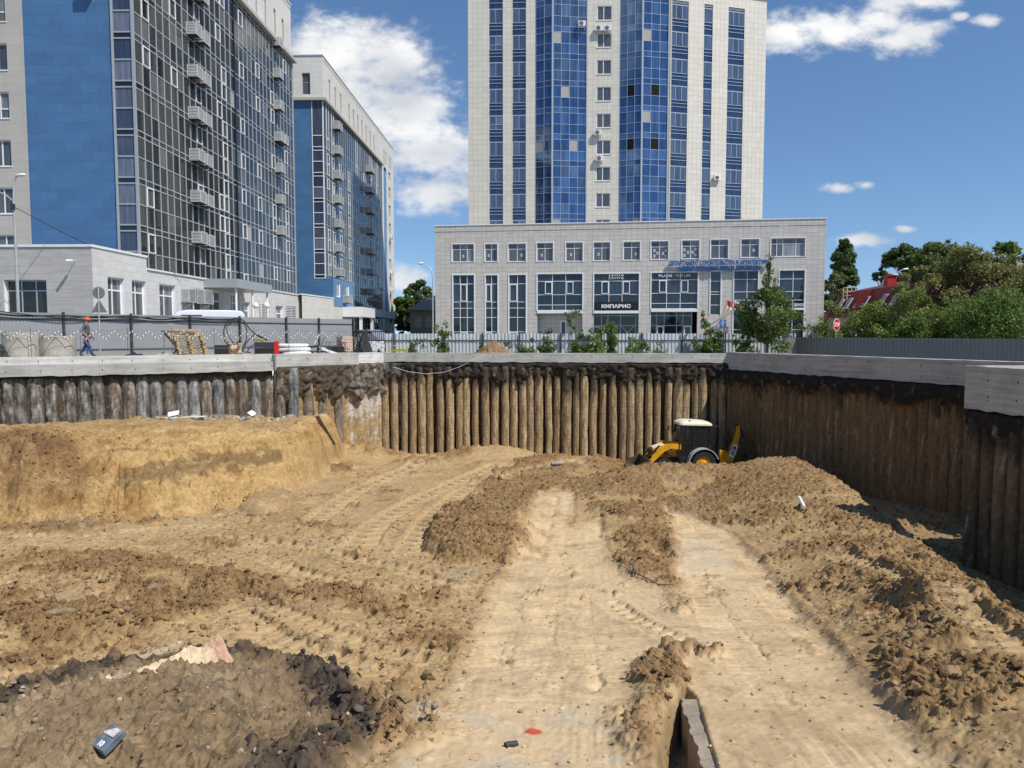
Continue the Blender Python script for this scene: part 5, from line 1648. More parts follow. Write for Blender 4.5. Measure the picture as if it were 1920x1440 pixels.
for z in rows:
    cwd = cw[1] - cw[0]
    t1.window(TW, cw[0], cw[1], z - 1.62, z, -0.06, [cw[0] + cwd * 0.46], [], M['white_frame'], M['glass_win'], 0.09, rng=rng, sill=0.12)
# angled glass bays
for bi, (a, m, b, n1, n2) in enumerate(bays):
    out = 0.85
    root = MB(); edges = [(a, 0.0), (m, out), (b, 0.0)]
    glazing = MB(); bars = MB()
    zl = []
    for z in rows:
        zl += [z - TFH * 0.995, z - TFH * 0.79, z - TFH * 0.42]
    zl.append(rows[-1])
    for q, nn in ((0, n1), (1, n2)):
        (s0, o0), (s1, o1) = edges[q], edges[q + 1]
        A3 = t1.P(s0, 0, o0); B3 = t1.P(s1, 0, o1); d = (B3 - A3); L = d.length; d.normalize()
        ff = Facade(A3, d, Vector((d.y, -d.x, 0)))
        xs_ = [L * i / nn for i in range(nn + 1)]
        def pick(i, j, q=q, bi=bi):
            r = j % 3
            if r == 2 and rng.random() < 0.09: return 1
            if bi == 1 and r == 2 and j // 3 in (3, 5) and ((q == 0 and i == 1) or (q == 1 and i == 1)): return 2
            return 0
        fr = ff.curtain(TW, 'glass_bay', xs_, zl, 0.0, M['tower_frame'], [M['tower_blue'], M['blank'], M['open']], pick, 0.04, 0.04, rng, tilt=0.010)
    mb = MB(); t1.box(mb, m - .1, m + .1, TB, TH, out - .12, out + .06); t1.box(mb, b - 0.02, b + 0.12, TB, TH, -0.05, 0.12); mb.build('bay_edge_profile', M['alu'], TW)
# outdoor units on the tower
gT = 'fan units on the cream tower'
for px, py, what in [(1084, 54, 'white fan unit fixed to the blue bay of the tower beside the middle windows'), (1116, 60, 'white fan unit under a middle tower window, nearer the first blue bay'), (1132, 60, 'white fan unit under a middle tower window, nearer the second blue bay'),
                     (1114, 255, 'white fan unit on the tower beside a middle window, halfway up'), (1117, 303, 'white fan unit on the tower beside a middle window, lowest of the middle ones'), (1336, 339, 'dark fan unit alone on the narrow cream strip of the tower')]:
    f = t1 if px < 1250 else t2
    a, z = fpx(f, px, py)
    ac_unit(what, gT, place(Matrix.Identity(4), f, a, z, 0.35 if px == 1084 else 0.0), 0.85, 0.6)

# ================================================================== office podium
QA, QB = Vector((-8.38, 82.0)), Vector((31.88, 76.7))
POD = thing('office_podium', 'long grey tiled office podium with signs, small upper windows and tall glass fronts', 'office building', (0, 0, 0))
pf = seg_facade(QA, QB); PS = (QB - QA).length
PT = 12.83; PB0 = -1.2


def prect(px0, py0, px1, py1):
    a, z1 = fpx(pf, px0, py0); b, z0 = fpx(pf, px1, py1)
    return (a, b, z0, z1)


up = [(847.5, 888.5, 458, 490.5, 3), (909, 932.5, 457.5, 490, 2), (953, 986, 457, 490, 2), (1006.5, 1037, 455.5, 489.5, 2), (1061, 1092.5, 455, 489.5, 2), (1113, 1144, 454.5, 488.5, 2), (1169, 1200, 453.5, 487.5, 2),
      (1221, 1253, 452.5, 486, 2), (1279, 1311, 451, 485, 2), (1333, 1365, 449.5, 484.5, 2), (1390, 1423, 448.5, 482.5, 2), (1446, 1509, 447, 480.5, 4)]
upr = []
for (a, b, c, d, n) in up: upr.append(prect(a, c, b, d) + (n,))
lows = [(849.5, 889, 516, 3), (910.5, 933, 516, 2), (954.5, 986, 515.5, 2)]
lowr = [fpx(pf, a, 560)[0:1] + fpx(pf, b, 560)[0:1] + (PB0 + 0.4, fpx(pf, a, t)[1]) + (n,) for (a, b, t, n) in lows]
big = [(1007.5, 1092, 514, 582), (1113.5, 1198, 513.5, 582), (1221, 1308, 511.5, 579)]
bigr = [(fpx(pf, a, 550)[0], fpx(pf, b, 550)[0], fpx(pf, a, d)[1], fpx(pf, a, c)[1]) for (a, b, c, d) in big]
r1 = (fpx(pf, 1332, 550)[0], fpx(pf, 1351, 550)[0], fpx(pf, 1340, 590)[1], fpx(pf, 1340, 509)[1])
r2 = (fpx(pf, 1376, 550)[0], fpx(pf, 1421, 550)[0], fpx(pf, 1400, 579)[1], fpx(pf, 1400, 508)[1])
r3 = (fpx(pf, 1461, 550)[0], fpx(pf, 1508, 550)[0], fpx(pf, 1480, 579)[1], fpx(pf, 1480, 507)[1])
holes = [u[:4] for u in upr] + [l[:4] for l in lowr] + [(a, b, PB0, d) for (a, b, c, d) in bigr] + [r1, (r2[0], r2[1], PB0, r2[3]), (r3[0], r3[1], PB0, r3[3])]
mb = MB(); pf.wall(mb, 0, PS, PB0, PT, holes, 0.45)
Wd = 16.0
pl = [QA, QB, QB + Vector((pf.n.x, pf.n.y)) * -Wd, QA + Vector((pf.n.x, pf.n.y)) * -Wd]
for i in (1, 2, 3):
    A, B = pl[i], pl[(i + 1) % 4]; L = (B - A).length
    mb.quad((A.x, A.y, PB0), (B.x, B.y, PB0), (B.x, B.y, PT), (A.x, A.y, PT), 0, [(0, PB0), (L, PB0), (L, PT), (0, PT)])
mb.build('tiled_wall', M['podium_tile'], POD)
mb = MB(); mb.prism([(p.x, p.y, PT - 0.7) for p in pl], (0, 0, 0.1)); mb.build('roof', M['roofing'], POD)
mb = MB(); pf.box(mb, -0.06, PS + 0.06, PT, PT + 0.1, -0.5, 0.07); mb.build('parapet_cap', M['coping'], POD)
rng = random.Random(41)
notes = MB()
for k, (a, b, z0, z1, n) in enumerate(upr):
    w = b - a
    mull = [a + w * f for f in {2: (.5,), 3: (.36, .68), 4: (.18, .36, .74)}[n]]
    win = pf.window(POD, a, b, z0, z1, -0.16, mull, [z1 - (z1 - z0) * 0.30], M['white_frame'], M['glass_win'], 0.065, rng=rng, sill=0.2)
    q = MB(); pf.box(q, a - .09, a, z0 - .05, z1 + .09, -.1, .05); pf.box(q, b, b + .09, z0 - .05, z1 + .09, -.1, .05); pf.box(q, a, b, z1, z1 + .09, -.098, .048); q.build('trim', M['white_frame'], win)
    spots = {0: [(.5, .32)], 1: [(.3, .34)], 2: [(.75, .36)], 3: [(.3, .34)], 4: [(.3, .36)], 5: [(.3, .36)], 6: [(.75, .34)], 7: [(.2, .5), (.38, .35), (.2, .2), (.85, .5), (.7, .33), (.85, .18)], 8: [(.15, .5), (.35, .36), (.15, .2), (.62, .36), (.8, .52), (.8, .22)], 10: [(.72, .40)]}.get(k, [])
    if spots:
        for (fx, fz) in spots:
            q = MB(); c = pf.P(a + w * fx, z0 + (z1 - z0) * fz, -0.19); q.obox(c, pf.u * .10, pf.n * .004, Vector((0, 0, .14)), 0)
            q.obox(c + pf.n * .006, pf.u * .07, pf.n * .003, Vector((0, 0, .09)), 1)
            q.build('paper_notice', [M['white_paint'], M['grey_alu']], win)



def tall_glass(a, b, z0, z1, xs, zs, name='tall_window', gm='glass_pod', o=-0.12, fm='white_frame'):
    f = pf.curtain(POD, name, xs, zs, o, M[fm], [M[gm]], lambda i, j: 0, 0.055, 0.06, rng, tilt=0.01)
    q = MB(); pf.box(q, a - .1, a, z0, z1 + .1, -.2, .06); pf.box(q, b, b + .1, z0, z1 + .1, -.2, .06); pf.box(q, a, b, z1, z1 + .1, -.198, .058); q.build('trim', M['white_frame'], f)
    return f


for (a, b, z0, z1, n) in lowr:
    w = b - a; h = z1 - z0
    f = tall_glass(a, b, z0, z1, [a + w * i / n for i in range(n + 1)], [z0, z0 + 2.2, z0 + 3.75, z0 + 4.75, z1 - 2.9, z1 - 0.95, z1])
    q = MB()
    i = 1 if n == 3 else 0
    c0, c1 = a + w * i / n + .04, a + w * (i + 1) / n - .04
    for (zz0, zz1) in ((z0 + .1, z0 + 2.15), (z1 - 2.85, z1 - 1.0)):
        pf.box(q, c0, c0 + .08, zz0, zz1, -.1, -.02); pf.box(q, c1 - .08, c1, zz0, zz1, -.1, -.02); pf.box(q, c0 + .08, c1 - .08, zz0, zz0 + .08, -.098, -.022); pf.box(q, c0 + .08, c1 - .08, zz1 - .08, zz1, -.098, -.022)
    q.build('opening_sash', M['white_frame'], f)
for k, (a, b, z0, z1) in enumerate(bigr):
    w = b - a
    f = tall_glass(a, b, z0, z1, [a, a + w * .335, a + w * .63, b], [z0, z0 + (z1 - z0) * .15, z0 + (z1 - z0) * .43, z0 + (z1 - z0) * .80, z1], 'shop_window')
    q = MB()
    for (c0, c1) in ((a + w * .17, a + w * .33), (a + w * .645, a + w * .80)):
        zz0, zz1 = z0 + (z1 - z0) * .45, z0 + (z1 - z0) * .79
        pf.box(q, c0, c0 + .08, zz0, zz1, -.1, -.02); pf.box(q, c1 - .08, c1, zz0, zz1, -.1, -.02); pf.box(q, c0 + .08, c1 - .08, zz0, zz0 + .08, -.098, -.022); pf.box(q, c0 + .08, c1 - .08, zz1 - .08, zz1, -.098, -.022)
    q.build('opening_sash', M['white_frame'], f)
    q = MB(); pf.box(q, a, b, z0 - .32, z0 - 0.04, -.4, .12); q.build('shop_ledge', M['white_paint'], f)
    # recessed ground floor under the glass
    if k == 0:
        g = MB(); pf.wall(g, a - .02, b + .02, PB0, z0 - .3, [(a + w * .5, a + w * .64, PB0 + .4, 2.6)], .1, o=-1.0); pf.wall(g, b - w * .25, b + 0.02, PB0, z0 - .3, o=-.9); g.build('recess_wall', M['podium_tile'], POD)
        d = pf.window(POD, a + w * .5, a + w * .64, PB0 + .4, 2.6, -1.03, [], [], M['white_frame'], M['glass_dark'], .14, rng=rng, name='door')
    else:
        f2_ = pf.curtain(POD, 'shop_front', [a + w * v for v in (0, .17, .32, .60, .94, 1.0)] if k == 1 else [a + w * v for v in (0, .13, .30, .57, .71, .90)], [PB0 + .3, 2.05, 3.1, z0 - .32], -.75, M['grey_alu'], [M['glass_dark']], lambda i, j: 0, .07, .05, rng)
        if k == 2:
            for (c0, c1) in ((a + w * .14, a + w * .29), (a + w * .73, a + w * .89)):
                q = MB(); pf.box(q, c0, c0 + .1, -.7, 2.0, -.74, -.66); pf.box(q, c1 - .1, c1, -.7, 2.0, -.74, -.66); pf.box(q, c0 + .1, c1 - .1, 1.9, 2.0, -.738, -.662); q.build('door_frame', M['white_frame'], f2_)
        else:
            c = a + w * .76; q = MB()
            for sgn in (-1, 1):
                q.bar(pf.P(c - .9 * sgn, .2, -.68), pf.P(c + .9 * sgn, 2.3, -.68), .06)
            q.build('cross_brace', M['galv'], f2_)
            q = MB(); pf.box(q, a + .05, a + .95, 1.85, 2.0, -.74, -.66); pf.box(q, a + .85, a + .95, -.7, 1.85, -.74, -.66); q.build('door_frame', M['galv'], f2_)
a, b, z0, z1 = r1
tall_glass(a, b, z0, z1, [a, b], [z0, z0 + 1.0, z0 + 2.1, z1 - 1.9 - .2, z1 - 1.0, z1])
for (a, b, z0, z1) in (r2, r3):
    w = b - a
    f = tall_glass(a, b, PB0 + .3, z1, [a, a + w * .45, a + w * .72, b] if a < 30 else [a, a + w * .55, b], [PB0 + .3, 1.6, z0 - .1, z0 + .9, z0 + (z1 - z0) * .45, z0 + (z1 - z0) * .78, z1], 'shop_window')
    q = MB(); pf.box(q, a, b, z0 - .12, z0 + .1, -.3, .1); q.build('shop_ledge', M['white_paint'], f)
# signs
M['sign_white'] = plain('sign_white', (.85, .85, .85), .4, var=.02)
M['sign_blue'] = plain('sign_blue', (.012, .10, .30), .35, var=.12)
M['sign_green'] = plain('sign_green', (.35, .5, .1), .4, var=.05)
up_ = Vector((0, 0, 1))


def sign(body, px, py, hpx, wpx, mat, o=0.06, shear=0.0, bold=0.0, name='lettering', depth=.05, spacing=1.0):
    a, z = fpx(pf, px, py); Y = (pf.P(a, z)).y
    return text_mesh(name, body, hpx * Y / FPX / 0.72, M[mat], POD, pf.P(a, z, o), pf.u, up_, depth, shear, wpx * Y / FPX, spacing, bold)


sign('КИПАРИС', 1155, 574.5, 6.2, 54, 'sign_white', .03, bold=.018)
q = MB(); a, b, z0, z1 = bigr[1]; pf.box(q, a + .05, b - .05, z0 - .02, z0 + .9, -.10, -.02); q.build('sign_board', M['black'], POD)
for dx in (-34, 34): sign('СПА', 1155 + dx, 575, 2.0, 4.5, 'sign_blue', .03)
sign('PILATES', 1247.5, 517.2, 4.6, 24, 'sign_white', .0, bold=.004)
sign('FOR LIFE', 1281, 517.0, 4.6, 26, 'sign_white', .0, bold=.004)
sign('|', 1263.5, 517.5, 7.5, 0.8, 'sign_green', .0)
sign('LEVITA', 1156, 516.2, 3.6, 27, 'sign_white', .0)
sign('LEVITA', 1156, 521.4, 3.6, 27, 'sign_white', .0)
sign('ДЕПАРТАМЕНТ СТРОИТЕЛЬСТВА И АРХИТЕКТУРЫ', 1346, 493.6, 7.6, 184, 'sign_blue', .30, .25, .03, depth=.16)
sign('АДМИНИСТРАЦИИ ГОРОДА БЕЛГОРОДА', 1347, 503.6, 7.6, 149, 'sign_blue', .30, .25, .03, depth=.16)
sign('ПОТОЛКИ ДВЕРИ', 1398, 574, 4.6, 40, 'sign_white', .12, bold=.01)
sign('ОБОИ И ДЕКОР', 1485, 572, 4.6, 44, 'sign_white', .12, bold=.01)
for i, (px, what) in enumerate([(1320.5, 'blue plaque with white writing, on the dance studio side of the door'), (1356, 'blue plaque with a white emblem under the wall flags')]):
    a, z = fpx(pf, px, 607); k = 80 / FPX
    t = thing('wall_plaque', what, 'sign', pf.P(a, z, .0), math.atan2(pf.u.y, pf.u.x), 'blue plaques at the department door')
    q = MB(); q.box(-5.5 * k, 5.5 * k, -.05, -.005, -7 * k, 7 * k); q.build('board', M['sign_blue'] if False else plain('plaque_blue', (.08, .2, .5), .4, var=.04), t)
    q = MB()
    q.prism([(-.06, -.055, .22), (.06, -.055, .22), (.06, -.055, .30), (0, -.055, .36), (-.06, -.055, .30)], (0, -.006, 0))
    for j in range(5): q.box(-.22 + .03 * (j % 2), .22 - .03 * (j % 3), -.06, -.052, .12 - j * .1, .155 - j * .1)
    q.build('lettering', M['sign_white'], t)
# three flags on slanting poles by the door
M['flag_red'] = plain('flag_red', (.55, .04, .04), .7, var=.1); M['flag_white'] = plain('flag_white', (.75, .75, .74), .7); M['flag_blue'] = plain('flag_blue', (.04, .07, .3), .7)
M['flag_green'] = plain('flag_green', (.03, .12, .07), .7)
for i, (dx, cols, what) in enumerate([(0, ['flag_red', 'flag_red', 'flag_white'], 'drooping red and white flag on a wall pole, nearest the blue plaque door'), (1, ['flag_white', 'flag_red', 'flag_blue'], 'white, red and blue flag on the middle of three wall poles'), (2, ['flag_green', 'flag_blue', 'flag_white'], 'dark green and blue flag, outermost of three wall poles')]):
    a, z = fpx(pf, 1352 + 3 * i, 597)
    t = thing('wall_flag', what, 'flag', pf.P(a, z, 0), math.atan2(pf.u.y, pf.u.x), 'flags over the department door')
    ax = 0.5 + .55 * i; q = MB(); e = Vector((ax, -1.0, 1.9)); q.tube([(0, 0, 0), e], .03, 8); q.build('pole', M['wood'], t)
    q = MB()
    for c in range(3):
        for j in range(5):
            z_ = lambda jj, cc: 1.85 - cc * .28 - jj * .05
            x_ = lambda jj: ax - .05 + .10 * jj; y_ = lambda jj: -.98 + .06 * math.sin(jj * 1.7)
            q.quad((x_(j), y_(j), z_(j, c)), (x_(j + 1), y_(j + 1), z_(j + 1, c)), (x_(j + 1), y_(j + 1), z_(j + 1, c + 1)), (x_(j), y_(j), z_(j, c + 1)), c)
    fl = q.build('cloth', [M[c] for c in cols], t)
    sm = fl.modifiers.new('thickness', 'SOLIDIFY'); sm.thickness = .01
# ================================================================== vegetation
def leaf_mat(name, dark, mid, light, trans=0.42):
    m, nt, p = new_mat(name)
    N, L = nt.nodes.new, nt.links.new
    g = N('ShaderNodeNewGeometry'); r = N('ShaderNodeValToRGB')
    r.color_ramp.elements[0].color = dark + (1,); r.color_ramp.elements[1].color = light + (1,)
    e = r.color_ramp.elements.new(0.55); e.color = mid + (1,)
    L(g.outputs['Random Per Island'], r.inputs[0]); L(r.outputs[0], p.inputs['Base Color'])
    p.inputs['Roughness'].default_value = 0.55; p.inputs['Specular IOR Level'].default_value = 0.35
    t = N('ShaderNodeBsdfTranslucent'); L(r.outputs[0], t.inputs['Color'])
    mx = N('ShaderNodeMixShader'); mx.inputs[0].default_value = trans
    L(p.outputs[0], mx.inputs[1]); L(t.outputs[0], mx.inputs[2])
    L(mx.outputs[0], nt.nodes['Material Output'].inputs['Surface'])
    return m


LEAF = {
    'bright': leaf_mat('young_maple_leaf', (.101, .155, .027), (.196, .270, .049), (.324, .392, .095)),
    'green': leaf_mat('green_leaf', (.061, .105, .022), (.119, .178, .038), (.209, .270, .081)),
    'dark': leaf_mat('dark_leaf', (.050, .085, .027), (.095, .148, .046), (.173, .239, .083)),
    'olive': leaf_mat('olive_leaf', (.123, .128, .039), (.222, .222, .066), (.346, .329, .123)),
    'pale': leaf_mat('pale_leaf', (.101, .132, .046), (.169, .209, .081), (.270, .297, .142)),
    'fresh': leaf_mat('fresh_leaf', (.074, .132, .024), (.135, .216, .043), (.223, .317, .074)),
}
M['bark'] = plain('bark', (.13, .10, .075), .95, var=.35, scale=8, bump=.5)


def plant(name, label, cat, base, H, clumps, nleaf, leaf, kind, seed, trunk_r=0.08, limbs=12, group=None, twig=0.012, droop=0.0, aspect=0.55, part='crown'):
    """trunk and limbs grown to leaf clumps (x, y, z, rx, rz) given about the base"""
    rng = np.random.default_rng(seed)
    t = thing(name, label, cat, base, 0, group)
    mb = MB(); cl = list(clumps)
    order = sorted(range(len(cl)), key=lambda i: -cl[i][2])
    topc = cl[order[0]]
    stem = [Vector((0, 0, -0.3)), Vector((rng.normal() * .05 * H * .3, rng.normal() * .05 * H * .3, H * .35)), Vector((topc[0] * .6, topc[1] * .6, H * .7)), Vector((topc[0], topc[1], topc[2]))]
    mb.tube(stem, [trunk_r, trunk_r * .8, trunk_r * .45, twig], 8)
    for i in order[1:limbs + 1]:
        c = cl[i]; f = max(0.08, min(0.75, c[2] / H * 0.65)); k = f * 3
        a = stem[int(k)].lerp(stem[int(k) + 1], k - int(k)) if k < 3 else stem[3]
        e = Vector(c[:3]); mid = a.lerp(e, .5) + Vector((0, 0, (e - a).length * .12))
        r0 = trunk_r * (0.55 - .35 * f)
        mb.tube([a, mid, e], [r0, r0 * .6, twig], 6)
        for _ in range(2):
            d = Vector(rng.normal(size=3)); d.z = abs(d.z) * .6
            mb.tube([mid.lerp(e, .4), e + d.normalized() * c[3] * .7], [r0 * .4, twig * .6], 5)
    mb.build('trunk', M['bark'], t, smooth=True)
    w = np.array([c[3] ** 2 * c[4] for c in cl]) ** 0.8; w /= w.sum()
    idx = rng.choice(len(cl), nleaf, p=w)
    C = np.array(cl)[idx]
    d = rng.normal(size=(nleaf, 3)); d /= np.linalg.norm(d, axis=1)[:, None]
    rad = rng.random(nleaf) ** 0.45
    P = C[:, :3] + d * rad[:, None] * np.stack([C[:, 3], C[:, 3], C[:, 4]], -1)
    # break the crown into sprays
    P += rng.normal(size=P.shape) * 0.02 * H * .2
    nrm = d * .6 + rng.normal(size=(nleaf, 3)) * .6 + np.array([0, 0, .35]); nrm /= np.linalg.norm(nrm, axis=1)[:, None]
    a = np.cross(nrm, rng.normal(size=(nleaf, 3))); a /= np.linalg.norm(a, axis=1)[:, None] + 1e-9
    a[:, 2] -= droop; a /= np.linalg.norm(a, axis=1)[:, None]
    b = np.cross(nrm, a)
    s = (leaf * rng.uniform(.6, 1.35, nleaf))[:, None]
    V = np.stack([P - a * s, P + b * s * aspect - nrm * s * .12, P + a * s, P - b * s * aspect - nrm * s * .12], 1)
    q = np.arange(nleaf * 4).reshape(-1, 4)
    np_mesh(part, V.reshape(-1, 3), q, LEAF[kind], t)
    return t


def crown_clumps(n, W, z0, z1, seed, shape='round', cr=0.28, depth=None):
    """n clumps filling a crown W wide between z0 and z1"""
    rng = np.random.default_rng(seed); out = []; depth = depth or W
    for i in range(n):
        f = rng.random()
        if shape == 'round': k = math.sqrt(max(0.05, 1 - (2 * f - 1) ** 2))
        elif shape == 'column': k = min(1, 1.5 * math.sin(math.pi * min(1, max(.04, f * .93 + .05))) ** .6) * (1.0 if f < .5 else 1.0 - 1.0 * (f - .5))
        elif shape == 'cone': k = (1 - f) ** .75 + .08
        else: k = 1 - .35 * f
        a = rng.random() * 6.283; r = math.sqrt(rng.random()) * k
        c = cr * W * rng.uniform(.55, 1.2) * (0.5 + .5 * k)
        out.append((math.cos(a) * r * W * .42, math.sin(a) * r * depth * .42, z0 + (z1 - z0) * f, c, c * rng.uniform(.6, .95)))
    return out


def spray_clumps(n, W, H, seed, stems=5, low=0.15):
    """upright shrub: leafy sprays along several leaning stems"""
    rng = np.random.default_rng(seed); out = []
    tips = [(rng.normal() * W * .3, rng.normal() * W * .25, H * rng.uniform(.6, 1.0)) for _ in range(stems)]
    tips[0] = (tips[0][0] * .4, 0, H)
    for i in range(n):
        t = tips[i % stems]; f = rng.uniform(low, 1.0)
        r = W * .17 * (1.15 - .6 * f) * rng.uniform(.6, 1.3)
        out.append((t[0] * f + rng.normal() * W * .06, t[1] * f + rng.normal() * W * .06, t[2] * f, r, r * .9))
    return out


def gz(x, y): return street_z(x, y)


def basepx(px, Y):
    p = at(px, 640, Y)
    return (p.x, Y, gz(p.x, Y))


def topz(py, Y): return at(960, py, Y).z


gF = 'bushes growing along the pale corrugated fence'
for i, (px, Y, ytop, W, n, kind, lab, seed) in enumerate([
    (834, 45.5, 594, 1.5, 900, 'green', 'thin dark sapling before the pale fence, beside the first tall window of the podium', 1),
    (903, 45.2, 628, 0.7, 500, 'green', 'small vine clump on a fence post beside the brown earth pile', 2),
    (985, 45.0, 636, 1.5, 1500, 'pale', 'low pale weeds between the earth pile and the recessed door', 3),
    (1022, 45.2, 618, 1.3, 1300, 'green', 'scrubby green bush below the recessed grey door', 4),
    (1084, 46.2, 578, 1.4, 1500, 'fresh', 'tall narrow sapling covering the edge of the recessed door', 5),
    (1118, 45.0, 614, 1.5, 1700, 'bright', 'yellow-green bush before the dark shopfront under the white sign', 6),
    (1150, 45.6, 596, 1.3, 1700, 'fresh', 'sapling with light green leaves before the crossed shop window', 7),
    (1192, 45.0, 622, 1.5, 1500, 'fresh', 'low green bush under the pillar between the two shopfronts', 8),
    (1240, 45.0, 640, 1.4, 700, 'pale', 'sparse weeds at the fence foot below the dance studio', 9),
    (1326, 45.6, 580, 0.95, 1500, 'bright', 'slim bright sapling standing before the blue plaques', 10),
    (1340, 44.9, 618, 1.7, 1900, 'fresh', 'leafy bush at the foot of the slim bright sapling', 11),
    (1398, 45.1, 606, 1.0, 1200, 'bright', 'narrow bright shrub beside the grey fence panels under the flags', 12),
    (770, 45.3, 634, 1.2, 500, 'dark', 'dark straggly weeds before the pale fence, beside the yellow barrier', 13),
    (1490, 45.0, 642, 1.2, 500, 'green', 'thin weeds where the pale fence meets the dark fence', 14)]):
    b = basepx(px, Y); H = topz(ytop, Y) - b[2]
    plant('bush', lab, 'bush', b, H, spray_clumps(40, W * 1.3, H, seed, 5, 0.12), int(n * 1.6), 0.075, kind, seed, 0.025, 8, gF, 0.006, part='leaves')

# the slender tree before the podium
b = basepx(1440, 43.6); H = topz(472, 43.6) - b[2]
cl = crown_clumps(60, 4.1, 1.7, 4.6, 51, 'round', .15) + crown_clumps(22, 1.7, 4.2, H - .7, 52, 'cone', .2) + crown_clumps(6, .6, H - 1.1, H, 53, 'cone', .3) + [(1.2 * a_, .2, 1.2 + .2 * a_, .45, .4) for a_ in (-1.1, -.7, .5, .9)]
plant('young_tree', 'slender young tree with open leafy crown standing before the podium signs', 'tree', b, H, cl, 9000, 0.085, 'green', 51, .075, 34, None, .008)

gR = 'leafy shrubs behind the dark fence'
for i, (px, Y, ytop, W, n, kind, lab, seed) in enumerate([
    (1545, 52, 590, 2.2, 2400, 'green', 'green shrub between the podium end and the stop sign', 21),
    (1592, 50, 588, 2.2, 2600, 'bright', 'yellow-green maple shrub just beside the stop sign', 22),
    (1632, 49, 548, 2.3, 3000, 'bright', 'tall yellow-green maple shrub below the red chimney', 23),
    (1672, 48.5, 530, 2.6, 3400, 'bright', 'tallest yellow-green maple shrub, before the red roof with the lamp', 24),
    (1716, 47.5, 572, 2.6, 3400, 'bright', 'yellow-green shrub at the dark foot of the olive trees', 25),
    (1764, 46.5, 574, 2.5, 3000, 'bright', 'shrub with serrated light leaves before the shaded gap of the olive trees', 26),
    (1560, 49, 618, 1.6, 1500, 'bright', 'low bright shrub at the post of the stop sign', 27),
    (1800, 45, 562, 2.4, 3200, 'fresh', 'arching green shrub beside the big fresh green bush', 28)]):
    b = basepx(px, Y); H = topz(ytop, Y) - b[2]
    plant('bush', lab, 'bush', b, H, spray_clumps(64, W * 1.55, H, seed, 9, 0.2), int(n * 2.3), 0.085, kind, seed, .035, 12, gR, .007, part='leaves')
b = basepx(1868, 41.5); H = topz(545, 41.5) - b[2]
plant('bush', 'big rounded fresh green bush hanging over the dark fence at the picture edge', 'bush', b, H, crown_clumps(60, 5.2, .4, H - .3, 31, 'round', .17) + crown_clumps(30, 4.6, H * .5, H + .2, 32, 'round', .10), 17000, .075, 'fresh', 31, .06, 20, gR, .007, part='leaves')

gT2 = 'trees beyond the dark fence'
for (px, Y, ytop, W, z0f, n, kind, shape, leaf, lab, seed, ncl) in [
    (1577, 112, 436, 5.0, .03, 21000, 'dark', 'column', .26, 'tall dense columnar poplar beside the podium end', 61, 120),
    (1694, 118, 450, 9.2, .25, 11000, 'dark', 'round', .28, 'dark round-crowned tree behind the red roof', 62, 60),
    (1652, 122, 488, 5.0, .25, 4500, 'dark', 'round', .28, 'smaller dark tree stepping down beside the round-crowned one', 63, 30),
    (1560, 104, 508, 5.4, .1, 4500, 'pale', 'round', .25, 'pale grey-green tree at the foot of the poplar', 64, 34),
    (1748, 62, 446, 6.2, .1, 15000, 'green', 'round', .13, 'tall leafy green tree over the end of the red roof', 65, 70),
    (1808, 56, 448, 7.6, .08, 17000, 'olive', 'round', .12, 'broad olive-green tree in the middle of the thicket', 66, 80),
    (1770, 66, 440, 7.2, .3, 9000, 'pale', 'round', .15, 'pale feathery tree top showing above the olive thicket', 67, 50),
    (1878, 60, 444, 6.0, .4, 6000, 'fresh', 'round', .17, 'fresh green spreading tree with bare twigs against the sky', 68, 34),
    (1905, 54, 470, 6.0, .08, 10000, 'olive', 'round', .12, 'dense olive tree before the brick house at the picture edge', 69, 60),
    (1712, 55, 490, 4.2, .05, 6000, 'olive', 'round', .11, 'thin brownish twiggy tree rising in front of the red roof end', 74, 40),
    (1965, 50, 470, 6.5, .08, 6000, 'olive', 'round', .13, 'olive tree beyond the picture edge beside the brick house', 70, 60)]:
    b = basepx(px, Y); H = topz(ytop, Y) - b[2]
    cr = .17 if shape == 'column' else .125; n = int(n * (1.15 if shape == 'column' else 1.25))
    plant('tree', lab, 'tree', b, H, crown_clumps(ncl, W, H * z0f, H * .94, seed, shape, cr), n, leaf, kind, seed, .16 if Y > 100 else .09, 26, gT2, .02)
gL = 'trees in the gap beside the second block'
for (px, Y, ytop, W, n, kind, lab, seed) in [(786, 142, 518, 6.2, 7000, 'dark', 'dark leafy tree showing over the old house roof', 71), (757, 128, 548, 4.6, 5000, 'green', 'green tree tight against the end of the second block', 72), (806, 150, 545, 4.5, 3500, 'dark', 'small dark tree between the old house and the street lamp', 73)]:
    b = basepx(px, Y); H = topz(ytop, Y) - b[2]
    plant('tree', lab, 'tree', b, H, crown_clumps(34, W, H * .12, H * .94, seed, 'round', .18), n, .30, kind, seed, .16, 18, gL, .02)

# ================================================================== houses in the distance
M['red_roof'] = plain('red_metal_roof', (.17, .026, .028), .45, .1, var=.12, scale=1.5)
M['red_bright'] = plain('red_sheet', (.40, .035, .035), .45, var=.08)
M['cream_wall'] = plain('cream_plaster', (.50, .45, .35), .9, var=.08)
M['olive_wall'] = plain('aged_plaster', (.27, .25, .18), .9, var=.12)
M['slate'] = plain('grey_sheet_roof', (.16, .165, .175), .7, var=.15)
M['brick'] = tiles('orange_brick', (.36, .13, .06), (.3, .25, .2), .25, .075, .01, tone=.15, offset=.5)


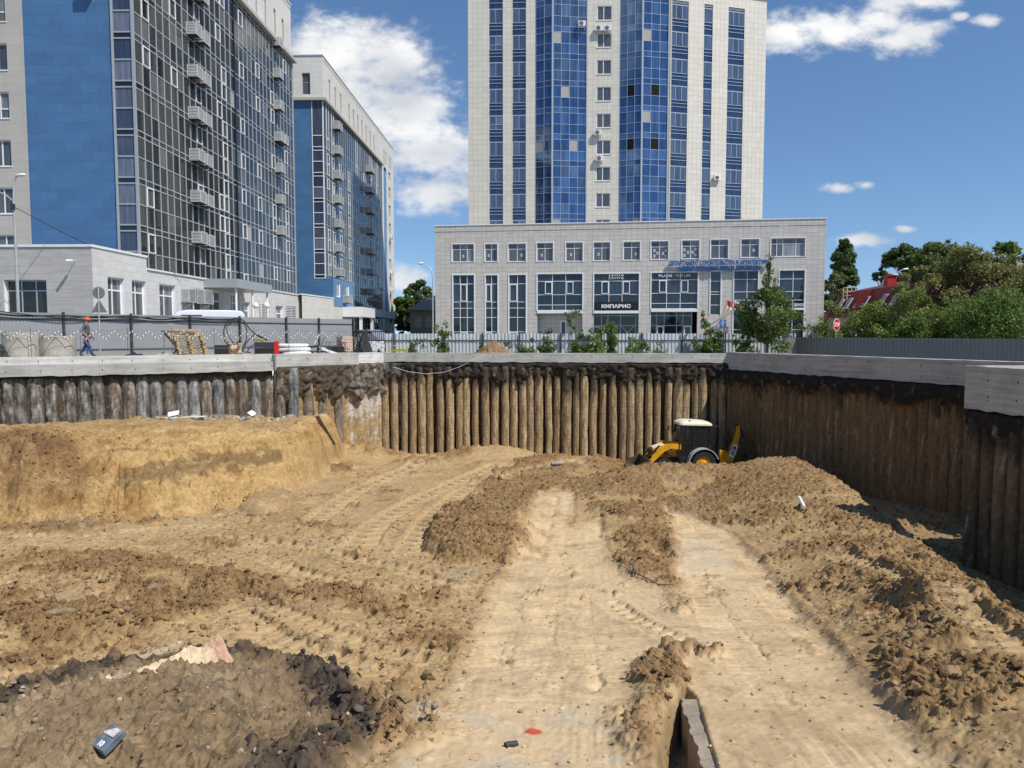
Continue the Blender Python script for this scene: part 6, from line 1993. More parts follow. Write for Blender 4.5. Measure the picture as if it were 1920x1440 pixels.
def mansard():
    A = at(1553, 600, 76); B = at(1740, 600, 57)
    A = Vector((A.x, A.y)); B = Vector((B.x, B.y)); d = (B - A).normalized(); L = (B - A).length
    t = thing('red_roof_house', 'cream house with a dark red mansard roof, half hidden behind the shrubs', 'house', (A.x, A.y, 0), math.atan2(d.y, d.x))
    e, r, inn, Dp = 2.85, 5.25, 1.15, 9.0
    mb = MB(); mb.box(0, L, 0, Dp, -1, e); mb.build('wall', M['cream_wall'], t)
    mb = MB(); mb.hexa([(-.3, -.35, e + .004), (L + .3, -.35, e + .004), (L + .3, Dp + .3, e + .004), (-.3, Dp + .3, e + .004), (inn, inn, r), (L - inn, inn, r), (L - inn, Dp - inn, r), (inn, Dp - inn, r)])
    mb.hexa([(inn, inn, r + .002), (L - inn, inn, r + .002), (L - inn, Dp - inn, r + .002), (inn, Dp - inn, r + .002), (inn + 2.5, Dp * .5 - .2, r + .75), (L - inn - 2.5, Dp * .5 - .2, r + .75), (L - inn - 2.5, Dp * .5 + .2, r + .75), (inn + 2.5, Dp * .5 + .2, r + .75)])
    n = int(L / .45)
    for i in range(1, n):
        x = i * L / n; f = min(1, x / (inn + .3), (L - x) / (inn + .3))
        mb.bar((x, -.35 - .02, e + .02), (min(max(x, inn), L - inn), inn - .02, r), .05, .05)
    rf = mb.build('roof', M['red_roof'], t)
    mb = MB(); mb.box(-.35, L + .35, -.45, -.33, e - .12, e + .03); mb.build('gutter', M['red_roof'], t)
    for x in (1.6, 3.4, 5.6, 7.0, 10.5, 12.6):
        if x > L - 2: continue
        mb = MB(); s = (inn + .35) / (r - e)
        p = lambda xx, zz, o: (xx, -.35 + (zz - e) * s - o * .85, zz + o * .5)
        mb.hexa([p(x, e + .7, -.02), p(x + .8, e + .7, -.02), p(x + .8, e + .7, .09), p(x, e + .7, .09), p(x, e + 1.7, -.02), p(x + .8, e + 1.7, -.02), p(x + .8, e + 1.7, .09), p(x, e + 1.7, .09)])
        w = mb.build('roof_window', M['white_frame'], t)
        g = MB(); g.hexa([p(x + .09, e + .8, .07), p(x + .71, e + .8, .07), p(x + .71, e + .8, .1), p(x + .09, e + .8, .1), p(x + .09, e + 1.6, .07), p(x + .71, e + 1.6, .07), p(x + .71, e + 1.6, .1), p(x + .09, e + 1.6, .1)]); g.build('pane', M['glass_win'], w)
    mb = MB(); mb.box(6.9, 7.7, 2.2, 3.0, r - .2, r + 1.15); mb.box(6.8, 7.8, 2.1, 3.1, r + 1.15, r + 1.25); mb.build('chimney', M['red_bright'], t)
    mb = MB(); mb.prism([(7.1, -.5, e + .2), (7.1, inn, r), (7.1, -.2, r - .2)], (.12, 0, 0)); mb.build('roof_hip', M['red_roof'], t)
    y = plain('cream_steel', (.6, .52, .35), .6); mb = MB()
    for x in (2.0, 2.9):
        for yy in (.6, 1.4): mb.bar((x, yy, r - 1.3), (x, yy, r + .45), .06)
    for z in (r - .35, r + .05, r + .45):
        mb.bar((2.0, .6, z), (2.9, .6, z), .05); mb.bar((2.0, 1.4, z), (2.9, 1.4, z), .05); mb.bar((2.0, .6, z), (2.0, 1.4, z), .05); mb.bar((2.9, .6, z), (2.9, 1.4, z), .05)
    mb.build('roof_ladder_cage', y, t)


mansard()
A = at(769, 600, 122)
t = thing('old_house', 'small old house with a grey hipped roof in the gap between the buildings', 'house', (A.x, 122, 0), R(4))
mb = MB(); mb.box(0, 6.5, 0, 7, -.5, 5.1); mb.build('wall', M['olive_wall'], t)
mb = MB(); mb.hexa([(-.5, -.5, 5.104), (7.0, -.5, 5.104), (7.0, 7.5, 5.104), (-.5, 7.5, 5.104), (2.4, 3.2, 7.2), (5.4, 3.2, 7.2), (5.4, 3.6, 7.2), (2.4, 3.6, 7.2)]); mb.build('roof', M['slate'], t)
of = Facade((0, 0, 0), (1, 0, 0), (0, -1, 0))
for x in (.8, 2.5, 4.6): of.window(t, x, x + .95, 2.3, 4.0, .06, [x + .48], [3.4], M['cream_wall'], M['glass_dark'], .1)
A = at(1866, 600, 78)
t = thing('brick_house', 'orange brick house showing through the olive trees at the picture edge', 'house', (A.x, 78, 0), R(-12))
bf = Facade((0, 0, 0), (1, 0, 0), (0, -1, 0)); mb = MB(); bf.wall(mb, 0, 9, -1, 6.5, [(1, 2.2, 3.6, 5.2), (4, 5.2, 3.6, 5.2), (7, 8.2, 3.6, 5.2)], .2)
mb.quad((0, 0, -1), (0, 8, -1), (0, 8, 6.5), (0, 0, 6.5), 0, [(0, 0), (8, 0), (8, 7.5), (0, 7.5)]); mb.quad((9, 0, -1), (9, 8, -1), (9, 8, 6.5), (9, 0, 6.5), 0, [(0, 0), (8, 0), (8, 7.5), (0, 7.5)]); mb.build('wall', M['brick'], t)
for x in (1, 4, 7): bf.window(t, x, x + 1.2, 3.6, 5.2, -.1, [x + .6], [], M['white_frame'], M['glass_win'], .08)
mb = MB(); mb.hexa([(-.4, -.4, 6.504), (9.4, -.4, 6.504), (9.4, 8.4, 6.504), (-.4, 8.4, 6.504), (2.5, 3.8, 9.0), (6.5, 3.8, 9.0), (6.5, 4.2, 9.0), (2.5, 4.2, 9.0)]); rf = mb.build('roof', M['brick'], t)
mb = MB(); mb.box(1.0, 1.8, 3.0, 3.8, 6.6, 9.2); mb.build('chimney', M['brick'], rf)

# ================================================================== fences
def sheet_fence(name, label, A, B, z0a, z0b, H, pitch, amp, mat, posts, pmat, rails=(0.85,), side_=1, group=None, ptop=0.05, pw=.07, flatcols=None):
    A = Vector(A); B = Vector(B); d = (B - A).normalized(); L = (B - A).length
    t = thing(name, label, 'fence', (A.x, A.y, 0), math.atan2(d.y, d.x), group)
    n = int(L / pitch * 4); mb = MB(); pr = (0, 0, 1, 1)
    X = [L * i / n for i in range(n + 1)]
    for i in range(n):
        o0 = amp * pr[i % 4]; o1 = amp * pr[(i + 1) % 4]
        za, zb = z0a + (z0b - z0a) * X[i] / L, z0a + (z0b - z0a) * X[i + 1] / L
        jag = 0
        mb.quad((X[i], o0, za), (X[i + 1], o1, zb), (X[i + 1], o1, zb + H), (X[i], o0, za + H), 0)
    s = mb.build('sheet_panel', mat, t, fix=False)
    sm = s.modifiers.new('thickness', 'SOLIDIFY'); sm.thickness = .006
    for x in posts:
        if not 0 <= x <= L: continue
        za = z0a + (z0b - z0a) * x / L
        q = MB(); q.box(x - pw / 2, x + pw / 2, -side_ * .03 - pw, -side_ * .03, za - .2, za + H + ptop); q.build('post', pmat, t)
    for r in rails:
        q = MB(); q.bar((0, -side_ * .02, z0a + H * r), (L, -side_ * .02, z0b + H * r), .035, .05); q.build('rail', pmat, t)
    return t


M['grey_sheet'] = plain('grey_profiled_sheet', (.29, .295, .30), .5, .1, var=.05, scale=1.2)
M['pale_sheet'] = plain('galvanised_corrugated_sheet', (.55, .58, .585), .45, .15, var=.12, scale=.9)
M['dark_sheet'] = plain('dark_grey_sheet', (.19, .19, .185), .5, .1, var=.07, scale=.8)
M['steel_post'] = plain('dark_steel_post', (.045, .045, .05), .6, var=.2)
GF0, GF1 = Vector((-27.5, 31.8)), Vector((-11.25, 53.1))
_d = (GF1 - GF0).normalized(); _L = (GF1 - GF0).length


def onfence(px):
    p = hitline(px, GF0, GF1); return (p - GF0).length


sheet_fence('sheet_fence', 'long grey profiled sheet fence with dark posts before the apartment blocks', GF0, GF1, .0, .0, 2.13, .16, .02, M['grey_sheet'], [onfence(p) for p in (-20, 121, 247, 357, 450, 537, 598, 662)], M['steel_post'], (.84, .13), 1, ptop=.06, pw=.10)
FF0, FF1 = at(723, 640, 46.8), at(1492, 640, 46.2)
sheet_fence('corrugated_fence', 'pale galvanised corrugated fence running below the podium', (FF0.x, FF0.y), (FF1.x, FF1.y), -1.0, -1.0, 2.12, .22, .035, M['pale_sheet'], [(at(p, 640, 46.5).x - FF0.x) for p in (738, 832, 905, 975, 1051, 1128, 1203, 1278, 1358, 1437, 1484)], M['steel_post'], (.80,), 1, ptop=.06, pw=.07)
for px, lab in ((1318, 'flat grey-green sheet patched on the pale fence, under the blue plaques'), (1393, 'flat grey-green sheet patched on the pale fence, beside the slender tree trunk')):
    p = at(px, 640, 46.36); t = thing('fence_patch_panel', lab, 'panel', (p.x, 46.36, -1), group='flat sheets on the pale fence')
    q = MB(); q.box(-1.15, 1.15, -.02, 0, 0, 1.75); q.build('sheet', plain('patch_sheet', (.30, .34, .34), .6, var=.1), t)
    q = MB(); q.bar((-1.15, -.03, 1.74), (1.15, -.03, 1.74), .04); q.build('edge_trim', M['steel_post'], t)
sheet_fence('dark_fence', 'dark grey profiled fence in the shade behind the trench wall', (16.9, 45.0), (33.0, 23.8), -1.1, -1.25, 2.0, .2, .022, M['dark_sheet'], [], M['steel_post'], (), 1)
t = thing('fence_gate_panel', 'three dull grey flat panels joining the pale fence to the dark fence', 'panel', (16.9 - 0.25, 44.9, -1.1), R(-6))
q = MB()
for i in range(3): q.box(i * .95 - .25, i * .95 + .68, -.02, .0, 0, 1.96)
q.build('sheet', plain('dull_sheet', (.22, .22, .22), .6, var=.1), t)

# wire mesh barrier along the beam with zigzag hazard tape
WB = []
t = thing('wire_mesh_barrier', 'thin wire mesh barrier standing on the beam before the grey fence', 'barrier')
Pm = lambda s, z: Vector((WA.x + wd.x * s, WA.y + wd.y * s, z))
WA = hitline(-40, LW0, LW1, .35); WE = hitline(512, LW0, LW1, .35); wd = (WE - WA).normalized(); WL = (WE - WA).length
W2 = hitline(652, LW1, LC, .35); w2d = (W2 - WE).normalized(); W2L = (W2 - WE).length


def wpt(s, z):
    if s <= WL: p = WA + wd * s
    else: p = WE + w2d * (s - WL)
    return Vector((p.x, p.y, z))


TOT = WL + W2L; n = 9
M['wire'] = plain('thin_wire', (.16, .16, .16), .5, .5)
for i in range(n):
    s0, s1 = TOT * i / n, TOT * (i + 1) / n; q = MB()
    for z in (.42, .82, 1.22): q.cyl(wpt(s0, z), wpt(s1, z), .006, n=5)
    for s in (s0,): q.cyl(wpt(s, 0.1), wpt(s, 1.34), .012, n=6)
    for k in range(1, 12): q.cyl(wpt(s0 + (s1 - s0) * k / 12, .1), wpt(s0 + (s1 - s0) * k / 12, 1.22), .0025, n=4)
    q.build('mesh_panel', M['wire'], t)
M['tape_w'] = plain('tape_white', (.78, .76, .76), .5, var=.05); M['tape_r'] = plain('tape_dark_stripe', (.10, .09, .10), .5, var=.2)
t = thing('hazard_tape', 'striped hazard tape wound in zigzags along the wire mesh barrier', 'tape')
q = MB(); s = 0.0; hi = True; rr = random.Random(6)
while s < TOT - .7:
    st = .33 * rr.uniform(.85, 1.2); z0, z1 = (1.20, .84) if hi else (.84, 1.20)
    for k in range(6):
        f0, f1 = k / 6, (k + 1) / 6
        a = wpt(s + st * f0, z0 + (z1 - z0) * f0); b = wpt(s + st * f1, z0 + (z1 - z0) * f1)
        q.obox((a + b) / 2, (b - a) / 2, Vector((-wd.y, wd.x, 0)) * .004, Vector((0, 0, .022)), k % 2)
    s += st; hi = not hi
q.build('tape', [M['tape_w'], M['tape_r']], t)

# ================================================================== people
M['skin'] = plain('skin', (.36, .19, .12), .6, var=.08, scale=12)
M['trouser'] = plain('blue_work_trousers', (.022, .065, .25), .85, var=.25, scale=9, bump=.3)
M['tshirt'] = plain('grey_shirt', (.085, .095, .11), .85, var=.2, scale=9, bump=.3)
M['vest'] = plain('dark_overall', (.035, .06, .085), .85, var=.2)
M['orange'] = plain('orange_helmet', (.80, .11, .02), .35, var=.04)
M['hair'] = plain('dark_hair', (.03, .02, .015), .8)
M['boot'] = plain('black_boot', (.03, .028, .026), .7)


def person(label, loc, rz, s, top, legs, hat=None, group=None):
    """walking figure facing +x: one skinned body, coloured by clothing; s scales to height"""
    V = [(0, 0, .96), (.0, 0, 1.12), (.02, 0, 1.30), (.04, 0, 1.44), (.06, 0, 1.53), (.085, 0, 1.63), (.10, 0, 1.73),
         (.01, -.10, .90), (.16, -.10, .53), (.30, -.09, .14), (.34, -.09, .06), (.47, -.09, .05),
         (-.01, .10, .90), (-.04, .10, .50), (-.28, .10, .17), (-.30, .10, .09), (-.19, .10, .03),
         (.03, -.20, 1.41), (-.02, -.25, 1.14), (.16, -.22, .92), (.20, -.21, .85),
         (.03, .20, 1.41), (.08, .25, 1.14), (.22, .20, .93), (.26, .19, .86)]
    E = [(0, 1), (1, 2), (2, 3), (3, 4), (4, 5), (5, 6), (0, 7), (7, 8), (8, 9), (9, 10), (10, 11), (0, 12), (12, 13), (13, 14), (14, 15), (15, 16), (3, 17), (17, 18), (18, 19), (19, 20), (3, 21), (21, 22), (22, 23), (23, 24)]
    Rr = [(.155, .12), (.15, .115), (.175, .115), (.12, .09), (.058, .058), (.088, .078), (.07, .066), (.105, .10), (.078, .075), (.062, .06), (.052, .05), (.04, .035),
          (.105, .10), (.078, .075), (.062, .06), (.052, .05), (.04, .035), (.068, .065), (.052, .05), (.036, .036), (.034, .024), (.068, .065), (.052, .05), (.036, .036), (.034, .024)]
    for h in (20, 24):
        p = Vector(V[h]); sg = -1 if h == 20 else 1
        for k in range(4):
            b = len(V); L = (.075, .085, .08, .065)[k]
            V.append((p.x + .012 + .008 * k, p.y + (k - 1.5) * .019, p.z - .03)); V.append((p.x + .022, p.y + (k - 1.5) * .020, p.z - .03 - L * .55)); V.append((p.x + .012, p.y + (k - 1.5) * .019, p.z - .03 - L))
            E += [(h, b), (b, b + 1), (b + 1, b + 2)]; Rr += [(.010, .010), (.009, .009), (.008, .008)]
        b = len(V); V.append((p.x + .035, p.y - sg * .03, p.z - .01)); V.append((p.x + .055, p.y - sg * .04, p.z - .05)); E += [(h, b), (b, b + 1)]; Rr += [(.011, .011), (.009, .009)]
    me = bpy.data.meshes.new('body'); me.from_pydata(V, E, [])
    o = bpy.data.objects.new('body', me); COL.objects.link(o)
    sk = o.modifiers.new('skin', 'SKIN'); sk.use_smooth_shade = True
    if not me.skin_vertices: me.attributes  # layer is made with the modifier
    for i, r in enumerate(Rr):
        me.skin_vertices[0].data[i].radius = r; me.skin_vertices[0].data[i].use_root = (i == 0)
    sb = o.modifiers.new('round', 'SUBSURF'); sb.levels = 2; sb.render_levels = 2
    bpy.context.view_layer.update()
    dm = bpy.data.meshes.new_from_object(o.evaluated_get(bpy.context.evaluated_depsgraph_get()))
    bpy.data.objects.remove(o)
    for v in dm.vertices:      # face: nose and chin out of the front of the head
        c = v.co
        if c.z > 1.56 and c.x > .12:
            c.x += .028 * math.exp(-((c.z - 1.645) / .022) ** 2 - (c.y / .02) ** 2) + .012 * math.exp(-((c.z - 1.585) / .02) ** 2 - (c.y / .04) ** 2)
            c.x -= .010 * math.exp(-((c.z - 1.67) / .012) ** 2) * (abs(c.y) > .015)
    mats = [M['skin'], top, legs, M['boot']]
    for m in mats: dm.materials.append(m)
    idx = []
    for p in dm.polygons:
        c = p.center; arm = abs(c.y) > .17 and c.z < 1.42
        if c.z > 1.50: k = 0
        elif c.z < .11: k = 3
        elif arm and c.z < 1.17: k = 0
        elif c.z < .97: k = 2
        else: k = 1
        idx.append(k)
    dm.polygons.foreach_set('material_index', idx); dm.polygons.foreach_set('use_smooth', [True] * len(idx))
    t = thing('person', label, 'person', loc, rz, group)
    dm.name = 'body'; bo = bpy.data.objects.new('body', dm); COL.objects.link(bo); bo.parent = t
    for sg in (-1, 1):
        q = MB(); q.cyl((.09, sg * .076, 1.645), (.09, sg * .092, 1.65), .022, .028, 8); e = q.build('ear', M['skin'], t); 
    q = MB()
    for sg in (-1, 1): q.obox((.163, sg * .03, 1.668), (.006, 0, 0), (0, .011, 0), (0, 0, .006))
    q.build('eyes', M['hair'], t)
    q = MB(); rings = []
    for z, r in ((1.655, .094), (1.70, .101), (1.75, .09), (1.785, .05), (1.795, .01)):
        rings.append([(.088 - .012 + math.cos(a) * r * 1.1, math.sin(a) * r, z) for a in [2 * math.pi * i / 16 for i in range(16)]])
    if hat is None:
        q.ring_loft(rings); q.build('hair', M['hair'], t, smooth=True)
    else:
        q = MB(); rings = []
        for z, r in ((1.705, .122), (1.715, .125), (1.76, .12), (1.80, .098), (1.83, .06), (1.84, .015)):
            rings.append([(.09 + math.cos(a) * r * 1.12, math.sin(a) * r, z) for a in [2 * math.pi * i / 20 for i in range(20)]])
        q.ring_loft(rings); q.hexa([(.17, -.09, 1.70), (.28, -.055, 1.69), (.28, .055, 1.69), (.17, .09, 1.70), (.17, -.09, 1.715), (.28, -.055, 1.70), (.28, .055, 1.70), (.17, .09, 1.715)])
        q.build('hard_hat', hat, t, smooth=True)
    t.scale = (s, s, s)
    return t


p = hitline(162, LW0, LW1, 1.05)
person('worker in an orange helmet, dark shirt and blue trousers walking along the beam', (p.x, p.y, .09), R(6), .93, M['tshirt'], M['trouser'], M['orange'])
p = at(1107, 640, 78.0)
person('person in dark clothes standing by the pillar of the white-lettered shopfront', (p.x, 78.0, -.75), R(80), .96, M['vest'], M['vest'])

# ================================================================== things along the beam
M['ring_conc'] = plain('ring_concrete', (.40, .37, .31), .9, var=.2, scale=3, bump=.5)
gG = 'concrete well rings on the beam'


def well_ring(px0, px1, y0, lab, off=1.25):
    c = hitline((px0 + px1) / 2, LW0, LW1, off); Dm = (px1 - px0) * c.y / FPX; H = topz(y0, c.y) - .05
    t = thing('well_ring', lab, 'concrete ring', (c.x, c.y, .05), 0, gG)
    q = MB(); n = 40; ro, ri = Dm / 2, Dm / 2 - .09
    prof_ = [(ro, 0), (ro + .004, H * .25), (ro, H * .6), (ro, H - .02), (ro - .02, H), (ri, H), (ri, 0)]
    rings = [[(math.cos(2 * math.pi * i / n) * r, math.sin(2 * math.pi * i / n) * r, z) for i in range(n)] for r, z in prof_ + [prof_[0]]]
    q.ring_loft(rings, cap=False); q.build('ring', M['ring_conc'], t, smooth=True)
    q = MB()
    for a in (2.2, 4.4): q.tube([(math.cos(a) * ro, math.sin(a) * ro, H - .1), (math.cos(a) * (ro + .04), math.sin(a) * (ro + .04), H - .02), (math.cos(a) * (ro - .04), math.sin(a) * (ro - .04), H + .06), (math.cos(a) * ri, math.sin(a) * ri, H - .04)], .012, 6)
    q.build('lifting_loop', M['black'], t)
    return t


well_ring(10, 71, 624, 'taller concrete well ring with a chipped rim, nearer the picture edge')
well_ring(78, 139, 630, 'lower concrete well ring just behind the worker')
M['shade_cloth'] = plain('dark_tarp', (.03, .03, .032), .8, var=.3)


def heap_of(name, label, cat, px, off, w, d, h, mat, seed, n=7, A=LW0, B=LW1, base=.04):
    """low crumpled sheet or small heap"""
    c = hitline(px, A, B, off); t = thing(name, label, cat, (c.x, c.y, base))
    N_ = 26; xs = np.linspace(-1, 1, N_); Xg, Yg = np.meshgrid(xs, xs)
    r = np.sqrt(Xg ** 2 + Yg ** 2) + .25 * fbm(Xg * 2, Yg * 2, 3, seed)
    Z = h * np.clip(1 - r, 0, 1) ** .7 * (1 + .8 * fbm(Xg * 3, Yg * 3, 4, seed + 1)) - .02
    V = np.stack([Xg * w, Yg * d, Z], -1).reshape(-1, 3); i = np.arange(N_ * N_).reshape(N_, N_)
    q = np.stack([i[:-1, :-1], i[:-1, 1:], i[1:, 1:], i[1:, :-1]], -1).reshape(-1, 4)
    np_mesh('sheet' if mat is not M['soil'] else 'heap', V, q, mat, t, smooth=True, col=np.tile(np.array([[.30, .19, .10]]), (len(V), 1)) if mat is M['soil'] else None)
    return t


heap_of('crumpled_tarp', 'crumpled dark tarp lying on the beam between the worker and the pallets', 'tarp', 253, .9, .55, .4, .22, M['shade_cloth'], 3)
heap_of('scrap_heap', 'little heap of pale offcuts at the foot of the leaning board', 'scrap', 308, .8, .6, .4, .22, M['ring_conc'], 5)
heap_of('dark_bag', 'dark sack slumped at the picture edge beside the taller well ring', 'sack', 3, 1.0, .5, .4, .55, M['shade_cloth'], 7)
heap_of('spoil_scrap', 'flat grey scrap behind the white sacks', 'scrap', 560, 1.6, 1.0, .4, .3, M['old_wood'], 9, A=LW1, B=LC)
# brown earth pile beyond the far beam
c = at(925, 655, 43.8)
t = thing('earth_pile', 'pile of brown earth heaped behind the far beam before the pale fence', 'earth pile', (c.x, 43.8, -1.0))
N_ = 90; xs = np.linspace(-1, 1, N_); Xg, Yg = np.meshgrid(xs, xs); r = np.sqrt(Xg ** 2 + Yg ** 2) + .16 * fbm(Xg * 2.5, Yg * 2.5, 3, 77)
Z = 1.62 * np.clip(1 - r ** 1.5, -.02, 1) * (1 + .25 * fbm(Xg * 5, Yg * 5, 4, 78)) + .07 * fbm(Xg * 14, Yg * 14, 3, 79)
i = np.arange(N_ * N_).reshape(N_, N_)
np_mesh('heap', np.stack([Xg * 1.75, Yg * 1.6, Z], -1).reshape(-1, 3), np.stack([i[:-1, :-1], i[:-1, 1:], i[1:, 1:], i[1:, :-1]], -1).reshape(-1, 4), M['soil'], t, smooth=True, col=np.tile(np.array([[.27, .17, .09]]), (N_ * N_, 1)))


# stacked pallets, boards and the leaning sheet
def pallet(label, loc, rz, tilt=0.0, group='pallets stacked on the beam'):
    t = thing('wooden_pallet', label, 'pallet', loc, rz, group); t.rotation_euler = (0, tilt, rz)
    q = MB()
    for y in (-.36, 0, .36): q.box(-.62, .62, y - .045, y + .045, 0, .018)
    for x in (-.55, 0, .55):
        for y in (-.36, 0, .36): q.box(x - .06, x + .06, y - .045, y + .045, .018, .09)
    q.build('bearer', M['wood'], t)
    for k in range(6):
        q = MB(); x = -.62 + k * .224; q.box(x, x + .14, -.4, .4, .09, .112); q.build('deck_board', M['wood'], t)
    return t


bd = math.atan2(wd.y, wd.x)
for k in range(8):
    px = 361 - k * 1.2 + (k % 3) * .8
    c = hitline(px, LW0, LW1, .95)
    pallet('raw wood pallet, %s from the bottom of the slanting stack' % ORD[k], (c.x, c.y, .05 + k * .117), bd + _rng.uniform(-.05, .05), -.02)
c = hitline(322, LW0, LW1, .9)
t = thing('leaning_board', 'brown plywood sheet leaning against the slanting pallet stack', 'board', (c.x, c.y, .05), bd)
q = MB(); q.hexa([(.55, -.35, 0), (.6, -.35, 0), (.6, .45, 0), (.55, .45, 0), (-.38, -.35, 1.18), (-.33, -.35, 1.18), (-.33, .45, 1.18), (-.38, .45, 1.18)]); q.hexa([(-.33, -.4, 1.1), (.95, -.4, 1.02), (.95, -.36, 1.02), (-.33, -.36, 1.1), (-.33, -.4, 1.19), (.95, -.4, 1.11), (.95, -.36, 1.11), (-.33, -.36, 1.19)])
q.build('sheet', plain('brown_plywood', (.17, .12, .06), .8, var=.2), t)
q = MB(); q.bar((-.33, -.3, 0), (-.33, -.3, 1.15), .04); q.bar((.05, .1, 0), (.3, .2, .45), .06); q.build('prop', M['old_wood'], t)
t = thing('slatted_crate', 'shallow slatted wooden crate resting on top of the pallet stack', 'crate', (*hitline(352, LW0, LW1, .95), .05 + 8 * .117), bd)
q = MB()
for z in (.0, .2): q.box(-.6, .6, -.4, -.37, z, z + .1); q.box(-.6, .6, .37, .4, z, z + .1)
for x in (-.6, -.02, .57): q.box(x, x + .035, -.44, -.40, -.25, .32)
q.build('slats', M['wood'], t)
# rusty tank with dark end
c = hitline(427, LW0, LW1, .8)
t = thing('rusty_tank', 'low box, one end black, the other rusty cream, under the cable loop', 'tank', (c.x, c.y, .05), bd - .1)
q = MB(); q.box(-.55, .02, -.32, .32, 0, .50); q.build('dark_box', M['black'], t, bevel=.015)
m, nt, pb = new_mat('rusty_cream_paint'); tc = nt.nodes.new('ShaderNodeTexCoord'); nn = nt.nodes.new('ShaderNodeTexNoise'); nn.inputs['Scale'].default_value = 4; nn.inputs['Detail'].default_value = 7
rp = nt.nodes.new('ShaderNodeValToRGB'); rp.color_ramp.elements[0].position = .42; rp.color_ramp.elements[0].color = (.62, .52, .36, 1); rp.color_ramp.elements[1].position = .58; rp.color_ramp.elements[1].color = (.16, .06, .025, 1)
nt.links.new(tc.outputs['Object'], nn.inputs['Vector']); nt.links.new(nn.outputs['Fac'], rp.inputs[0]); nt.links.new(rp.outputs[0], pb.inputs['Base Color']); pb.inputs['Roughness'].default_value = .7; M['rust'] = m
q = MB(); q.box(.022, .60, -.34, .34, 0, .55); q.box(-.05, .62, -.36, .36, .55, .585); q.build('rusty_box', M['rust'], t, bevel=.015)
q = MB(); [q.cyl((x, .0, .58), (x, .0, .66), .04, n=8) for x in (-.0, .25, .45)]; q.build('filler_cap', M['black'], t)
# black cabinet with a red side
c = hitline(499, LW0, LW1, .75)
t = thing('welding_cabinet', 'black machine cabinet with a bright red side panel, cables coiled above it', 'cabinet', (c.x, c.y, .05), bd - .35)
q = MB(); q.box(-.48, .40, -.33, .33, .06, .62); q.box(-.5, .42, -.35, .35, .0, .06); q.build('cabinet', M['black'], t, bevel=.01)
q = MB(); q.box(-.46, .38, -.345, -.335, .30, .58); [q.box(-.44 + .09 * k, -.40 + .09 * k, -.352, -.346, .32, .56) for k in range(9)]; q.build('grille', M['steel_post'], t)
M['red_paint'] = plain('red_machine_paint', (.55, .02, .02), .4, var=.1)
q = MB(); q.box(.402, .60, -.34, .33, .0, .66); q.prism([(.41, -.36, .0), (.52, -.36, .0), (.60, -.36, .68), (.50, -.36, .68)], (0, .03, 0)); q.build('side_panel', M['red_paint'], t)
q = MB(); q.tube([(-.3 + .25 * math.cos(a), .15 * math.sin(a), .66 + .01 * a) for a in [i * .5 for i in range(26)]], .02, 6); q.build('coiled_hose', plain('yellow_hose', (.45, .42, .08), .5), t)
# cables
M['cable'] = plain('black_cable', (.02, .02, .021), .6)


def cable(label, pts, r, name='cable', group=None):
    t = MB(); 
    P = [Vector(p) for p in pts]; out = []
    Q = [2 * P[0] - P[1]] + P + [2 * P[-1] - P[-2]]
    for i in range(1, len(Q) - 2):
        a, b, c_, d = Q[i - 1:i + 3]
        for f in [k / 8 for k in range(8)]:
            out.append(.5 * ((2 * b) + (c_ - a) * f + (2 * a - 5 * b + 4 * c_ - d) * f * f + (3 * b - a - 3 * c_ + d) * f ** 3))
    out.append(P[-1]); t.tube(out, r, 7)
    o = t.build(name, M['cable'], smooth=True)
    return tag(o, label, 'cable', group)


fz = lambda px, py, off=-.12: (lambda p: (p.x, p.y, topz(py, p.y)))(hitline(px, GF0, GF1, off))
cable('thick black cable drooping along the top of the grey fence', [fz(-20, 586), fz(40, 592), fz(122, 592), fz(185, 595), fz(247, 593), fz(300, 599), fz(357, 596), fz(405, 599), fz(452, 598)], .045, group='cables on the grey fence')
cable('second thinner black cable sagging beside the thick one on the grey fence', [fz(-20, 580, -.2), fz(30, 587, -.2), fz(122, 596, -.2), fz(190, 593, -.2), fz(247, 596, -.2), fz(310, 594, -.2), fz(357, 599, -.2), fz(452, 601, -.2)], .025, group='cables on the grey fence')
cw_ = lambda px, py, off=.9: (lambda p: (p.x, p.y, max(.06, topz(py, p.y))))(hitline(px, LW0, LW1, off))
gCb = 'cable loops over the rusty tank'
cable('black cable in a tall loop from the rusty tank over the fence post', [cw_(423, 642), cw_(421, 620), cw_(428, 604), cw_(442, 597), cw_(458, 601), cw_(468, 615), cw_(482, 628), cw_(500, 638)], .028, group=gCb)
cable('black cable dropping from the loop down beside the fence post', [cw_(447, 597, 1.0), cw_(462, 612, 1.0), cw_(463, 635, 1.0), cw_(454, 657, 1.0), cw_(470, 661, 1.0)], .024, group=gCb)
cable('black cable arching low from the ground to the black cabinet', [cw_(455, 659, .8), cw_(464, 641, .8), cw_(478, 628, .8), cw_(492, 632, .8), cw_(503, 638, .8)], .024, group=gCb)
cable('short black cable curl at the foot of the black cabinet', [cw_(464, 660, .7), cw_(470, 650, .7), cw_(482, 646, .7), cw_(490, 652, .7)], .022, group=gCb)
cable('black cable looping from the rusty tank lid back to its top', [cw_(437, 642, .85), cw_(428, 625, .85), cw_(427, 612, .85), cw_(436, 606, .85)], .02, group=gCb)
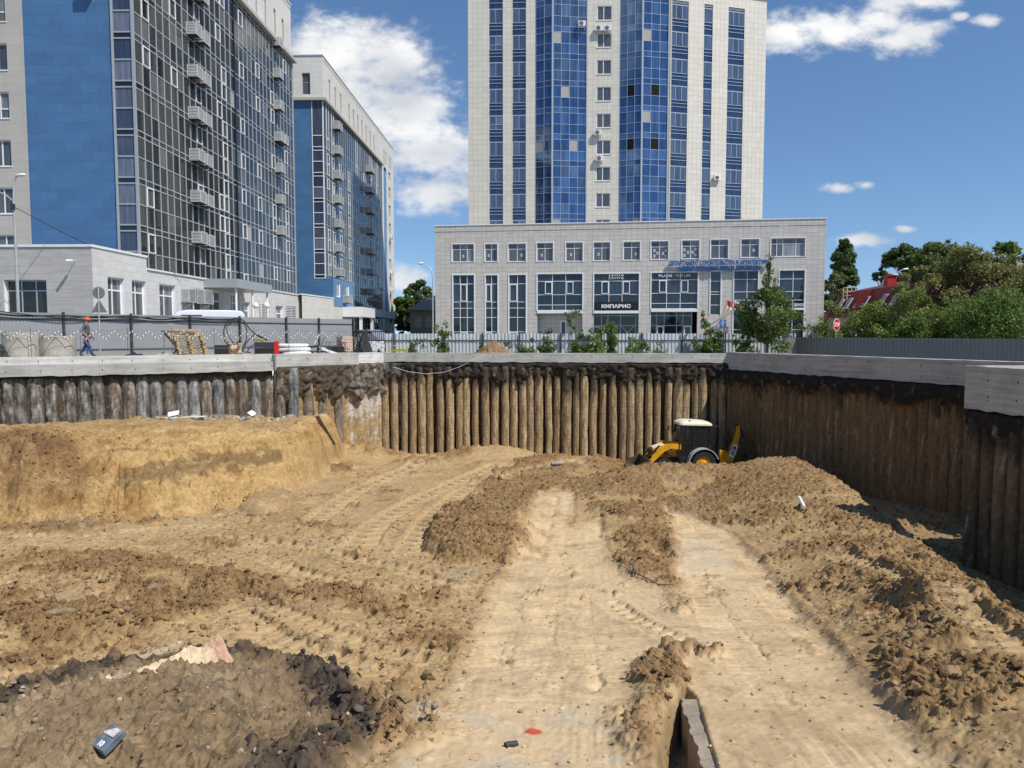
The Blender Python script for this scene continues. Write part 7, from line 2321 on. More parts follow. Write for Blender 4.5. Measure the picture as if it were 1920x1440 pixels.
# white sacks
gS = 'white sacks stacked on the beam'
for k, (px, z, w, h, lab) in enumerate([(552, .03, .85, .20, 'white filled sack at the bottom of the pile beside the red panel'), (548, .22, .95, .22, 'middle white sack of the pile beside the red panel'), (546, .42, .9, .17, 'topmost white sack of the pile beside the red panel')]):
    c = hitline(px, LW1, LC, .75)
    t = thing('filled_sack', lab, 'sack', (c.x, c.y, z), R(38) + .1 * k, gS)
    q = MB(); rings = []
    for zz, f in ((0, .8), (.2, .97), (.5, 1.0), (.8, .93), (1.0, .72)):
        rings.append([(math.copysign(abs(math.cos(a)) ** .45, math.cos(a)) * w * f * (1 + .03 * math.sin(5 * a + k)), math.copysign(abs(math.sin(a)) ** .45, math.sin(a)) * .42 * f, zz * h + .02 * math.sin(3 * a + k)) for a in [2 * math.pi * i / 28 for i in range(28)]])
    q.ring_loft(rings); q.build('bag', plain('sack_cloth', (.66, .66, .65), .8, var=.1, scale=4, bump=.3), t, smooth=True)
# broken chair, planks, box, bricks
c = hitline(592, LW1, LC, .75)
t = thing('broken_chair', 'broken chair with a white back tipped over on dark legs', 'chair', (c.x, c.y, .05), R(10))
q = MB(); q.obox((.08, 0, .75), (.13, 0, .30), (0, .22, 0), (.018, 0, -.008)); q.build('backrest', M['white_paint'], t)
q = MB(); q.obox((-.08, 0, .38), (.2, 0, .03), (0, .22, 0), (-.01, 0, .05)); q.build('seat', M['black'], t)
for (a, b) in (((-.2, -.18, .4), (-.5, -.2, 0)), ((-.2, .18, .4), (-.45, .2, 0)), ((.1, -.18, .4), (.12, -.2, 0)), ((.1, .18, .4), (.15, .2, 0))):
    q = MB(); q.bar(a, b, .045); q.build('leg', M['black'], t)
t = thing('leaning_plank', 'weathered plank propped against the back of the broken chair', 'plank', (c.x + .28, c.y - .05, .05), R(10))
q = MB(); q.obox((.05, -.25, .42), (.16, 0, .44), (0, .07, 0), (.025, 0, -.01)); q.build('board', M['old_wood'], t)
c = hitline(614, LW1, LC, .65)
for k, (dx, dz, a) in enumerate([(0, .16, -.5), (.18, .10, -.35)]):
    t = thing('white_plank', ['upper white painted plank lying aslant beside the broken chair', 'lower white painted plank lying aslant beside the dark crate'][k], 'plank', (c.x + dx, c.y, .06 + dz), R(20), 'white planks')
    q = MB(); q.obox((0, 0, 0), (.42, 0, .42 * a), (0, .05, 0), (0, 0, .06)); q.build('board', M['white_paint'], t)
c = hitline(630, LW1, LC, .95)
t = thing('dark_crate', 'small dark metal crate with a wire rim before the brick pallet', 'crate', (c.x, c.y, .05), R(30))
q = MB(); q.box(-.38, .38, -.3, .3, .08, .36); q.build('body', M['black'], t)
q = MB(); [q.bar((x, y, .0), (x, y, .62), .03) for x in (-.42, .42) for y in (-.33, .33)]; q.bar((-.42, -.33, .6), (.42, -.33, .6), .03); q.bar((-.42, .33, .6), (.42, .33, .6), .03); q.bar((-.42, -.33, .6), (-.42, .33, .6), .03); q.build('wire_frame', M['wire'], t)
c = hitline(648, LW1, LC, 1.1)
t = thing('brick_pallet', 'netted stack of red bricks on a pallet behind the leaning rusty pole', 'brick stack', (c.x, c.y, .03), R(35))
q = MB(); q.box(-.33, .33, -.4, .4, .12, .92); bk = q.build('bricks', tiles('stacked_brick', (.42, .17, .11), (.55, .45, .38), .26, .09, .02, tone=.2, offset=.5), t)
ul = bk.data.uv_layers.new(name='UVMap')
for p in bk.data.polygons:
    for li in p.loop_indices:
        co = bk.data.vertices[bk.data.loops[li].vertex_index].co; ul.data[li].uv = (co.x + co.y, co.z)
q = MB(); [q.box(x - .05, x + .05, -.42, .42, 0, .118) for x in (-.28, 0, .28)]; q.build('pallet', M['wood'], t)
q = MB()
for k in range(5):
    z = .16 + k * .17; q.tube([(-.335, -.405, z), (.335, -.405, z), (.335, .405, z), (-.335, .405, z)], .006, 4)
for k in range(5):
    x = -.3 + k * .15; q.cyl((x, -.405, .12), (x, -.405, .92), .006, n=4)
q.build('net', M['white_paint'], t)
t = thing('leaning_pole', 'rusty pole leaning before the netted bricks', 'pole', (*hitline(648, LW1, LC, .6), .05), R(35))
q = MB(); q.bar((.3, 0, 0), (-.42, 0, 1.0), .05); q.build('pole', M['rust'], t)
# dark end post with rubbish bags, white panel, yellow barrier
c = hitline(668, LW1, LC, .5)
t = thing('bent_rods', 'dark bent frame of rods and netting at the end of the grey fence', 'scrap', (c.x, c.y, .05))
q = MB(); [q.bar((a, 0, 0), (b, .05, z), .05) for a, b, z in ((-.1, -.18, 1.35), (.15, .02, 1.1), (.25, .2, .9), (-.1, .25, .7))]; q.tube([(.0 + .16 * math.cos(k), .1, 1.05 + .2 * math.sin(k * 1.3)) for k in range(14)], .03, 5); q.build('rods', M['black'], t)
heap_of('rubbish_sack', 'dark rubbish sack caught on the bent frame beside the white panel', 'sack', 684, 1.3, .5, .5, 1.2, M['shade_cloth'], 15, A=LW1, B=LC)
c = hitline(699, LW1, LC, .9)
m, nt, pb = new_mat('peeling_white_paint'); tc = nt.nodes.new('ShaderNodeTexCoord'); mp = nt.nodes.new('ShaderNodeMapping'); mp.inputs['Scale'].default_value = (9, 9, 3); nn = nt.nodes.new('ShaderNodeTexNoise'); nn.inputs['Scale'].default_value = 2; nn.inputs['Detail'].default_value = 7
rp = nt.nodes.new('ShaderNodeValToRGB'); rp.color_ramp.elements[0].position = .50; rp.color_ramp.elements[0].color = (.74, .73, .71, 1); rp.color_ramp.elements[1].position = .62; rp.color_ramp.elements[1].color = (.25, .23, .21, 1)
nt.links.new(tc.outputs['Object'], mp.inputs[0]); nt.links.new(mp.outputs[0], nn.inputs['Vector']); nt.links.new(nn.outputs['Fac'], rp.inputs[0]); nt.links.new(rp.outputs[0], pb.inputs['Base Color']); pb.inputs['Roughness'].default_value = .8; M['peel'] = m
t = thing('white_signboard', 'white peeling panel in a dark frame standing at the pit corner', 'panel', (c.x, c.y, .06), R(4))
q = MB(); q.box(-.66, .66, -.02, .02, 0, .64); q.build('board', M['peel'], t)
q = MB(); q.bar((-.70, 0, .67), (.70, 0, .67), .06); q.bar((-.69, 0, 0), (-.69, 0, .64), .05); q.bar((.69, 0, 0), (.69, 0, .64), .05); q.prism([(.25, -.03, 0), (.5, -.03, 0), (.3, -.03, .24)], (0, -.01, 0)); q.build('frame', M['steel_post'], t)
c = at(746, 655, 42.2)
t = thing('yellow_barrier', 'low yellow tubular site barrier beside the white panel', 'barrier', (c.x, 42.2, -.62))
M['yellow'] = plain('yellow_paint', (.62, .50, .04), .5, var=.1); q = MB()
for y in (0, .4):
    q.tube([(-.5, y, .1), (-.5, y, 1.05), (.5, y, 1.05), (.5, y, .1)], .022, 6); q.cyl((-.5, y, .8), (.5, y, .8), .018, n=6); q.cyl((-.5, y, .62), (.5, y, .62), .018, n=6)
for x in (-.5, .5): q.cyl((x, 0, 1.0), (x, .4, 1.0), .018, n=6); q.cyl((x, 0, .7), (x, .4, .7), .018, n=6)
q.build('frame', M['yellow'], t)
q = MB(); q.obox((0, .2, .78), (.4, 0, 0), (0, .1, 0), (0, 0, .06)); q.build('mesh_infill', plain('dull_yellow', (.42, .33, .06), .7, var=.3), t)
# dark railing and parked cars behind
c0, c1 = at(682, 630, 50), at(727, 630, 49)
t = thing('dark_railing', 'dark iron railing between the grey fence and the pale fence', 'railing', (c0.x, c0.y, -.6), math.atan2(c1.y - c0.y, c1.x - c0.x))
L = (c1 - c0).length; q = MB(); q.bar((0, 0, 1.85), (L, 0, 1.85), .05); q.bar((0, 0, .4), (L, 0, .4), .05)
[q.cyl((L * k / 12, 0, .1), (L * k / 12, 0, 1.95), .018, n=6) for k in range(13)]; q.build('bars', M['black'], t)


def car(label, loc, rz, paint, L=4.3, W=1.75, H=1.48, group='parked cars', van=False):
    t = thing('parked_van' if van else 'parked_car', label, 'van' if van else 'car', loc, rz, group)
    if van: pr = [(-.5, .35), (-.5, .92), (-.47, .985), (-.3, 1.0), (.16, 1.0), (.28, .95), (.38, .66), (.48, .58), (.5, .48), (.5, .25), (.46, .16), (-.48, .16)]
    else: pr = [(-.5, .35), (-.49, .58), (-.42, .64), (-.30, .95), (-.18, 1.0), (.04, 1.0), (.20, .70), (.40, .62), (.49, .5), (.5, .3), (.47, .17), (-.48, .17)]
    q = MB(); rings = []
    for y, k in ((-.5, .97), (-.46, 1.0), (0, 1.0), (.46, 1.0), (.5, .97)):
        rings.append([(x * L, (y * (.86 if z > .72 else 1)) * W, .17 * H + (z - .17) * H * (k if z > .6 else 1)) for x, z in pr])
    q.ring_loft(rings); q.build('body', paint, t, smooth=True)
    for sg in (-1, 1):
        q = MB(); y = sg * W * .455
        pts = [(-.38, .68), (-.29, .91), (-.02, .93), (.04, .91), (.17, .70)] if not van else [(-.02, .62), (-.02, .88), (.22, .88), (.33, .66)]
        q.prism([(x * L, y - sg * .02 if z > .8 else y, z * H) for x, z in pts], (0, sg * .035, 0)); q.build('side_window', M['glass_dark'], t)
    q = MB(); a = (.055, .985, .205, .715) if not van else (.285, .93, .375, .68)
    q.hexa([(a[0] * L, -W * .38, a[1] * H), (a[0] * L, W * .38, a[1] * H), (a[2] * L, W * .42, a[3] * H), (a[2] * L, -W * .42, a[3] * H)] + [(x + .02, y, z + .02) for x, y, z in [(a[0] * L, -W * .38, a[1] * H), (a[0] * L, W * .38, a[1] * H), (a[2] * L, W * .42, a[3] * H), (a[2] * L, -W * .42, a[3] * H)]]); q.build('windscreen', M['glass_dark'], t)
    for x in (-.31, .32):
        for sg in (-1, 1):
            q = MB(); q.cyl((x * L, sg * W * .40, .31), (x * L, sg * W * .5, .31), .31, n=20); w_ = q.build('wheel', M['rubber'], t)
            q = MB(); q.cyl((x * L, sg * W * .5, .31), (x * L, sg * (W * .5 + .012), .31), .19, n=14); q.build('rim', M['alu'], w_)
    for sg in (-1, 1):
        q = MB(); q.obox((.485 * L, sg * W * .36, .52 * H), (.03, 0, 0), (0, .14, 0), (0, 0, .06)); q.build('headlight', M['white_paint'], t)
    return t


M['van_white'] = plain('white_vehicle_paint', (.75, .78, .82), .25, var=.03)
M['car_dark'] = plain('dark_car_paint', (.03, .035, .045), .2, var=.1); M['car_silver'] = plain('silver_car_paint', (.4, .42, .44), .25, .5, var=.05)
p = at(380, 600, 47.0)
car('white van parked behind the grey fence, only its roof showing', (p.x, 47.0, .02), math.atan2(_d.y, _d.x) + math.pi - R(38), M['van_white'], 4.9, 2.0, 2.55, van=True)
p = at(703, 630, 66); car('dark car parked beyond the railing before the shaded block', (p.x, 66, .0), R(8), M['car_dark'])
p = at(684, 630, 62); car('silver car nose behind the end of the grey fence', (p.x, 62, .0), R(150), M['car_silver'])
p = at(1386, 625, 74.5); car('white car parked before the podium, below the wall flags', (p.x, 74.5, -1.0), R(175), M['van_white'], H=1.62)


# ================================================================== lamps and signs
def street_lamp(label, base, H, arm, rz, lamp=0.32, r=.07, mid=None, group='street lamps'):
    t = thing('street_lamp', label, 'street lamp', base, rz, group)
    q = MB(); pts = [(0, 0, -.2), (0, 0, H * .55), (0, 0, H * .86), (arm * .12, 0, H * .95), (arm * .5, 0, H * .985), (arm, 0, H)]
    q.tube(pts, [r, r * .85, r * .7, r * .55, r * .5, r * .45], 10); q.build('pole', M['galv'], t, smooth=True)
    q = MB(); q.ring_loft([[(arm + x * lamp + math.cos(a) * .0, math.sin(a) * w * lamp, H + .02 + math.cos(a) * h * lamp + x * .12 * lamp) for a in [2 * math.pi * i / 12 for i in range(12)]] for x, w, h in ((-.3, .12, .1), (0, .3, .2), (.6, .42, .26), (1.1, .34, .2), (1.3, .1, .06))])
    q.build('lamp_head', M['white_paint'], t, smooth=True)
    return t


p = at(37, 640, 40.0)
lp = street_lamp('grey street lamp with a globe head beside the apartment wing, cable running from it', (p.x, 40, .0), topz(330, 40), .25, 0, .34, .09)
q = MB(); h = topz(378, 40); q.tube([(0, 0, h), (-.4, 0, h + .35), (-1.3, 0, h + .75)], .035, 8); q.build('side_arm', M['galv'], lp, smooth=True)
q = MB(); q.box(-.1, .1, -.14, -.05, topz(388, 40) - .15, topz(388, 40) + .15); q.build('junction_box', M['steel_post'], lp)
a, b = (p.x, 40, topz(388, 40)), at(345, 515, 53)
cable('thin black overhead cable running down from the globe lamp to the stone plinth', [a, tuple(Vector(a).lerp(b, .33) + Vector((0, 0, -.45))), tuple(Vector(a).lerp(b, .66) + Vector((0, 0, -.45))), tuple(b)], .018, 'overhead_cable')
p = at(812, 640, 77)
street_lamp('tall street lamp with a long arm in the gap beside the podium', (p.x, 77, -.8), topz(500, 77) + .8 + .3, -1.5, R(-8), .42, .08)
p = at(1650, 640, 72)
street_lamp('curved street lamp before the red roof, the lower of two heads', (p.x, 72, -1), topz(517, 72) + 1, 1.05, R(5), .45, .07)
p = at(1676, 640, 80)
street_lamp('second street lamp head peeping over the first one by the round-crowned tree', (p.x, 80, -1), topz(505, 80) + 1, .85, R(5), .4, .06)
p = at(490, 600, 58.0)
t = thing('globe_lamp', 'lamp post with two white globes before the entrance canopy', 'street lamp', (p.x, 58, 0))
zt_ = topz(573, 58); q = MB(); q.cyl((0, 0, 0), (0, 0, zt_ + .55), .04, n=8)
for sg in (-1, 1): q.tube([(0, 0, zt_ + .3), (sg * .2, 0, zt_ + .75), (sg * .42, 0, zt_ + .5), (sg * .42, 0, zt_ + .2)], .025, 6)
q.build('pole', M['white_paint'], t)
for sg in (-1, 1):
    q = MB(); q.ring_loft([[(sg * .42 + math.cos(a) * .24 * math.sin(f), math.sin(a) * .24 * math.sin(f), zt_ - .24 * math.cos(f)) for a in [2 * math.pi * i / 16 for i in range(16)]] for f in [.1 + (math.pi - .2) * k / 10 for k in range(11)]]); q.build('globe', M['white_paint'], t, smooth=True)
# back of a round sign above a triangular one
p = at(186, 600, 38.0)
t = thing('traffic_sign', 'grey backs of a round and a triangular sign on one post behind the grey fence', 'traffic sign', (p.x, 38.0, 0))
q = MB(); q.cyl((0, 0, 0), (0, 0, topz(537, 38)), .035, n=8); q.build('post', M['galv'], t)
q = MB(); z = topz(549, 38); q.cyl((0, .03, z), (0, .05, z), .31, n=32); q.build('round_plate', M['plate_back'], t)
q = MB(); z0, z1 = topz(586, 38), topz(561, 38); q.prism([(-.40, .03, z0), (.40, .03, z0), (.0, .03, z1)], (0, .02, 0)); q.build('triangle_plate', M['plate_back'], t)
# stop sign
p = at(1569, 609, 47.0)
t = thing('stop_sign', 'red octagonal stop sign standing above the dark fence', 'stop sign', (p.x, 47.0, -1), R(38))
zc = p.z + 1; q = MB(); q.cyl((0, .04, 0), (0, .04, zc + .3), .03, n=8); q.build('post', M['galv'], t)
oc = lambda r: [(math.cos(math.pi / 8 + k * math.pi / 4) * r, 0, zc + math.sin(math.pi / 8 + k * math.pi / 4) * r) for k in range(8)]
q = MB(); q.prism([(x, .0, z) for x, _, z in oc(.42)], (0, .02, 0), 0); q.prism([(x, -.003, z) for x, _, z in oc(.385)], (0, -.003, 0), 1); q.build('plate', [M['white_paint'], plain('sign_red', (.50, .015, .025), .4, var=.04)], t)
text_mesh('lettering', 'STOP', .34, M['sign_white'], t, (0, -.012, zc), (1, 0, 0), (0, 0, 1), .01, 0, .60, 1.0, .006)

# ================================================================== backhoe loader
M['jy'] = plain('machine_yellow', (.70, .33, .015), .4, var=.12, scale=2.5)
M['cab_cream'] = plain('cream_roof', (.72, .66, .52), .5, var=.06)
M['fender'] = plain('grey_fender', (.40, .41, .43), .45, var=.06)
M['mud_shade_steel'] = plain('muddy_and_shaded_steel', (.10, .075, .055), .7, .2, var=.4, scale=5, bump=.3)  # mud on the buckets and feet; painted shade on the dipper
m, nt, pb = new_mat('cab_glass'); pb.inputs['Base Color'].default_value = (.02, .025, .025, 1); pb.inputs['Roughness'].default_value = .03; pb.inputs['Alpha'].default_value = .5; M['cab_glass'] = m
JG = -5.86
pj = at(1308, 866, 37.0)
JB = thing('backhoe_loader', 'yellow and black backhoe loader with a cream cab roof parked behind the earth berm', 'backhoe loader', (pj.x, 37.0, JG), R(184)); JB.scale = (.9, .9, .9)


def wheel(x, y, r, w, rim, yw):
    q = MB(); n = 36; rings = []
    for (rr, yy) in ((r * .62, -w / 2), (r * .9, -w / 2), (r * .97, -w * .36), (r * .97, w * .36), (r * .9, w / 2), (r * .62, w / 2)):
        rings.append([(x + math.cos(2 * math.pi * k / n) * rr, y + yy, r + math.sin(2 * math.pi * k / n) * rr) for k in range(n)])
    q.ring_loft(rings, cap=False)
    for k in range(20):
        for sg in (-1, 1):
            a = 2 * math.pi * (k + (.5 if sg > 0 else 0)) / 20; u = Vector((math.cos(a), 0, math.sin(a))); v = Vector((-math.sin(a), 0, math.cos(a)))
            q.obox(Vector((x, y, r)) + u * r * .975 + Vector((0, sg * w * .25, 0)), u * r * .035, (Vector((0, sg * w * .26, 0)) + v * r * .07), v * r * .04)
    o = q.build('wheel', M['rubber'], JB)
    q = MB(); q.tube([(x, y - yw * w * .2, r), (x, y + yw * w * .3, r)], r * .62, 24); q.tube([(x, y + yw * w * .3, r), (x, y + yw * w * .42, r)], [r * .28, r * .2], 16)
    for k in range(8):
        a = 2 * math.pi * k / 8; q.cyl((x + math.cos(a) * r * .36, y + yw * w * .29, r + math.sin(a) * r * .36), (x + math.cos(a) * r * .36, y + yw * w * .34, r + math.sin(a) * r * .36), .025, n=6)
    q.build('rim', rim, o)


for sg in (1, -1):
    wheel(0, sg * .88, .68, .44, M['jy'], sg); wheel(2.12, sg * .86, .50, .34, M['jy'], sg)
q = MB(); q.box(-1.0, 2.7, -.38, .38, .55, .95); q.box(2.0, 2.25, -.75, .75, .42, .58); q.box(-.12, .12, -.75, .75, .55, .8); q.build('chassis', M['black'], JB)
# bonnet and grille
q = MB(); q.hexa([(1.30, -.42, .95), (2.72, -.36, .95), (2.72, .36, .95), (1.30, .42, .95), (1.30, -.40, 1.78), (2.62, -.32, 1.42), (2.62, .32, 1.42), (1.30, .40, 1.78)]); q.build('bonnet', M['jy'], JB, bevel=.05)
q = MB(); q.hexa([(2.0, -.30, 1.62), (2.63, -.30, 1.44), (2.63, .30, 1.44), (2.0, .30, 1.62), (2.0, -.28, 1.68), (2.60, -.28, 1.50), (2.60, .28, 1.50), (2.0, .28, 1.68)]); q.build('bonnet_top', M['cab_cream'], JB)
q = MB(); [q.box(2.70, 2.76, -.3, .3, .98 + k * .09, 1.03 + k * .09) for k in range(5)]; q.build('grille', M['black'], JB)
# cab
q = MB()
posts = [((1.33, 1.0), (1.10, 2.72)), ((.46, .98), (.46, 2.72)), ((-.42, 1.45), (-.48, 2.72))]
for sg in (-1, 1):
    for a, b in posts: q.bar((a[0], sg * .66, a[1]), (b[0], sg * .62, b[1]), .085, .07)
    q.bar((1.33, sg * .66, 1.02), (-.1, sg * .66, 1.02), .07); q.bar((1.10, sg * .62, 2.68), (-.48, sg * .62, 2.68), .08); q.bar((.42, sg * .66, 1.5), (-.5, sg * .66, 1.5), .07); q.bar((1.27, sg * .65, 1.72), (.42, sg * .65, 1.72), .05)
for x, z in ((1.33, 1.02), (1.10, 2.68), (-.48, 2.68), (-.42, 1.5)): q.bar((x, -.66, z), (x, .66, z), .07)
q.build('cab_frame', M['black'], JB)
q = MB()
for sg in (-1, 1):
    q.prism([(1.30, sg * .655, 1.04), (1.10, sg * .625, 2.66), (.44, sg * .625, 2.66), (.44, sg * .655, 1.04)], (0, sg * .006, 0)); q.prism([(.40, sg * .655, 1.52), (.40, sg * .625, 2.66), (-.47, sg * .625, 2.66), (-.41, sg * .655, 1.52)], (0, sg * .006, 0))
q.prism([(1.33, -.62, 1.8), (1.12, -.6, 2.66), (1.12, .6, 2.66), (1.33, .62, 1.8)], (.006, 0, 0)); q.prism([(-.42, -.62, 1.5), (-.48, -.6, 2.66), (-.48, .6, 2.66), (-.42, .62, 1.5)], (-.006, 0, 0)); q.build('cab_glass', M['cab_glass'], JB)
q = MB(); q.box(.42, 1.3, -.67, .67, .72, 1.02); q.box(.5, 1.2, .67, .72, .62, 1.0); q.box(-.45, .42, -.6, .6, .9, 1.45); q.build('lower_cab', M['black'], JB)
q = MB(); q.box(.0, .45, -.25, .25, 1.3, 1.45); q.obox((-.02, 0, 1.8), (.07, 0, .02), (0, .24, 0), (-.08, 0, .36)); q.build('seat', M['rubber'], JB)
q = MB(); q.tube([(.78 + .02 * math.cos(a), .19 * math.cos(a), 1.78 + .17 * math.sin(a)) for a in [2 * math.pi * k / 16 for k in range(17)]], .018, 6); q.cyl((1.1, 0, 1.3), (.8, 0, 1.77), .03, n=8); q.build('steering_wheel', M['black'], JB)
q = MB(); rings = []
for z, ins in ((2.72, .05), (2.76, 0.0), (2.86, .04), (2.95, .18), (2.99, .42)): rings.append([(x, y, z - .05 * (x < 0)) for x, y in ((-.60 + ins, -.60 + ins * .6), (-.52 + ins, -.70 + ins * .6), (1.12 - ins, -.70 + ins * .6), (1.24 - ins, -.58 + ins * .6), (1.24 - ins, .58 - ins * .6), (1.12 - ins, .70 - ins * .6), (-.52 + ins, .70 - ins * .6), (-.60 + ins, .60 - ins * .6))])
q.ring_loft(rings); q.build('cab_roof', M['cab_cream'], JB, bevel=.02)
q = MB(); q.cyl((.66, .55, 2.86), (.66, .55, 3.0), .05, n=10); q.build('beacon', M['black'], JB)
for sg in (-1, 1):
    q = MB(); q.bar((1.2, sg * .64, 2.5), (1.42, sg * .85, 2.48), .025); q.obox((1.42, sg * .88, 2.4), (.02, 0, 0), (0, .08, 0), (0, 0, .13)); q.build('mirror', M['black'], JB)
q = MB(); q.obox((-.78, 0, 2.62), (.2, 0, -.05), (0, .6, 0), (0, 0, .02)); q.build('rear_visor', M['black'], JB)
for sg in (-1, 1):
    q = MB(); n = 12; y0, y1 = sg * .64, sg * 1.12; pts = []
    for k in range(n + 1):
        a = math.radians(-2 + 164 * k / n); pts.append((math.cos(a) * .80, .68 + math.sin(a) * .80))
    for k in range(n):
        (xa, za), (xb, zb) = pts[k], pts[k + 1]
        q.hexa([(xa, y0, za), (xb, y0, zb), (xb, y1, zb), (xa, y1, za), (xa * 1.06, y0, .68 + (za - .68) * 1.06), (xb * 1.06, y0, .68 + (zb - .68) * 1.06), (xb * 1.06, y1, .68 + (zb - .68) * 1.06), (xa * 1.06, y1, .68 + (za - .68) * 1.06)])
    q.build('fender', M['fender'], JB)
    # loader arm, ram
    q = MB(); y = sg * .62
    q.prism([(1.15, y - .06, 1.42), (1.15, y - .06, 1.70), (1.85, y - .06, 1.74), (2.25, y - .06, 1.50), (3.02, y - .06, .72), (2.90, y - .06, .52), (2.05, y - .06, 1.32), (1.75, y - .06, 1.46)], (0, .12, 0)); q.build('loader_arm', M['jy'], JB, bevel=.012)
    q = MB(); q.cyl((1.5, sg * .5, 1.0), (2.2, sg * .5, 1.32), .055, n=10); q.cyl((2.2, sg * .5, 1.32), (2.5, sg * .5, 1.2), .03, n=8); q.cyl((2.3, sg * .5, 1.62), (2.95, sg * .5, 1.0), .05, n=10); q.build('loader_ram', M['black'], JB)
q = MB(); q.ring_loft([[(x, y, z) for x, z in ((2.98, .95), (2.92, .72), (2.95, .42), (3.15, .30), (3.92, .34), (3.92, .37), (3.2, .36), (3.02, .48), (2.98, .72), (3.04, .93))] for y in (-1.16, 1.16)])
for y in (-1.17, 1.13): q.prism([(2.95, y, .95), (2.92, y, .5), (3.12, y, .31), (3.9, y, .34), (3.5, y, .72)], (0, .04, 0))
q.build('front_bucket', M['mud_shade_steel'], JB)
# rear frame, stabilisers, boom, dipper, bucket
q = MB(); q.box(-1.02, -.86, -1.0, 1.0, .45, 1.15); q.box(-1.25, -1.02, -.25, .25, .55, 1.0); q.build('rear_frame', M['black'], JB)
for sg in (-1, 1):
    q = MB(); q.box(-1.08, -.88, sg * 1.02 - .09, sg * 1.02 + .09, .45, 1.42); q.build('stabiliser_leg', M['jy'], JB, bevel=.01)
    q = MB(); q.box(-1.04, -.92, sg * 1.02 - .06, sg * 1.02 + .06, .12, .45); q.box(-1.15, -.82, sg * 1.02 - .16, sg * 1.02 + .16, .04, .12); q.build('stabiliser_foot', M['mud_shade_steel'], JB)
KY = .72
q = MB(); q.box(-1.36, -1.10, KY - .2, KY + .2, .45, 1.30); q.cyl((-1.3, KY, .5), (-1.3, KY, 1.35), .07, n=12); q.build('king_post', M['jy'], JB)
q = MB()
for y in (KY - .16, KY + .10): q.prism([(-1.26, y, .55), (-1.48, y, .42), (-1.84, y, 1.15), (-2.04, y, 2.25), (-2.02, y, 2.86), (-1.92, y, 2.88), (-1.66, y, 1.75), (-1.24, y, .90)], (0, .06, 0))
q.prism([(-1.3, KY - .1, .6), (-1.5, KY - .1, .5), (-1.98, KY - .1, 2.3), (-1.85, KY - .1, 2.4)], (0, .2, 0)); q.build('boom', M['jy'], JB)
q = MB(); q.tube([(-1.30, KY, 1.28), (-1.60, KY, 1.95)], .055, 10); q.tube([(-1.60, KY, 1.95), (-1.88, KY, 2.62)], .03, 8); q.tube([(-1.34, KY + .12, 1.2), (-1.42, KY + .16, 1.6), (-1.75, KY + .14, 2.2), (-1.92, KY + .1, 2.75)], .02, 6); q.build('boom_ram', M['black'], JB)
q = MB()
for y in (KY - .12, KY + .06): q.prism([(-1.84, y, 2.62), (-1.92, y, 2.86), (-2.08, y, 2.84), (-2.12, y, 2.42), (-2.62, y, 1.15), (-2.50, y, 1.08), (-2.02, y, 2.05)], (0, .06, 0))
q.build('dipper', M['mud_shade_steel'], JB)  # dipper's shade is put into the colour, dark instead of yellow
q = MB(); q.cyl((-1.92, KY - .16, 2.78), (-1.92, KY + .16, 2.78), .07, n=10); q.cyl((-2.0, KY, 2.9), (-2.35, KY, 2.0), .05, n=10); q.build('dipper_ram', M['black'], JB)
q = MB(); q.ring_loft([[(x, y, z) for x, z in ((-2.45, 1.15), (-2.72, 1.2), (-3.05, .85), (-3.0, .45), (-2.72, .22), (-2.35, .25), (-2.35, .3), (-2.66, .32), (-2.9, .5), (-2.93, .8), (-2.68, 1.08), (-2.45, 1.08))] for y in (KY - .3, KY + .3)])
for y in (KY - .31, KY + .28): q.prism([(-2.45, y, 1.12), (-2.72, y, 1.16), (-3.0, y, .84), (-2.96, y, .46), (-2.7, y, .26), (-2.4, y, .28)], (0, .03, 0))
q.build('rear_bucket', M['mud_shade_steel'], JB)
# maker's letters on boom and bonnet
def jcb(loc, xd, upv, size, back):
    q = MB(); X = Vector(xd).normalized(); Y = Vector(upv).normalized(); Z = X.cross(Y); c = Vector(loc)
    q.obox(c, X * size * 1.35, Y * size * .58, Z * .003); b = q.build('badge', M['white_paint'], JB)
    text_mesh('lettering', 'JCB', size, M['black'], JB, c + Z * .006, X, Y, .004, .2, size * 2.1, 1.0, .012)


up_b = Vector((-.18, 0, 1)).normalized()
jcb((-1.70, KY + .168, 1.35), (-.45, 0, -1) if False else (-.34, 0, .94), (.94, 0, .34), .26, 0)
jcb((1.72, .425, 1.42), (-1, .02, .0), (0, 0, 1), .22, 0)

# ================================================================== odds and ends in the pit
a = pit_px(594, 790) + Vector((0, 0, .22)); b = pit_px(627, 838) + Vector((0, -.1, .10))
t = thing('timber_board', 'weathered timber board leaning down the end of the sandy bank', 'board', tuple(a))
q = MB(); d = b - a; s_ = d.cross(Vector((0, 1, 0))).normalized(); q.obox(d / 2, d / 2, s_ * .10, d.cross(s_).normalized() * .03); q.build('board', M['old_wood'], t)
p0 = pit_px(1508, 958); p1 = Vector((p0.x + .15, p0.y + 1.1, 0)); p1.z = zt(p1.x, p1.y)
t = thing('white_pipe', 'short white pipe lying on the brown earth shoulder', 'pipe', (p0.x, p0.y, p0.z + .10))
q = MB(); q.cyl((0, 0, 0), (.20, .95, p1.z - p0.z + .22), .055, n=12); q.build('pipe', M['white_paint'], t)
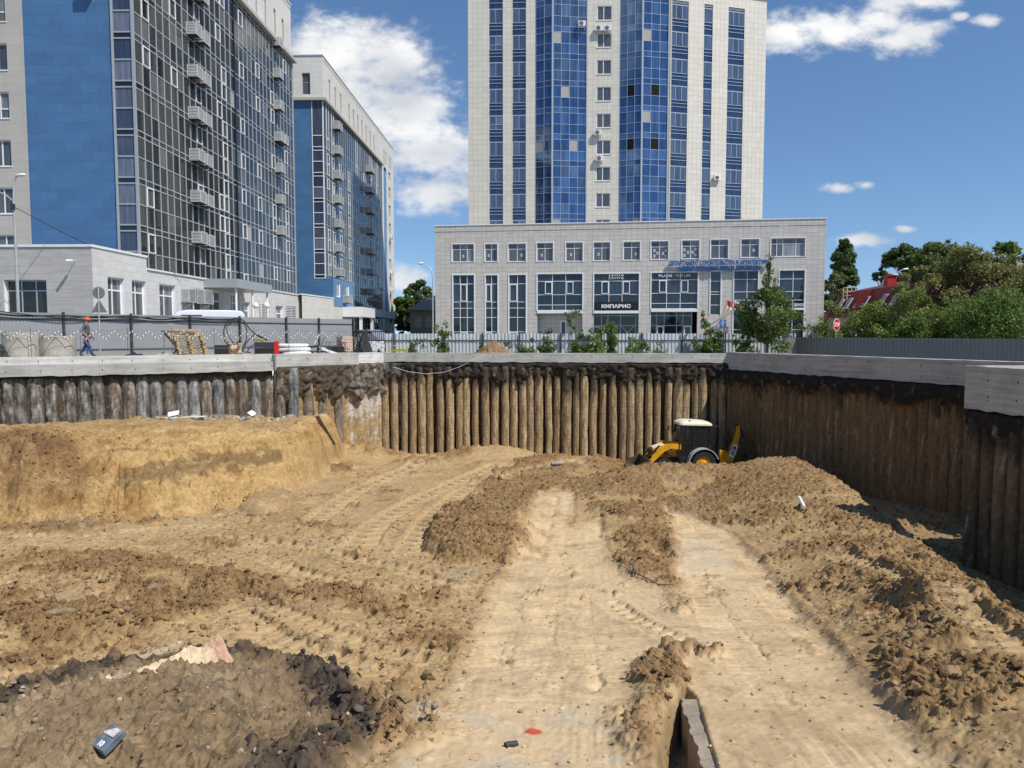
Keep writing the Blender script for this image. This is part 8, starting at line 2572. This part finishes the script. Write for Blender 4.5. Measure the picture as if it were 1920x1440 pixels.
# crushed printed box
p0 = pit_px(209, 1411)
t = thing('crushed_box', 'crushed shiny blue-grey box printed with white figures on the rubble heap', 'box', (p0.x, p0.y, p0.z + .03), R(-28)); t.rotation_euler = (R(28), R(6), R(-28))
q = MB(); q.hexa([(-.085, -.13, 0), (.09, -.125, 0), (.085, .12, 0), (-.08, .13, 0), (-.08, -.125, .085), (.085, -.12, .09), (.08, .115, .06), (-.085, .12, .085)]); q.build('carton', plain('printed_carton', (.17, .205, .25), .3, .3, var=.5, scale=9), t, bevel=.006)
q = MB(); q.obox((-.01, .06, .078), (.07, 0, 0), (0, .045, -.008), (0, .001, .003)); q.build('label_patch', plain('faded_label', (.55, .50, .46), .4, var=.4, scale=25), t)
text_mesh('lettering', '10', .075, M['sign_white'], t, (.005, -.075, .0925), (1, 0, 0), (0, 1, .06), .002, .1, .06, 1.0, .003)
p0 = pit_px(958, 1403)
t = thing('crushed_can', 'small crushed grey can on the lane beside the red mark', 'can', (p0.x, p0.y, p0.z + .025), R(20)); q = MB(); q.tube([(-.06, 0, 0), (-.02, .01, .005), (.03, -.004, 0), (.07, 0, .005)], [.035, .028, .034, .03], 10); q.build('can', M['steel_post'], t, smooth=True)
# exposed edges of the buried road slabs
def slab(lab, px0, py0, px1, py1, h, wdt, inset=.0):
    a = ground_px(px0, py0); b = ground_px(px1, py1); d = Vector((b.x - a.x, b.y - a.y)); L = d.length; d.normalize(); n = Vector((-d.y, d.x))
    if n.x < 0: n = -n
    a = a - Vector((n.x, n.y, 0)) * inset; za, zb = float(prof(a.y)) - .06, float(prof(b.y)) - .06
    t = thing('concrete_road_slab', lab, 'concrete slab', (a.x, a.y, 0), 0, 'buried road slabs')
    N_ = 30; V = []; q = MB(); rs = random.Random(int(px0))
    for i in range(N_):
        f0, f1 = i / N_, (i + 1) / N_; o0 = .014 * math.sin(f0 * 23 + 1) + .012 * math.sin(f0 * 57); o1 = .014 * math.sin(f1 * 23 + 1) + .012 * math.sin(f1 * 57)
        P = lambda f, o, dz: Vector((d.x * L * f + n.x * o, d.y * L * f + n.y * o, za + (zb - za) * f + dz))
        q.quad(P(f0, o0, -h), P(f1, o1, -h), P(f1, o1 + .02, 0), P(f0, o0 + .02, 0)); q.quad(P(f0, o0 + .02, 0), P(f1, o1 + .02, 0), P(f1, wdt, .0), P(f0, wdt, .0))
    P = lambda f, o, dz: Vector((d.x * L * f + n.x * o, d.y * L * f + n.y * o, za + (zb - za) * f + dz))
    q.quad(P(0, 0, -h), P(0, wdt, -h), P(0, wdt, 0), P(0, 0, 0)); q.quad(P(1, 0, -h), P(1, wdt, -h), P(1, wdt, 0), P(1, 0, 0))
    q.build('slab', plain('old_slab_concrete', (.30, .25, .185), .9, var=.3, scale=4, bump=.7, bscale=25), t)


slab('rough broken slab edge beside the dark hollow at the bottom of the picture', 1302, 1302, 1372, 1480, .6, 1.2, .19)
slab('pale slab edge catching the light midway up the second lane', 1270, 1004, 1274, 1062, .4, 1.0, .2)
# pale angular stone and brown slabs of clay
def boulder(name, lab, cat, px, py, size, col, seed, rz=0, group=None, sink=.3, cut=.58):
    p = pit_px(px, py); t = thing(name, lab, cat, (p.x, p.y, p.z - size[2] * sink), rz, group)
    rng_ = np.random.default_rng(seed); n_, m_ = 22, 14; V = []
    dirs = rng_.normal(size=(11, 3)); dirs /= np.linalg.norm(dirs, axis=1)[:, None]; dd = rng_.uniform(cut, .95, 11)
    for i in range(m_):
        th = math.pi * (i + .5) / m_
        for j in range(n_):
            ph = 2 * math.pi * j / n_; v = np.array([math.sin(th) * math.cos(ph), math.sin(th) * math.sin(ph), math.cos(th)])
            r = min([1.0] + [float(dk_ / max(1e-3, v @ dr)) for dr, dk_ in zip(dirs, dd) if v @ dr > .3])
            V.append(v * r * np.array(size))
    V = np.array(V); Q = [(i * n_ + j, i * n_ + (j + 1) % n_, (i + 1) * n_ + (j + 1) % n_, (i + 1) * n_ + j) for i in range(m_ - 1) for j in range(n_)]
    Q += [(0, n_ // 3, 2 * n_ // 3, 2 * n_ // 3), ((m_ - 1) * n_, (m_ - 1) * n_ + n_ // 3, (m_ - 1) * n_ + 2 * n_ // 3, (m_ - 1) * n_ + 2 * n_ // 3)]
    nz_ = 1 + .8 * fbm(V[:, 0] * 4 + seed, V[:, 1] * 4 + V[:, 2] * 3, 3, seed)
    np_mesh('stone', V, np.array(Q), M['clod'], t, col=np.array(col) * np.clip(nz_, .6, 1.4)[:, None])


def stone_ridge(name, lab, pa, pb, h0, h1, w, col, col2, seed):
    """long broken slab: triangular ridge rising from pa to pb, ending in a rough face"""
    a, b = pit_px(*pa), pit_px(*pb); d = (b - a); n_, m_ = 46, 13
    t = thing(name, lab, 'stone', (a.x, a.y, a.z)); side_v = Vector((-d.y, d.x, 0)).normalized()
    V = []; Cc = []
    F, G = np.meshgrid(np.linspace(0, 1, n_), np.linspace(-1, 1, m_))
    nz_ = fbm(F * 9, G * 2, 4, seed); nz2 = fbm(F * 26, G * 6, 3, seed + 1)
    for i in range(m_):
        for j in range(n_):
            f, g_ = F[i, j], G[i, j]; hh = (h0 + (h1 - h0) * f ** 1.4) * (1 + .5 * nz_[i, j])
            p = d * f + side_v * (g_ * w * (.7 + .5 * f) * (1 + .25 * nz_[0, j])) + Vector((0, 0, hh * (1 - abs(g_ + .15) ** 1.3) + .02 * nz2[i, j] - .10))
            p.z += (zt(a.x + p.x, a.y + p.y) - a.z - d.z * f) * .0
            V.append(tuple(p)); k = min(1, max(0, (f - .78) / .1)); Cc.append([(c0 * (1 - k) + c1 * k) * (1 + .35 * nz2[i, j]) for c0, c1 in zip(col, col2)])
    i_ = np.arange(n_ * m_).reshape(m_, n_); Q = np.stack([i_[:-1, :-1], i_[:-1, 1:], i_[1:, 1:], i_[1:, :-1]], -1).reshape(-1, 4).tolist()
    e = [int(i_[k, -1]) for k in range(m_)]; V.append(tuple(d * 1.02 + Vector((0, 0, -.2)))); Cc.append(list(col2))
    Q += [(e[k], len(V) - 1, e[k + 1], e[k + 1]) for k in range(m_ - 1)]
    np_mesh('stone', V, np.array(Q), M['clod'], t, col=np.array(Cc))


stone_ridge('limestone_slab', 'long pale pinkish broken slab rising to a reddish tip above the rubble heap', (205, 1272), (408, 1236), .10, .40, .26, (.60, .47, .31), (.47, .30, .20), 3)
stone_ridge('limestone_slab', 'low whitish stone edge running out towards the picture edge above the rubble heap', (20, 1308), (205, 1270), .05, .14, .16, (.46, .39, .27), (.56, .48, .33), 7)
gB = 'loose slabs of clay in the pit'
for k, (px, py, s, c, lab) in enumerate([(105, 1152, (.32, .14, .10), (.25, .18, .11), 'flat brown clay slab casting a dark shadow on the side mound'), (215, 1228, (.10, .08, .10), (.20, .13, .08), 'small brown clay lump above the pale block'), (20, 1098, (.26, .14, .09), (.22, .15, .09), 'brown clay slab at the picture edge'), (232, 1142, (.12, .1, .08), (.2, .14, .09), 'dark clay lump beside the flat slab'),
    (290, 1100, (.20, .14, .09), (.26, .19, .12), 'grey-brown clay slab in front of the dark clod ridge'), (938, 898, (.16, .14, .30), (.13, .085, .045), 'upright dark clod where the wheel tracks end'), (1130, 968, (.12, .1, .2), (.16, .11, .06), 'dark clod at the end of the short track'), (1722, 1048, (.30, .14, .16), (.10, .075, .05), 'dark hollowed clod on the trench-side slope'), (1790, 1260, (.2, .14, .12), (.3, .2, .11), 'broken clay lump by the churned ruts'),
    (820, 972, (.14, .12, .16), (.16, .11, .06), 'dark lump on the steep end of the middle mound'), (470, 968, (.3, .2, .2), (.13, .095, .06), 'dark overhanging clod at the foot of the bank')]):
    boulder('clay_lump', lab, 'clay lump', px, py, s, c, 20 + k, R(20 * k), gB)
# white rubbish on the bench below the grey piles
for k, (px, w, h, lab) in enumerate([(322, .22, .2, 'bent white sheet scrap below the grey piles, nearest the long white plank'), (470, .2, .22, 'white folded scrap below the last slanted piles')]):
    p = hitline(px, LW0, LW1, -.95 if k == 0 else -.75); t = thing('white_scrap', lab, 'scrap', (p.x, p.y, zt(p.x, p.y) + .05), R(20 + 60 * k), 'white scraps on the bench')
    q = MB(); q.obox((0, 0, h * .5), (w, 0, .04), (0, .12, .08), (0, -.006, .01)); q.obox((w * .6, .05, h * .35), (.1, .02, h * .4), (0, .12, 0), (.01, 0, 0)); q.build('sheet', M['white_paint'], t)
p = hitline(345, LW0, LW1, -1.25); t = thing('white_plank', 'long white plank lying on the bench below the grey piles', 'plank', (p.x, p.y, zt(p.x, p.y) + .06), R(20)); q = MB(); q.obox((0, 0, 0), (.8, 0, .01), (0, .07, 0), (0, 0, .02)); q.build('board', M['coping'], t)
# sagging white wire over the far piles
A_ = at(737, 688, 40.0); B_ = at(912, 664, 39.8); C_ = at(800, 701, 39.9); D_ = at(862, 688, 39.9)
tw = MB(); pts = [A_, at(765, 697, 39.9), C_, at(832, 698, 39.9), D_, at(890, 673, 39.85), B_]; tw.tube(pts, .009, 5); tag(tw.build('hanging_wire', M['white_paint']), 'thin white wire sagging across the top of the brown piles', 'wire')
t = thing('cast_iron_cover', 'small white-grey plate lying on the soil before the far piles', 'plate', tuple(pit_px(1045, 871) + Vector((0, 0, .05)))); q = MB(); q.obox((0, 0, 0), (.28, 0, 0), (0, .2, 0), (0, 0, .03)); q.build('plate', M['galv'], t)
# bent branches beside the second lane
for k, (pts, lab) in enumerate([([(1180, 1072), (1205, 1085), (1235, 1098), (1262, 1100)], 'bent bare branch lying between the two lanes'), ([(1175, 1040), (1190, 1062), (1183, 1082)], 'short curved twig above the bent branch')]):
    P = [pit_px(*p) + Vector((0, 0, .02 + .03 * (i % 2))) for i, p in enumerate(pts)]; tw = MB(); tw.tube(P, [.018, .016, .012, .009][:len(P)], 6); tag(tw.build('bare_branch', M['bark'], smooth=True), lab, 'branch', 'bare branches')
